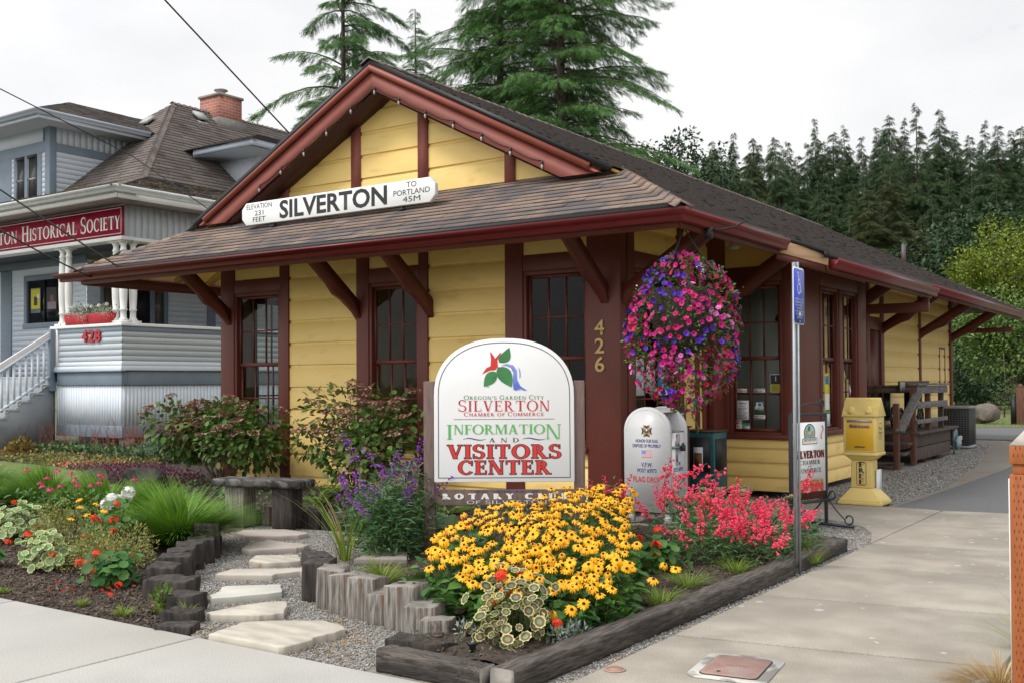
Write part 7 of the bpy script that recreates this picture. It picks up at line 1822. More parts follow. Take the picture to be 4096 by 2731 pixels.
# ---- hydrangeas
def hydrangea(label, x, y, rx, ry, h, n, seed, ga):
    rs = np.random.default_rng(seed); t = plant('hydrangea_shrub', label, 'shrub', x, y, .04, ga)
    # lumpy crown: several clumps
    cl = [(rs.uniform(-.62, .62) * rx, rs.uniform(-.6, .6) * ry, rs.uniform(.3, .8) * h, rs.uniform(.30, .5)) for _ in range(16)]
    P = []; D = []
    for i in range(n):
        cx, cy, cz, cr = cl[rs.integers(len(cl))]; d = unit(rs.normal(0, 1, 3)); r = cr * rs.uniform(.35, 1.0) ** .5 * h * .75
        p = np.array([cx, cy, cz]) + d * r * np.array([1, 1, .75])
        if p[2] < .06 or p[2] > h * 1.05: continue
        P.append(p); D.append(d * .8 + np.array([0, 0, -.25]) + rs.normal(0, .35, 3))
    P = np.array(P); D = np.array(D); sz = rs.uniform(.07, .125, len(P)); g = G()
    g.inst(LEAF[0] * np.array([1.15, 1, 1]), LEAF[1], frames(D, rs.normal(0, .5, len(P)), rs) * sz[:, None, None], P); g.build('foliage', M_HYD, t, smooth=False)
    g = G()
    for i in range(26):
        a = rs.uniform(0, 6.28); r0 = rs.uniform(.02, .18); cx, cy, cz, cr = cl[i % len(cl)]
        g.tube([(r0 * math.cos(a), r0 * math.sin(a), 0), (cx * .45, cy * .45, cz * .5), (cx, cy, cz + cr * .5)], [.009, .007, .004], 5)
    g.build('stems', M_BSTEM, t)
    meshes = []
    for v in range(3):
        g = G(); k_ = 34; A = rs.uniform(0, 6.28, k_); Rr = np.sqrt(rs.uniform(0, 1, k_)) * .055; T = np.stack([np.cos(A) * Rr, np.sin(A) * Rr, .012 - Rr * .15 + rs.uniform(-.006, .006, k_)], 1)
        g.inst(ICOV * .008, ICOF, randrot(k_, 1, rs), T, 1)
        k_ = 11; A = np.linspace(0, 6.28, k_) + rs.uniform(-.2, .2, k_); Rr = rs.uniform(.05, .075, k_); T = np.stack([np.cos(A) * Rr, np.sin(A) * Rr, rs.uniform(-.012, .006, k_)], 1)
        g.inst(np.array([(-.5, 0, 0), (0, .5, .1), (.5, 0, 0), (0, -.5, .1)]) , np.array([[0, 3, 2, 1]]), randrot(k_, .8, rs) * .034, T, 0)
        for a in np.linspace(0, 6.28, 7)[:-1]: g.tube([(0, 0, -.05), (.04 * math.cos(a), .04 * math.sin(a), .0)], .0022, 3, mi=1)
        meshes.append(g.mesh('flower_head', [M_HYDF, M_HYDC]))
    m_ = 95; T = []; 
    for i in range(m_):
        cx, cy, cz, cr = cl[i % len(cl)]; d = unit(np.array([rs.normal(0, .8), rs.normal(-.35, .7), rs.uniform(.25, 1.2)])); T.append(np.array([cx, cy, cz]) + d * cr * h * .84 * np.array([1, 1, .8]))
    T = np.array(T); T[:, 2] = np.minimum(T[:, 2], h * 1.08); ok = np.abs(T[:, 0]) < 9; T = T[ok]
    heads(t, 'flower_head', meshes, randrot(len(T), .5, rs) * rs.uniform(.9, 1.4, len(T))[:, None, None], T)
GH = 'lacecap hydrangeas along the depot front'
hydrangea('larger lacecap hydrangea left of the bench, reaching over the black rocks', -11.55, 9.75, 1.5, .62, 1.36, 2900, 3, GH)
hydrangea('lacecap hydrangea between the bench and the purple flowers', -9.05, 9.75, 1.0, .6, 1.4, 1900, 9, GH)

# ---- black-eyed susans
RP = [(-4.32, 5.3), (-3.7, 5.2), (-3.2, 5.35), (-3.1, 5.8), (-3.35, 6.4), (-3.7, 6.95), (-3.95, 7.55), (-4.4, 7.6), (-4.5, 6.9), (-4.68, 6.3), (-4.6, 5.75)]
rin = pip(RP)
def rz(x, y):
    s_ = -x * 0 + (-.564 * x + .825 * y); return .29 + .37 * min(max((s_ - 6.3) / 2.0, 0), 1)
ru = plant('black_eyed_susan', 'wide drift of golden black eyed coneflowers in front of the welcome sign', 'flowers', -4.0, 6.5, .05)
rs = np.random.default_rng(11)
def fsamp():
    x, y = rs.uniform(-5.1, -3.0), rs.uniform(5.2, 8.1)
    if not rin(x, y): return None
    return np.array([x, y, rz(x, y) + rs.uniform(-.07, .05)])
P = minsample(400, fsamp, .049)
ex_ = []
for x, y, z in ((-3.05, 5.5, .3), (-3.15, 5.2, .22), (-3.25, 5.15, .2), (-3.1, 5.25, .25), (-3.4, 5.05, .25), (-3.55, 5.0, .28), (-2.98, 5.9, .3), (-3.0, 6.1, .36), (-3.02, 6.3, .3)): ex_.append((x, y, z))
P = np.vstack([P, ex_]); n = len(P); base = np.array([-4.0, 6.5, .05])
ctr = np.array([-4.0, 6.3, 0]); out_ = unit((P - ctr) * np.array([1, 1, 0])); 
D = unit(np.array([0, 0, 1.0]) + out_ * rs.uniform(.1, .55, n)[:, None] + np.array([.2, -.35, 0]) + rs.normal(0, .2, (n, 3)))
meshes = []
for sd2, s_, d0, d1, np_ in ((2, .040, .1, .5, 12), (3, .044, .3, .9, 13), (4, .036, .7, 1.1, 11), (5, .042, -.1, .4, 13), (6, .034, .2, .9, 9)):
    q_ = rudb(sd2, d0, d1, np_); meshes.append(tmesh('flower', (q_[0] * s_, q_[1]), [M_RUDP, M_RUDC], q_[2]))
heads(ru, 'flower', meshes, zframe(D, rs.uniform(0, 6.28, n)), P - base, 100, np.linalg.norm(P - CAMP, axis=1))
g = G()
for p, d in zip(P, D):
    q = p - base; g.tube([(q[0] * .93 + rs.uniform(-.04, .04), q[1] * .93 + rs.uniform(-.04, .04), max(0, q[2] - .33)), q - d * .06, q], .0022, 3, caps=False)
g.build('stems', M_STEM, ru)
n = 2900; X = []
while len(X) < n:
    x, y = rs.uniform(-5.1, -3.0), rs.uniform(5.15, 8.1)
    if rin(x, y) or rin(x, y + .18): X.append((x, y, rs.uniform(.03, max(.1, rz(x, y) - .10))))
X = np.array(X); d = unit((X - ctr) * np.array([1, 1, 0])) * .7 + rs.normal(0, .5, (n, 3)); d[:, 2] = rs.uniform(-.25, .45, n)
sz = rs.uniform(.06, .125, n) * np.where(X[:, 2] < .25, 1.15, .7); g = G(); g.inst(LEAF[0] * np.array([.95, 1, 1]), LEAF[1], frames(d, rs.normal(0, .4, n), rs) * sz[:, None, None], X - base); g.build('foliage', M_RUDL, ru)

# ---- penstemons: spikes of nodding bells over fine foliage
BELL = (lambda: (lambda V, F: (np.array(V), np.array(F)))([(.10 * math.cos(a), .10 * math.sin(a), 0) for a in np.linspace(0, 6.28, 7)[:-1]] + [(.24 * math.cos(a), .24 * math.sin(a), .62) for a in np.linspace(0, 6.28, 7)[:-1]] + [(.42 * math.cos(a), .42 * math.sin(a), 1.0) for a in np.linspace(0, 6.28, 7)[:-1]],
    sum([[[6 * k_ + j, 6 * k_ + (j + 1) % 6, 6 * k_ + 6 + j], [6 * k_ + (j + 1) % 6, 6 * k_ + 6 + (j + 1) % 6, 6 * k_ + 6 + j]] for k_ in range(2) for j in range(6)], [])))()
def spike(name, mat_, L_, nb_, size, rs, lean=.12):
    g = G(); path = np.array([(lean * L_ * t * t, 0, L_ * t) for t in np.linspace(0, 1, 8)]); g.tube(path, np.linspace(.0035, .0015, 8), 4, mi=1, caps=False)
    t = rs.uniform(.42, 1.0, nb_); A = rs.uniform(0, 6.28, nb_); B = np.stack([lean * L_ * t * t, 0 * t, L_ * t], 1); d = unit(np.stack([np.cos(A), np.sin(A), rs.uniform(-.75, .05, nb_)], 1))
    sz = size * rs.uniform(.75, 1.1, nb_) * (1.1 - .45 * t); g.inst(BELL[0], BELL[1], zframe(d, A) * sz[:, None, None], B + d * .012, 0)
    return g.mesh(name, [mat_, M_STEM])
def penstemon(label, mat_, blobs, nsp, L_, size, seed, leaf=M_PENL, nleaf=2200, group='penstemons', llen=(.06, .12), tall=()):
    rs = np.random.default_rng(seed); c0 = np.mean(np.array([b[:2] for b in blobs]), 0); t = plant('penstemon', label, 'flowers', c0[0], c0[1], .05, group)
    X = []; D = []
    for i in range(nleaf):
        bx, by, br, bh = blobs[rs.integers(len(blobs))]; a = rs.uniform(0, 6.28); r = br * math.sqrt(rs.uniform(0, 1)); z = bh * rs.uniform(.05, 1) * (1 - .45 * (r / br) ** 2)
        X.append((bx + r * math.cos(a) - c0[0], by + r * math.sin(a) - c0[1], z)); D.append((math.cos(a) * .6 + rs.normal(0, .6), math.sin(a) * .6 + rs.normal(0, .6), rs.uniform(-.1, .6)))
    g = G(); g.inst(LANCE[0], LANCE[1], frames(np.array(D), rs.normal(0, .4, nleaf), rs) * rs.uniform(*llen, nleaf)[:, None, None], np.array(X)); g.build('foliage', leaf, t)
    g = G()
    for i in range(60):
        bx, by, br, bh = blobs[i % len(blobs)]; a = rs.uniform(0, 6.28); r = br * rs.uniform(.1, .9); g.tube([(bx + r * .5 * math.cos(a) - c0[0], by + r * .5 * math.sin(a) - c0[1], 0), (bx + r * math.cos(a) - c0[0], by + r * math.sin(a) - c0[1], bh * .8)], .003, 3, caps=False)
    g.build('stems', M_STEM, t)
    meshes = [spike('flower_spike', mat_, L_ * s_, k_, size, rs, ln_) for s_, k_, ln_ in ((1, 26, .1), (.85, 22, .35), (1.1, 24, .2), (.7, 18, .5))]
    T = []; M_ = []
    for i in range(nsp):
        bx, by, br, bh = blobs[i % len(blobs)]; a = rs.uniform(0, 6.28); r = br * math.sqrt(rs.uniform(0, 1)); T.append((bx + r * math.cos(a) - c0[0], by + r * math.sin(a) - c0[1], bh * (1 - .4 * (r / br) ** 2) - L_ * .5)); M_.append(rotz(a + rs.normal(0, .4)) @ np.array(Matrix.Rotation(.35 * r / br + rs.normal(0, .12), 3, 'Y')) * rs.uniform(.8, 1.1))
    for (x, y, z, a, tl, s_) in tall: T.append((x - c0[0], y - c0[1], z)); M_.append(rotz(a) @ np.array(Matrix.Rotation(tl, 3, 'Y')) * s_)
    heads(t, 'flower_spike', meshes, np.array(M_), np.array(T))
    return t
penstemon('tall purple penstemon bush left of the welcome sign', M_PURP, [(-6.2, 6.95, .30, .66), (-6.0, 7.15, .26, .80), (-6.4, 7.25, .28, .66), (-5.92, 6.8, .22, .58)], 30, .34, .027, 21, nleaf=4600, tall=[(-6.5, 7.1, .55, 3.4, .2, 1.35), (-6.35, 7.15, .6, 3.2, .1, 1.3), (-5.95, 7.2, .62, .2, .05, 1.1)])
penstemon('hot pink penstemon mass beside the white flag box', M_PINK, [(-3.3, 8.25, .36, .34), (-3.22, 8.75, .34, .36), (-3.75, 8.7, .36, .46), (-4.2, 9.0, .34, .5), (-3.6, 8.1, .3, .36)], 84, .34, .036, 22, nleaf=3000, tall=[(-4.55, 9.2, .35, 0, .15, 1.2), (-4.35, 9.0, .4, .6, .5, 1.5), (-3.2, 9.2, .3, 0, .1, 1.1), (-4.05, 8.9, .45, .4, .4, 1.3)])
penstemon('slender pink penstemon beside the right sign post', M_PINK, [(-4.95, 8.9, .16, .55), (-5.1, 9.0, .14, .5)], 9, .36, .034, 23, nleaf=500)

# ---- geraniums
def geranium(label, x, y, r, h, leafmi, nleaf, nhead, seed, mats, headm=M_GERO, lsz=(.026, .045), group='geraniums', headup=.1, spread=1.0):
    rs = np.random.default_rng(seed); t = plant('geranium', label, 'flowers', x, y, .05, group)
    d = unit(rs.normal(0, 1, (nleaf, 3)) * np.array([1, 1, .8]) + np.array([.1, -.25, .45])); d[:, 2] = np.abs(d[:, 2]); P = d * np.array([r, r, h]) * rs.uniform(.6, 1.0, nleaf)[:, None]; P[:, 2] += .02
    P += rs.normal(0, .035, P.shape) * np.array([1, 1, .8]); P[:, 2] = np.abs(P[:, 2]); nd = unit(d * .7 + np.array([.15, -.3, .55]) + rs.normal(0, .38, (nleaf, 3)))
    g = G(); g.inst(SCAL[0], SCAL[1], zframe(nd, rs.uniform(0, 6.28, nleaf)) * rs.uniform(*lsz, nleaf)[:, None, None], P, SCAL_MI if leafmi else 0); g.build('foliage', mats, t)
    g = G()
    for p in P[::2]: g.tube([(p[0] * .15, p[1] * .15, 0), (p[0] * .6, p[1] * .6, p[2] * .7), p], .002, 3, caps=False)
    meshes = []
    for v in range(2):
        gg = G(); k_ = 15; dd = unit(rs.normal(0, 1, (k_, 3)) + np.array([0, 0, .6])); gg.inst(FLOR[0] * .017, FLOR[1], zframe(dd, rs.uniform(0, 6, k_)), dd * np.array([.032, .032, .022])); meshes.append(gg.mesh('flower_head', [headm]))
    if nhead:
        d = unit(rs.normal(0, 1, (nhead, 3)) * np.array([1, 1, .4]) + np.array([.15, -.5, .6])); d[:, 2] = np.abs(d[:, 2]); T = d * np.array([r * spread, r * spread, h + headup]) * rs.uniform(.85, 1.15, nhead)[:, None]
        heads(t, 'flower_head', meshes, randrot(nhead, .5, rs) * rs.uniform(.75, 1.15, nhead)[:, None, None], T)
        for q in T: g.tube([(q[0] * .3, q[1] * .3, q[2] * .3), (q[0] * .8, q[1] * .8, q[2] * .75), q], .0022, 3, caps=False)
    g.build('stems', M_STEM, t)
VAR = [M_VARG, M_VARM, M_VARC]
geranium('cream edged variegated geranium in front of the golden coneflowers', -3.43, 5.03, .24, .40, 1, 135, 5, 31, VAR, lsz=(.022, .040), spread=1.15)
geranium('scarlet geranium beside the pink penstemons', -3.72, 7.45, .2, .26, 0, 110, 6, 32, [M_GERL])
geranium('scarlet geranium at the front of the left bed next to the timbers', -7.0, 4.86, .18, .22, 0, 130, 7, 33, [M_GERL], spread=1.3, headup=.04)
geranium('scarlet geranium among the olive bush and yellow flowers', -8.2, 5.75, .34, .46, 0, 90, 9, 34, [M_GERL], spread=1.1)
geranium('pale variegated geranium spilling forward left of the olive bush', -8.1, 5.02, .22, .26, 1, 120, 3, 35, [M_VARG, M_VARG, M_VARC])
geranium('pale variegated geranium at the left picture edge under the coneflowers', -9.7, 5.7, .34, .34, 1, 170, 6, 36, [M_VARG, M_VARG, M_VARC])
geranium('scarlet geranium hidden at the left end of the golden drift', -4.92, 6.6, .2, .36, 0, 60, 5, 37, [M_GERL])
geranium('small bronze leaved geranium in the mulch at the far left', -8.55, 4.75, .12, .12, 0, 50, 2, 38, [M_GERL])
VB = 1
# ---- small leaved olive bush
def bush(name, label, x, y, r, h, n, leaf, m, sz, seed, group=None, up=.5, aspect=1.0):
    rs = np.random.default_rng(seed); t = plant(name, label, 'shrub' if 'bush' in name or 'shrub' in name else 'plant', x, y, .04, group)
    cl = [unit(rs.normal(0, 1, 3)) * np.array([r, r, h]) * rs.uniform(.35, .75) for _ in range(18)]
    k_ = rs.integers(0, 18, n); c_ = np.array(cl)[k_]; c_[:, 2] = np.abs(c_[:, 2]); d = unit(rs.normal(0, 1, (n, 3))); P = c_ + d * r * .42 * rs.uniform(.4, 1, n)[:, None] ** .5 * np.array([1, 1, min(1.2, h / r)]); P[:, 2] = np.abs(P[:, 2])
    D = d * .7 + np.array([0, 0, up]) + rs.normal(0, .4, (n, 3)); g = G(); g.inst(leaf[0] * np.array([aspect, 1, 1]), leaf[1], frames(D, rs.normal(0, .5, n), rs) * rs.uniform(*sz, n)[:, None, None], P); g.build('foliage', m, t)
    g = G()
    for q in cl: g.tube([(0, 0, 0), (q[0] * .6, q[1] * .6, abs(q[2]) * .5), (q[0], q[1], abs(q[2]) + h * .2)], [.006, .004, .002], 4)
    g.build('stems', M_BSTEM, t)
    return t
bush('olive_bush', 'rounded olive green small leaved bush behind the scarlet geranium', -7.62, 5.22, .42, .40, 6200, LEAFS, M_OLIVE, (.016, .03), 41)
bush('olive_bush', 'looser olive bush with yellow flowers at the back of the left bed', -8.9, 5.75, .40, .46, 3600, LEAFS, M_OLIVE, (.018, .032), 42)
bush('evergreen_shrub', 'small blue green shrub with white dots in front of the house corner', -16.6, 12.4, .42, .75, 900, LEAFS, leafm('bluish_leaf', (.08, .17, .10), (.15, .24, .17)), (.05, .09), 43)
bush('heuchera_bush', 'tawny leafed perennial clump before the grey stair side', -20.0, 11.75, .45, .5, 700, LEAF, leafm('tawny_leaf', (.18, .16, .04), (.30, .17, .06)), (.07, .14), 44)
yl = plant('yellow_coneflower', 'few pale yellow daisies in the olive bush of the left bed', 'flowers', -8.25, 5.45, .05); T = np.array([(-.05, 0, .42), (.12, .05, .45), (.2, -.1, .38), (.05, -.15, .34), (-.15, .05, .47), (.3, .0, .41)])
heads(yl, 'flower', meshes[:1] if False else [tmesh('flower', (RUD[0] * .04, RUD[1]), [M_RUDP, mat('yellow_cone', (.35, .2, .02), rough=.8)], RUD[2])], randrot(6, .5), T); g = G()
for q in T: g.tube([(q[0] * .5, q[1] * .5, 0), q], .0025, 3)
g.build('stems', M_STEM, yl)
cf = plant('pink_coneflower', 'dark pink coneflowers with drooping petals at the left edge', 'flowers', -10.2, 6.6, .05)
rs = np.random.default_rng(51); T = np.stack([rs.uniform(-.75, .75, 15), rs.uniform(-.3, .3, 15), rs.uniform(.38, .58, 15)], 1)
CF = RUD[0].copy(); CF[:, 2] -= np.where(np.hypot(CF[:, 0], CF[:, 1]) > .3, .3 * np.hypot(CF[:, 0], CF[:, 1]), 0)
heads(cf, 'flower', [tmesh('flower', (CF * .048, RUD[1]), [M_CONE, mat('brown_cone', (.13, .04, .03), rough=.8)], RUD[2])], randrot(15, .3, rs), T)
g = G()
for q in T: g.tube([(q[0] * .8, q[1] * .8, 0), q], .003, 3)
g.build('stems', M_STEM, cf); g = G(); n = 500; g.inst(LEAF[0], LEAF[1], frames(rs.normal(0, 1, (n, 3)) + np.array([0, 0, .3]), None, rs) * rs.uniform(.06, .11, n)[:, None, None], np.stack([rs.uniform(-.8, .8, n), rs.uniform(-.3, .3, n), rs.uniform(.02, .34, n)], 1)); g.build('foliage', M_RUDL, cf)
wp = plant('white_phlox', 'white phlox heads peeping left of the big round grass', 'flowers', -9.05, 6.35, .05); g = G()
n = 130; d = unit(rs.normal(0, 1, (n, 3))); c_ = np.array([(0, 0, .34), (.1, .05, .42), (-.1, -.05, .3), (.05, -.1, .36)])[rs.integers(0, 4, n)]; g.inst(FLOR[0] * .024, FLOR[1], zframe(d, rs.uniform(0, 6, n)), c_ + d * .06); g.build('flower_head', M_WFLOW, wp)
g = G(); n = 160; g.inst(LANCE[0], LANCE[1], frames(rs.normal(0, 1, (n, 3)), None, rs) * .09, np.stack([rs.normal(0, .1, n), rs.normal(0, .1, n), rs.uniform(.02, .3, n)], 1)); g.build('foliage', M_RUDL, wp)

# ---- grasses
def grass(name, label, x, y, r, h, n, m, seed, group, w_=.012, spread=.9, z=.03, thin=1.0):
    rs = np.random.default_rng(seed); t = plant(name, label, 'grass', x, y, z, group)
    a = rs.uniform(0, 6.28, n); q = np.sqrt(rs.uniform(0, 1, n)); D = np.stack([np.cos(a) * q * spread, np.sin(a) * q * spread, np.ones(n) * rs.uniform(.75, 1.1, n)], 1); P = np.stack([np.cos(a) * q * r * .35, np.sin(a) * q * r * .35, np.zeros(n)], 1)
    g = G(); tv = BLADE[0] * np.array([w_ / .02 / h * 1.0, 1, 1]); g.inst(tv, BLADE[1], frames(D, np.zeros(n), rs) * (h * rs.uniform(.65, 1.15, n))[:, None, None], P); g.build('blades', m, t)
GG = 'fountain grass clumps in the left bed'
for lb, x, y, r, h, n, s_ in (('large round fountain grass clump right behind the black timbers', -8.05, 6.3, .55, .60, 4200, 61), ('fountain grass clump in the middle of the left row', -10.4, 7.1, .7, .52, 5000, 62), ('fountain grass clump next to the lawn, second from the left', -11.9, 7.35, .7, .56, 5000, 63), ('fountain grass clump cut by the left picture edge', -13.4, 7.3, .7, .64, 4500, 64), ('fountain grass clump half hidden behind the round one', -9.5, 7.1, .5, .52, 3000, 65)):
    grass('fountain_grass', lb, x, y, r, h, n, M_GRASS, s_, GG, w_=.0075)
for lb, x, y, h, n, m, s_ in (('upright iris leaves with dry tips beside the purple flowers', -6.2, 6.55, .62, 22, M_GRASSY, 66), ('dry straw coloured stalks beside the iris leaves', -6.3, 6.65, .75, 9, M_TAN, 67)):
    grass('iris_leaves', lb, x, y, .12, h, n, m, s_, 'blades beside the purple flowers', w_=.009, spread=.3)
W_ = 'grass tufts along the flower bed timber'
for lb, x, y, h, n, s_ in (('light green grass tuft behind the golden flowers near the timber', -3.15, 6.35, .2, 260, 71), ('light green grass tuft below the scarlet geranium', -3.25, 7.0, .2, 240, 72), ('light green grass tuft under the pink penstemon', -3.2, 7.75, .17, 200, 73), ('green tuft behind the parking sign post', -3.15, 9.1, .24, 240, 74), ('single green tuft outside the timber next to the sign post', -2.86, 8.55, .22, 70, 75), ('green tuft between the brown slab and the golden flowers', -5.25, 5.95, .22, 200, 76), ('feathery yellow green tuft in front of the brown slab', -5.42, 6.1, .2, 180, 77)):
    grass('grass_tuft', lb, x, y, .2, h, n, M_GRASSY, s_, W_, w_=.0028)
for i, (x, y, h, n) in enumerate(((-6.07, 4.3, .09, 90), (-6.6, 4.34, .07, 60), (-7.5, 4.3, .07, 60), (-5.68, 4.5, .12, 50), (-5.95, 4.5, .1, 60), (-3.7, 4.75, .10, 50), (-3.62, 4.95, .1, 50), (-4.1, 5.2, .1, 40))):
    grass('weed_tuft', 'small green weed tuft rooted at the edge of the soil', x, y, .1, h, n, M_GRASSY, 80 + i, 'weeds at the soil edges', w_=.004, z=.0)
grass('dry_grass', 'dry brown grass clump at the foot of the orange post', -.98, 5.75, .35, .26, 500, M_TAN, 91, 'grasses at the orange post', w_=.003, spread=1.6, z=-.02)
grass('green_grass', 'sparse green grass blades behind the orange post', -.92, 6.6, .3, .42, 120, M_GRASSY, 92, 'grasses at the orange post', w_=.003, spread=1.0, z=-.02)
# ---- low plants
bush('silver_plant', 'silvery low plant beside the long timber', -3.17, 5.2, .13, .1, 420, LANCE, M_SILVER, (.03, .055), 101, aspect=1.8)
bush('silver_plant', 'small silvery sprig growing by the split timber top', -3.72, 4.98, .09, .12, 90, LANCE, M_SILVER, (.025, .045), 102, aspect=1.8)
bush('green_weed', 'bright green weed sprouting beside the low black timber', -5.98, 4.55, .09, .16, 70, LEAF, M_FERN, (.03, .06), 103)
for lb, x, y, r, h, n, s_ in (('large round glossy leaves at the left sign post', -5.95, 7.55, .16, .26, 12, 105), ('glossy round leaves left of the bench under the shrub', -10.2, 8.7, .24, .2, 10, 106)):
    rs = np.random.default_rng(s_); t = plant('leopard_plant', lb, 'plant', x, y, .04, 'round leaved plants'); a = rs.uniform(0, 6.28, n); P = np.stack([np.cos(a) * r * rs.uniform(.4, 1.2, n), np.sin(a) * r * rs.uniform(.4, 1.2, n), h * rs.uniform(.5, 1.1, n)], 1)
    g = G(); RL = disc(16, [.5, 1.0], 1, .06, lambda q: .12 * q); g.inst(RL[0], RL[1], zframe(unit(rs.normal(0, .5, (n, 3)) + np.array([.25, -.5, .7])), a) * rs.uniform(.06, .1, n)[:, None, None], P); g.build('foliage', M_ROUND, t); g = G()
    for p in P: g.tube([(0, 0, 0), p], .004, 4)
    g.build('stems', M_STEM, t)
def fern(lb, x, y, L_, n, seed):
    rs = np.random.default_rng(seed); t = plant('fern', lb, 'fern', x, y, .04, 'ferns by the bench'); g = G(); P = []; D = []; S_ = []
    for i in range(n):
        a = rs.uniform(0, 6.28); up_ = rs.uniform(.8, 1.6)
        for k_ in np.linspace(.12, 1, 22):
            c_ = np.array([math.cos(a) * k_ * .75, math.sin(a) * k_ * .75, up_ * k_ - up_ * .75 * k_ * k_]) * L_; sd = np.array([-math.sin(a), math.cos(a), 0])
            for s_ in (-1, 1): P.append(c_); D.append(sd * s_ + np.array([math.cos(a) * .35, math.sin(a) * .35, .1])); S_.append(L_ * .24 * math.sin(math.pi * (k_ * .85 + .12)))
    g.inst(LANCE[0] * np.array([1.6, 1, 1]), LANCE[1], frames(np.array(D), np.zeros(len(P)), rs) * np.array(S_)[:, None, None], np.array(P)); g.build('fronds', M_FERN, t)
fern('arching fern right of the bench', -7.75, 8.85, .42, 16, 111); fern('upright fern behind the bench seat', -8.7, 8.75, .62, 9, 112); fern('small fern in the mossy timber right of the bench', -7.45, 8.12, .22, 8, 113); fern('fern beneath the right hydrangea', -7.1, 9.2, .4, 12, 114)
# sedum heads
sd_ = plant('stonecrop', 'pinkish green stonecrop heads behind the pink penstemons', 'plant', -3.95, 9.75, .05); rs = np.random.default_rng(121); meshes2 = []
g = G(); k_ = 60; a = rs.uniform(0, 6.28, k_); r = np.sqrt(rs.uniform(0, 1, k_)) * .075; g.inst(ICOV * .016, ICOF, randrot(k_, 1, rs), np.stack([np.cos(a) * r, np.sin(a) * r, .03 - r * .35 + rs.uniform(-.005, .005, k_)], 1)); meshes2 = [g.mesh('flower_head', [M_SEDG]), g.mesh('flower_head', [leafm('green_sedum_head', (.16, .22, .08), (.22, .28, .11))])]
T = np.stack([rs.uniform(-.6, .6, 16), rs.uniform(-.3, .3, 16), rs.uniform(.3, .45, 16)], 1); heads(sd_, 'flower_head', meshes2, randrot(16, .3, rs) * rs.uniform(.8, 1.2, 16)[:, None, None], T)
g = G(); n = 420; g.inst(LEAF[0], LEAF[1], frames(rs.normal(0, 1, (n, 3)) + np.array([0, 0, .5]), None, rs) * rs.uniform(.04, .07, n)[:, None, None], np.stack([rs.uniform(-.7, .7, n), rs.uniform(-.35, .35, n), rs.uniform(.02, .32, n)], 1)); g.build('foliage', M_SILVER if False else M_PENL, sd_)
# coral bells in front of the porch and carpets of ground cover
def patch(name, label, poly, n, leaf, m, sz, zf, seed, cat='ground cover', up=.6):
    rs = np.random.default_rng(seed); f = pip(poly); Pp = np.array(poly); X = []
    while len(X) < n:
        x, y = rs.uniform(Pp[:, 0].min(), Pp[:, 0].max()), rs.uniform(Pp[:, 1].min(), Pp[:, 1].max())
        if f(x, y): X.append((x, y, zf(rs)))
    D = rs.normal(0, .8, (n, 3)) + np.array([0, 0, up]); g = G(); g.inst(leaf[0], leaf[1], frames(D, rs.normal(0, .6, n), rs) * rs.uniform(*sz, n)[:, None, None], np.array(X)); o = g.build(name, m); return reg(o, label, cat, kind='stuff')
patch('ground_cover', 'green leaf carpet before the blue house porch', [(-22.5, 12.4), (-16, 11.9), (-14.6, 12.6), (-15, 13.3), (-22.5, 13.3)], 5200, LEAF, M_GCOV, (.06, .12), lambda r: r.uniform(.08, .30), 131)
patch('ground_cover', 'mixed yellow green carpet between lawn and porch', [(-23, 11.0), (-18.5, 10.9), (-16.6, 10.9), (-15.2, 11.4), (-15.6, 11.9), (-22.5, 12.4)], 4200, LEAFS, leafm('yellowish_cover', (.14, .16, .04), (.26, .20, .07), island=.5, hue=.05), (.05, .1), lambda r: r.uniform(.08, .2), 132)
patch('stonecrop_carpet', 'purple stonecrop carpet above the black rocks', [(-16.2, 10.3), (-12.6, 9.35), (-12.2, 9.6), (-12.6, 10.4), (-15.4, 11.5)], 4200, LEAFS, M_SEDP, (.03, .06), lambda r: r.uniform(.10, .20), 133)
patch('stonecrop_carpet', 'purple stonecrop hanging between the two black rocks', [(-13.2, 9.0), (-13.0, 9.0), (-13.0, 9.3), (-13.2, 9.3)], 260, LEAFS, M_SEDP, (.03, .05), lambda r: r.uniform(.08, .36), 134)
patch('succulent_carpet', 'pale coral and green succulents at the lawn edge', [(-17.5, 10.7), (-16.2, 10.4), (-15.4, 11.2), (-16.8, 11.4)], 900, LEAFS, leafm('coral_succulent', (.45, .16, .08), (.24, .30, .12), ramp=(.45, .55) if False else (.4, .6)), (.05, .09), lambda r: r.uniform(.08, .17), 135)
cbm = [spike('flower_spike', M_CORAL, .62, 34, .016, np.random.default_rng(6), .25), spike('flower_spike', M_CORAL, .5, 26, .016, np.random.default_rng(7), -.3)]
rs = np.random.default_rng(141)
for lb, x0, x1, nn_ in (('red coral bells in front of the stair side and porch corner', -21.6, -19.2, 60), ('red coral bells along the dark gap under the porch', -19.2, -16.9, 70), ('red coral bells beside the left hydrangea', -16.9, -15.2, 40)):
    t = plant('coral_bells', lb, 'flowers', (x0 + x1) / 2, 12.75, .08, 'coral bells below the porch'); T = np.stack([rs.uniform(x0, x1, nn_) - (x0 + x1) / 2, rs.uniform(-.35, .3, nn_), rs.uniform(-.05, .12, nn_)], 1)
    heads(t, 'flower_spike', cbm, np.stack([rotz(a) @ np.array(Matrix.Rotation(b, 3, 'X')) for a, b in zip(rs.uniform(0, 6.28, nn_), rs.normal(0, .2, nn_))]) * rs.uniform(.8, 1.3, nn_)[:, None, None], T)
patch('low_weeds', 'low green weeds scattered in the flower bed soil', BED_R, 1500, LEAFS, M_GCOV, (.012, .03), lambda r: r.uniform(.05, .09), 136)
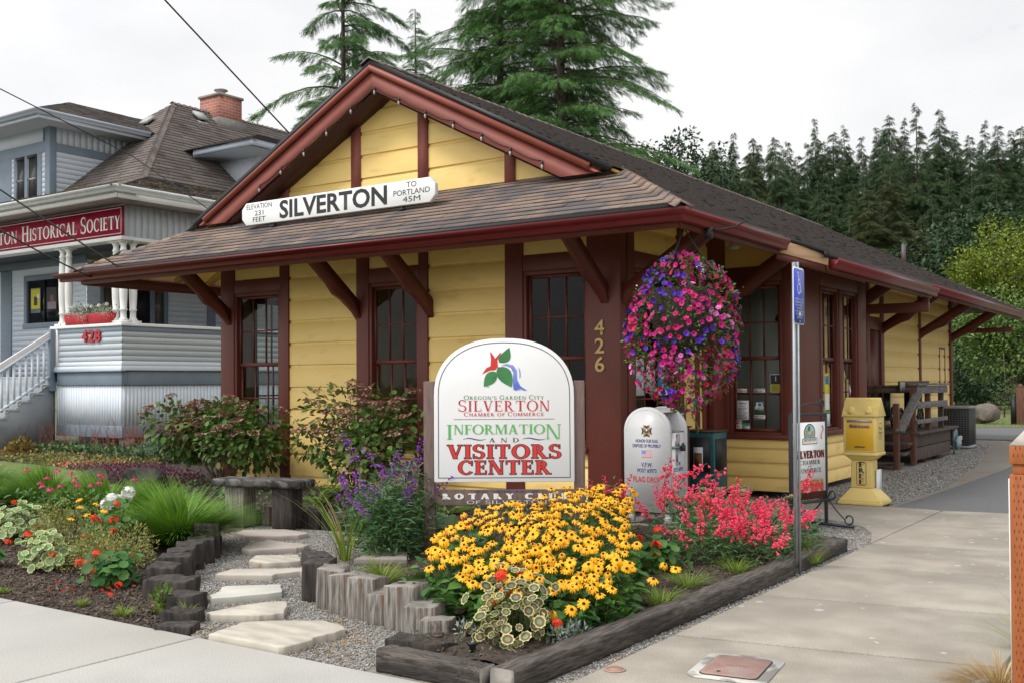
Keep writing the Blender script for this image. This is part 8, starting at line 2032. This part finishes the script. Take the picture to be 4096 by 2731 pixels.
patch('low_weeds', 'low green plants under the hydrangeas and behind the bench', [(-12.6, 8.4), (-9.6, 7.95), (-7.2, 8.4), (-6.2, 8.7), (-5.6, 9.9), (-6, 10.4), (-12.5, 10.4)], 3000, LEAFS, M_GCOV, (.03, .07), lambda r: r.uniform(.05, .2), 137)
# lawn blades, bark chips, gravel
patch('lawn_grass', 'short green lawn beside the purple stonecrop', LAWN, 9000, BLADE, M_LAWNG, (.05, .09), lambda r: r.uniform(.10, .125), 151, 'grass', up=2.2)
def scatter(name, label, poly, n, tv, tf, m, sz, zf, seed, cat):
    rs = np.random.default_rng(seed); f = pip(poly); Pp = np.array(poly); X = []
    while len(X) < n:
        x, y = rs.uniform(Pp[:, 0].min(), Pp[:, 0].max()), rs.uniform(Pp[:, 1].min(), Pp[:, 1].max())
        if f(x, y): X.append((x, y, zf(x, y)))
    g = G(); g.inst(tv, tf, randrot(n, 3, rs) * rs.uniform(*sz, n)[:, None, None], np.array(X)); return reg(g.build(name, m), label, cat, kind='stuff')
chip = BOXV * np.array([1, .35, .18])
zr_ = lambda X, Y: 0.047 + 0.022 * wob(X, Y, 2.2)
scatter('bark_chips', 'dark bark chips over the right flower bed', BED_R, 5000, chip, BOXF, M_CHIP, (.012, .04), zr_, 161, 'mulch')
scatter('bark_chips', 'dark bark chips over the left bed by the sidewalk', [(-9.8, 4.22), (-5.65, 4.22), (-6.3, 4.8), (-7.1, 5.7), (-9.8, 5.9)], 5200, chip, BOXF, M_CHIP, (.012, .045), lambda x, y: float(zl(np.array(x), np.array(y))) + .004, 162, 'mulch')
GPATH = [(-5.15, 4.22), (-3.85, 4.22), (-3.9, 4.6), (-4.3, 5.0), (-5.2, 5.25), (-5.7, 5.6), (-5.9, 6.3), (-6.2, 7.0), (-7.4, 8.1), (-9.4, 7.6), (-8.6, 7.15), (-7.7, 6.3), (-7.1, 5.6), (-6.5, 4.9), (-5.9, 4.55)]
scatter('gravel', 'grey crushed gravel of the garden path', GPATH, 26000, ICOV[:, :] * np.array([1, .8, .6]), ICOF, M_GRAV, (.006, .016), lambda x, y: -.016, 163, 'gravel')
scatter('gravel', 'gravel and wood crumbs between timber and side path', [(-2.91, 4.25), (-2.81, 4.25), (-2.81, 9.9), (-2.95, 10.9), (-3.3, 11.4), (-3.9, 11.65), (-3.9, 10.0), (-2.95, 9.7)], 6000, ICOV * np.array([1, .8, .6]), ICOF, M_GRAV, (.006, .018), lambda x, y: -.016, 164, 'gravel')
scatter('gravel', 'grey gravel along the depot side beyond the yellow dispenser', [(-4.9, 13.2), (-3.5, 13.3), (-3.4, 16), (-3.8, 20.5), (-4.7, 27), (-5.4, 27), (-4.6, 21)], 12000, ICOV * np.array([1, .8, .6]), ICOF, M_GRAV, (.012, .03), lambda x, y: -.024, 165, 'gravel')
scatter('fallen_needles', 'orange brown fallen crumbs on the gravel', GPATH, 2600, chip, BOXF, M_TAN, (.008, .022), lambda x, y: -.006 if (math.sin(x * 7) * math.sin(y * 6 + 1)) > .1 else -.03, 166, 'litter')
scatter('fallen_petals', 'fallen red petals on the soil', [(-7.6, 4.4), (-6.4, 4.35), (-6.6, 4.8), (-7.2, 4.95)], 26, FLOR[0], FLOR[1], M_GERO, (.008, .014), lambda x, y: .055, 167, 'petals')

# ---- hanging basket
hb = plant('hanging_basket', 'huge hanging basket of magenta, violet and pink petunias under the eave corner', 'flower basket', -4.40, 9.42, 1.2)
rs = np.random.default_rng(171)
def hbr(z):      # radius of the mass by height above 1.2
    return np.interp(z, [0, .10, .25, .5, .85, 1.15, 1.35, 1.5, 1.62], [.05, .20, .40, .52, .555, .50, .39, .24, .03])
def hsurf(n, shell=(.8, 1.02)):
    z = rs.uniform(.02, 1.58, n * 3); keep = rs.uniform(0, .58, n * 3) < hbr(z); z = z[keep][:n]; a = rs.uniform(0, 6.28, len(z)); r = hbr(z) * rs.uniform(*shell, len(z)) * (1 + .07 * np.sin(3 * a + 5 * z))
    return np.stack([np.cos(a) * r, np.sin(a) * r, z], 1), unit(np.stack([np.cos(a), np.sin(a), (z - .75) * .7], 1))
P, D = hsurf(3400, (.7, 1.03)); g = G(); g.inst(LEAFS[0] * np.array([1.2, 1, 1]), LEAFS[1], frames(D + rs.normal(0, .6, P.shape), rs.normal(0, .6, len(P)), rs) * rs.uniform(.026, .05, len(P))[:, None, None], P)
k_ = 160; Q, E_ = hsurf(k_, (1.0, 1.12)); g.inst(LEAFS[0] * np.array([1.2, 1, 1]), LEAFS[1], frames(E_ + rs.normal(0, .4, Q.shape), None, rs) * rs.uniform(.03, .05, len(Q))[:, None, None], Q); g.build('foliage', M_PETL, hb)
def hf_():
    q, d = hsurf(1, (.94, 1.06)); return q[0] if len(q) else None
P = minsample(620, hf_, .040); D = unit(np.stack([P[:, 0], P[:, 1], (P[:, 2] - .75) * .35 * .5], 1) + np.array([0, 0, .12]) + rs.normal(0, .10, P.shape)); D = unit(D + rs.normal(0, .28, D.shape))
colr = []
for p in P:
    v = math.sin(p[0] * 9 + p[2] * 7) + math.sin(p[1] * 8 - p[2] * 11) + (p[2] - .75) * .7 + rs.normal(0, .7); w2 = math.sin(p[0] * 11 - p[2] * 6 + 2) + math.sin(p[1] * 7 + p[2] * 9) + rs.normal(0, .8)
    colr.append(2 if v > 1.15 else (3 if w2 > 1.45 else (1 if w2 < -.6 else 0)))
colr = np.array(colr); pm = [tmesh('flower', (PETU[0] * .029, PETU[1]), [m_, M_PETC if m_ is not M_PETP else M_PETM], PETU_MI) for m_ in (M_PETM, M_PETR, M_PETV, M_PETP)]
base = np.array([-4.40, 9.42, 1.2]); key = np.linalg.norm(P + base - CAMP, axis=1); Mz = zframe(D, rs.uniform(0, 6.28, len(P))) * rs.uniform(.8, 1.15, len(P))[:, None, None]
top_ = np.argsort(key)[:100]
for k_ in range(4):
    for i in [i for i in top_ if colr[i] == k_]:
        o = bpy.data.objects.new('flower', pm[k_]); COL.objects.link(o); o.parent = hb; m4 = np.eye(4); m4[:3, :3] = Mz[i]; m4[:3, 3] = P[i]; o.matrix_local = Matrix(m4.tolist())
rest = np.setdiff1d(np.arange(len(P)), top_); g = G()
for k_ in range(4):
    idx = rest[colr[rest] == k_]; g.inst(PETU[0] * .029, PETU[1], Mz[idx], P[idx], np.where(PETU_MI == 1, 4, k_))
g.build('flower', [M_PETM, M_PETR, M_PETV, M_PETP, M_PETC], hb)['kind'] = 'stuff'
g = G(); n = 90; q, d = hsurf(n, (1.0, 1.05)); sel = q[:, 2] > 1.05; q = q[sel]; d = d[sel]
for p, dd in zip(q[:8], d[:8]): g.inst(FLOR[0] * .008, FLOR[1], randrot(10, 1, rs), p + rs.normal(0, .025, (10, 3)))
g.build('white_floret', M_WFLOW, hb)
g = G()
for a in (.4, 2.5, 4.6): g.tube([(.34 * math.cos(a), .34 * math.sin(a), 1.28), (0.02 * math.cos(a), .02 * math.sin(a), 1.80)], .006, 5)
g.tube([(0, 0, 1.78), (0, .02, 1.84), (0, 0, 1.9), (0, -.02, 1.84), (0, 0, 1.80)], .008, 6); g.build('hanger', M_WIRE, hb)
g = G(); g.lathe([(.05, .55), (.25, .70), (.33, .95), (.34, 1.2), (.33, 1.22)], 18); g.build('basket', M_SOIL, hb)
# trailing strand
g = G(); P = np.array([(.12 + .02 * math.sin(9 * t) + .05 * t, -.1, .15 - .3 * t) for t in np.linspace(0, 1, 10)]); g.tube(P, .004, 4); n = 60; k_ = rs.integers(0, 10, n); g.inst(LEAFS[0], LEAFS[1], frames(rs.normal(0, 1, (n, 3)), None, rs) * .03, P[k_]); g.build('trailing_stem', M_PETL, hb)
wx = thing('irrigation_valve', 'small timer and drip hose fixed above the flower basket', 'valve', (-4.28, 9.75, 3.0)); g = G(); g.box((0, 0, 0), (.07, .05, .12)); g.build('body', M_ACU, wx); g = G(); g.tube([(.03, 0, .02), (.12, .05, .03), (.22, .15, .06), (.28, .25, .12)], .01, 6); g.build('hose', M_WIRE, wx)
# blooms in the porch box
fx2 = thing('white_begonia', 'white begonias and gypsophila spilling over the red porch box', 'flowers', (-19.73, 13.2, 2.98)); rs = np.random.default_rng(181); g = G(); n = 900
c_ = np.array([(-.68, -.04, .07), (-.45, -.05, .05), (-.2, -.1, .06), (-.1, -.12, -.06), (.3, -.04, .08), (.55, -.07, .06), (.7, -.08, .03)])[rs.integers(0, 7, n)]; P = c_ + rs.normal(0, .07, (n, 3)) * np.array([1.1, .8, .8]); g.inst(ICOV * .011, ICOF, randrot(n, 1, rs), P); g.build('small_florets', leafm('greenish_white', (.55, .58, .42), (.68, .70, .58), hue=0), fx2)['kind'] = 'stuff'
g = G(); n = 420; c2 = np.array([(-.6, 0, .08), (-.3, 0, .1), (0, 0, .06), (.3, 0, .1), (.6, 0, .07)])[rs.integers(0, 5, n)]; g.inst(LEAFS[0], LEAFS[1], frames(rs.normal(0, 1, (n, 3)) + np.array([0, 0, .3]), None, rs) * .06, c2 + rs.normal(0, .08, (n, 3)) * np.array([1.2, .7, .7])); g.build('foliage', M_RUDL, fx2)
T = np.array([(-.5, -.05, .2), (-.18, -.03, .19), (-.05, -.05, .2), (.1, -.05, .17), (.62, -.05, .2), (-.55, -.08, .17), (.35, -.05, .18)]); g = G(); gg = G(); k_ = 14; d = unit(rs.normal(0, 1, (k_, 3))); gg.inst(FLOR[0] * .022, FLOR[1], zframe(d, rs.uniform(0, 6, k_)), d * .03); me = gg.mesh('flower_head', [M_WFLOW]); heads(fx2, 'flower_head', [me], randrot(7, .5, rs), T)

# ================================================================== trees
def feather():
    V = [(-.02, 0, 0), (.02, 0, 0), (.0, 1, -.22)]; F = [[0, 1, 2]]
    for k_, (t, l_) in enumerate(((.12, .30), (.28, .36), (.46, .34), (.64, .26), (.8, .18))):
        for s_ in (-1, 1):
            b = len(V); z = -.22 * t * t; V += [(0, t - .035, z), (0, t + .035, z), (s_ * l_ * .75, t + l_ * .62, z - .05 - .12 * l_)]; F.append([b, b + 1, b + 2] if s_ > 0 else [b + 1, b, b + 2])
    return tri(V, F)
SPRAY = feather()
def conifer_mesh(H, Rm, seed, z0=0.0, whorl=.38, nb=(5, 7), spray=(.16, .30), per=44, droop=.5, sparse=0.0, power=.85, rise=.25, fan=.42, trunk=.16, fine=1.0):
    rs = np.random.default_rng(seed); gt = G(); P = []; D = []; S_ = []
    gt.tube([(0, 0, 0), (.05, .03, H * .5), (0, 0, H * .98)], [trunk, trunk * .6, .02], 8)
    z = z0
    while z < H - .25:
        f = 1 - z / H
        for i in range(rs.integers(nb[0], nb[1] + 1)):
            if rs.random() < sparse: continue
            L_ = max(.22, Rm * f ** power * (rs.uniform(.3, 1.15) if rs.random() < .8 else rs.uniform(1.0, 1.35))); a = rs.uniform(0, 6.28); up_ = rise * rs.uniform(.5, 1.4); k_ = np.linspace(0, 1, 6)
            B = np.stack([np.cos(a) * L_ * k_, np.sin(a) * L_ * k_, z + rs.uniform(-.5, .5) * whorl + L_ * (up_ * k_ - droop * k_ ** 2 * rs.uniform(.7, 1.2))], 1)
            if L_ > .6: gt.tube(B, np.linspace(.018 + .008 * L_, .004, 6), 4, caps=False)
            m = int(per * (L_ / Rm) ** 1.2 * fine) + 4; t = rs.uniform(.10, 1.0, m) ** .8; Q = np.stack([np.interp(t, k_, B[:, j]) for j in range(3)], 1)
            side = np.array([-math.sin(a), math.cos(a), 0]); ax = np.array([math.cos(a), math.sin(a), 0]); lat = rs.uniform(-1, 1, m) * L_ * fan * np.clip(1.1 - t, .08, .6)
            Q = Q + side * lat[:, None]; Q[:, 2] -= np.abs(lat) * .30 + rs.uniform(0, .05, m)
            P.append(Q); D.append(ax * rs.uniform(.4, 1, m)[:, None] + side * (np.sign(lat) * rs.uniform(.1, .9, m))[:, None] + np.array([0, 0, -1]) * rs.uniform(.05, droop + .35, m)[:, None]); S_.append(rs.uniform(*spray, m) * min(1, .45 + .3 * L_))
        z += whorl * rs.uniform(.75, 1.25)
    P = np.vstack(P); D = np.vstack(D); S_ = np.concatenate(S_); gf = G(); gf.inst(SPRAY[0], SPRAY[1], frames(D, rs.normal(0, .7, len(P)), rs) * S_[:, None, None], P)
    return gt, gf
def tree_obj(name, label, loc, gt, gf, mb, mf, group=None, rz=0.0, cat='tree'):
    t = thing(name, label, cat, loc, rz, group); gt.build('trunk', mb, t); gf.build('crown', mf, t); return t
def vpos(vx, d):
    az = _y - math.atan2((vx - 1176) / 2412, 1.0); dist = d * math.hypot(1, (vx - 1176) / 2412); return -math.sin(az) * dist, math.cos(az) * dist
xa, ya = vpos(788, 40); xb, yb_ = vpos(957, 50)
gt, gf = conifer_mesh(24, 4.0, 201, z0=5.0, whorl=.36, nb=(3, 5), per=330, droop=.55, sparse=.15, spray=(.2, .46), rise=.36, fan=.24, power=.55)
tree_obj('conifer_tree', 'thin open conifer rising behind the left slope of the depot gable', (xa, ya, -.2), gt, gf, M_BARK, M_CONIF, 'conifers behind the depot roof')
gt, gf = conifer_mesh(20.0, 3.4, 202, z0=6.0, whorl=.26, per=230, droop=.5, spray=(.2, .4), power=.75, fan=.35)
tree_obj('conifer_tree', 'small narrow conifer with its whole tip showing between the two larger ones', (xb, yb_, -.2), gt, gf, M_BARK, M_CONIF, 'conifers behind the depot roof')
xc, yc = vpos(1150, 47); xd, yd = vpos(1290, 43)
gt, gf = conifer_mesh(33, 5.0, 203, z0=3.0, whorl=.34, nb=(5, 8), per=270, droop=.5, spray=(.22, .5), power=.42, rise=.34, fan=.36, trunk=.26)
tree_obj('conifer_tree', 'dense dark conifer right of the depot gable, left one of the tall pair', (xc, yc, -.2), gt, gf, M_BARK, M_CONIF, 'conifers behind the depot roof')
gt, gf = conifer_mesh(31, 5.2, 204, z0=3.0, whorl=.34, nb=(5, 8), per=270, droop=.5, spray=(.22, .5), power=.48, rise=.36, fan=.36, trunk=.28)
tree_obj('conifer_tree', 'massive spreading conifer with the furthest reaching right boughs behind the depot roof', (xd, yd, -.2), gt, gf, M_BARK, M_CONIF, 'conifers behind the depot roof')
# firs on the hillside
def hzf(x, y): return float(hz(np.array(x), np.array(y)))
kinds = []
for s_, pr_ in ((301, dict(Rm=4.6, power=.8)), (302, dict(Rm=4.0, power=.95)), (303, dict(Rm=5.0, power=.7)), (304, dict(Rm=3.6, power=.85, sparse=.3))):
    gt, gf = conifer_mesh(22, pr_['Rm'], s_, z0=2.0, whorl=.30, nb=(3, 6), per=150, droop=.5, spray=(.45, 1.0), power=pr_['power'], rise=.22, fan=.4, trunk=.24, sparse=pr_.get('sparse', 0))
    kinds.append((gt.mesh('trunk', [M_BARK]), gf.mesh('crown', [M_FOR]), gf.mesh('crown', [M_FORO])))
def fir(vx, vy, d, kind, label, olive=False, group='firs on the wooded hillside', wide=1.0):
    """vx, vy: where its tip shows; d: metres along the view axis"""
    az = _y - math.atan2((vx - 1176) / 2412, 1.0); dist = d * math.hypot(1, (vx - 1176) / 2412)
    x, y = -math.sin(az) * dist, math.cos(az) * dist; zt = 1.53 + (876 - vy) * d / 2412; zb = hzf(x, y) - .4; H = max(5, zt - zb); s_ = H / 22
    t = thing('fir_tree', label, 'tree', (x, y, zb), random.uniform(0, 6.28), group); t.scale = (s_ * wide * min(1, 22 / H * 1.1), s_ * wide * min(1, 22 / H * 1.1), s_)
    for nm, me in (('trunk', kinds[kind][0]), ('crown', kinds[kind][2 if olive else 1])):
        o = bpy.data.objects.new(nm, me); COL.objects.link(o); o.parent = t
    return t
LB = 'dark fir standing among others on the wooded hillside behind the depot'
tops = [(1640, 318), (1690, 300), (1735, 312), (1775, 330), (1815, 320), (1878, 268), (1920, 300), (1945, 285), (1985, 310), (2020, 290), (2050, 262), (2085, 268), (2165, 248), (2200, 300), (2235, 310), (2270, 275), (2300, 285), (2330, 300), (2352, 290), (2390, 300), (2430, 270), (2480, 290), (2560, 280)]
random.seed(5)
for i, (a, b) in enumerate(tops): fir(a, b, random.uniform(128, 158), i % 4, LB, wide=random.uniform(.9, 1.15))
fir(2112, 233, 118, 3, 'tallest ragged fir with a bare pale trunk on the hillside skyline', wide=1.05)
for i in range(26): fir(1660 + i * 31 + random.uniform(-14, 14), random.uniform(292, 352), random.uniform(126, 150), (i * 5 + 2) % 4, LB, wide=random.uniform(.9, 1.3), olive=(i % 6 == 2))
for i in range(32):
    fir(1580 + i * 30 + random.uniform(-12, 12), random.uniform(345, 420), random.uniform(112, 132), (i * 3 + 1) % 4, LB, wide=random.uniform(1, 1.25))
for i in range(26):
    fir(1640 + i * 34 + random.uniform(-14, 14), random.uniform(440, 540) + max(0, 1800 - (1640 + i * 34)) * -.2, random.uniform(92, 110), (i * 2 + 1) % 4, LB, wide=random.uniform(1.1, 1.4))
fir(2050, 380, 98, 0, 'olive toned fir lower on the slope, paler than its neighbours', olive=True, wide=1.3); fir(2000, 430, 92, 2, 'second olive toned fir, nearest to the depot roofline', olive=True, wide=1.3); fir(2120, 500, 90, 1, 'young olive fir below the tall ragged one', olive=True, wide=1.2)
# broadleaf trees
def broad(name, label, loc, H, Rc, zc, n, leaf, m, sz, seed, trunk=.2, lean=(0, 0), group=None, clumps=26, flat=1.0, up=0.1):
    rs = np.random.default_rng(seed); t = thing(name, label, 'tree', loc, 0, group); gt = G(); cl = []
    for i in range(clumps):
        d = unit(rs.normal(0, 1, 3)); cl.append(np.array([lean[0], lean[1], zc]) + d * np.array([Rc, Rc, Rc * flat]) * rs.uniform(.35, .95))
    gt.tube([(0, 0, 0), (lean[0] * .3, lean[1] * .3, zc * .35), (lean[0], lean[1], zc)], [trunk, trunk * .8, trunk * .35], 8)
    for c_ in cl: gt.tube([(lean[0] * .4, lean[1] * .4, zc * .42), (c_ * .5 + np.array([lean[0], lean[1], zc]) * .5 - np.array([0, 0, Rc * .12])), c_], [trunk * .35, trunk * .2, .015], 5)
    gt.build('trunk', M_BARK, t); k_ = rs.integers(0, clumps, n); d = unit(rs.normal(0, 1, (n, 3))); rr_ = Rc * rs.uniform(.22, .42, clumps)[k_]; P = np.array(cl)[k_] + d * (rr_ * rs.uniform(.3, 1, n) ** .6)[:, None]; P[:, 2] = np.maximum(P[:, 2], .1)
    gf = G(); gf.inst(leaf[0], leaf[1], frames(d * .6 + rs.normal(0, .5, (n, 3)) + np.array([0, 0, up - .2]), rs.normal(0, .6, n), rs) * rs.uniform(*sz, n)[:, None, None], P); gf.build('crown', m, t); return t
for lb, vx, vy, d, Rc, s_ in (('dark rounded broadleaf tree at the left end of the woods', 1545, 318, 100, 5.6, 401), ('dark broadleaf tree left of it, half behind the big conifer', 1480, 335, 104, 4.6, 402), ('grey green broadleaf tree low in the woods at the right edge', 2270, 505, 84, 5.2, 403), ('dark broadleaf mass above the yellow green tree', 2180, 540, 80, 4.4, 404)):
    x, y = vpos(vx, d); zt = 1.53 + (876 - vy) * d / 2412; zb = hzf(x, y) - .3
    broad('broadleaf_tree', lb, (x, y, zb), zt - zb, Rc, zt - zb - Rc * .95, 6500, LEAFS, M_OAK, (.35, .6), s_, trunk=.35, group='broadleaf trees of the woods', clumps=34)
x, y = vpos(2335, 58); broad('ash_tree', 'bright yellow green tree at the right edge above the depot roof end', (x, y, 0), 10, 3.4, 7.2, 15000, LEAFS, M_LIME, (.14, .26), 411, clumps=44)
x, y = vpos(2330, 46); broad('dogwood_tree', 'fresh green dogwood with curled leaves behind the depot corner', (x, y, 0), 5.2, 2.5, 3.4, 9000, LEAF, M_DOG, (.12, .22), 412, trunk=.12, clumps=36, flat=.75, lean=(-.2, 0))
x, y = vpos(2305, 42); t = thing('sapling', 'light green feathery sapling beside the boulder', 'tree', (x, y, 0)); gt, gf = conifer_mesh(2.6, 1.0, 413, z0=.3, whorl=.22, nb=(4, 6), per=40, droop=.1, spray=(.10, .2), rise=.55, trunk=.03, fan=.25); gt.build('trunk', M_BARK, t); gf.build('crown', M_LARCH, t)
for lb, vx, d, Rc, s_ in (('dark bushy growth in the shade under the dogwood', 2240, 52, 2.0, 421), ('dark bush behind the boulder and sapling', 2330, 54, 2.2, 422), ('dark bush closing the view past the depot corner', 2195, 56, 1.9, 423), ('deep shaded bush between the dogwood trunk and woods', 2290, 60, 2.6, 424)):
    x, y = vpos(vx, d); broad('dark_bush', lb, (x, y, 0), 3, Rc, 1.5, 3600, LEAFS, M_OAK, (.12, .26), s_, trunk=.08, group='dark bushes at the edge of the woods', clumps=22, flat=.8)
for i in range(10):
    vx = 2150 + i * 36; x, y = vpos(vx, 72 + 3 * (i % 3)); broad('edge_tree', 'dark broadleaf tree in the shaded edge of the woods', (x, y, -.2), 8, 3.3, 4.2, 3600, LEAFS, M_OAK, (.25, .45), 430 + i, trunk=.2, group='trees at the shaded edge of the woods', clumps=22)
def near_patch(name, label, x0, x1, y0, y1, n, m, seed):
    rs = np.random.default_rng(seed); P = np.stack([rs.uniform(x0, x1, n), rs.uniform(y0, y1, n), np.zeros(n)], 1); g = G(); g.inst(BLADE[0], BLADE[1], frames(rs.normal(0, .5, (n, 3)) + np.array([0, 0, 1.5])) * rs.uniform(.06, .14, n)[:, None, None], P); return reg(g.build(name, m), label, 'grass', kind='stuff')
near_patch('park_grass', 'mown grass round the boulder', -9.5, -4.6, 36.4, 44, 9000, M_LAWNG, 441)
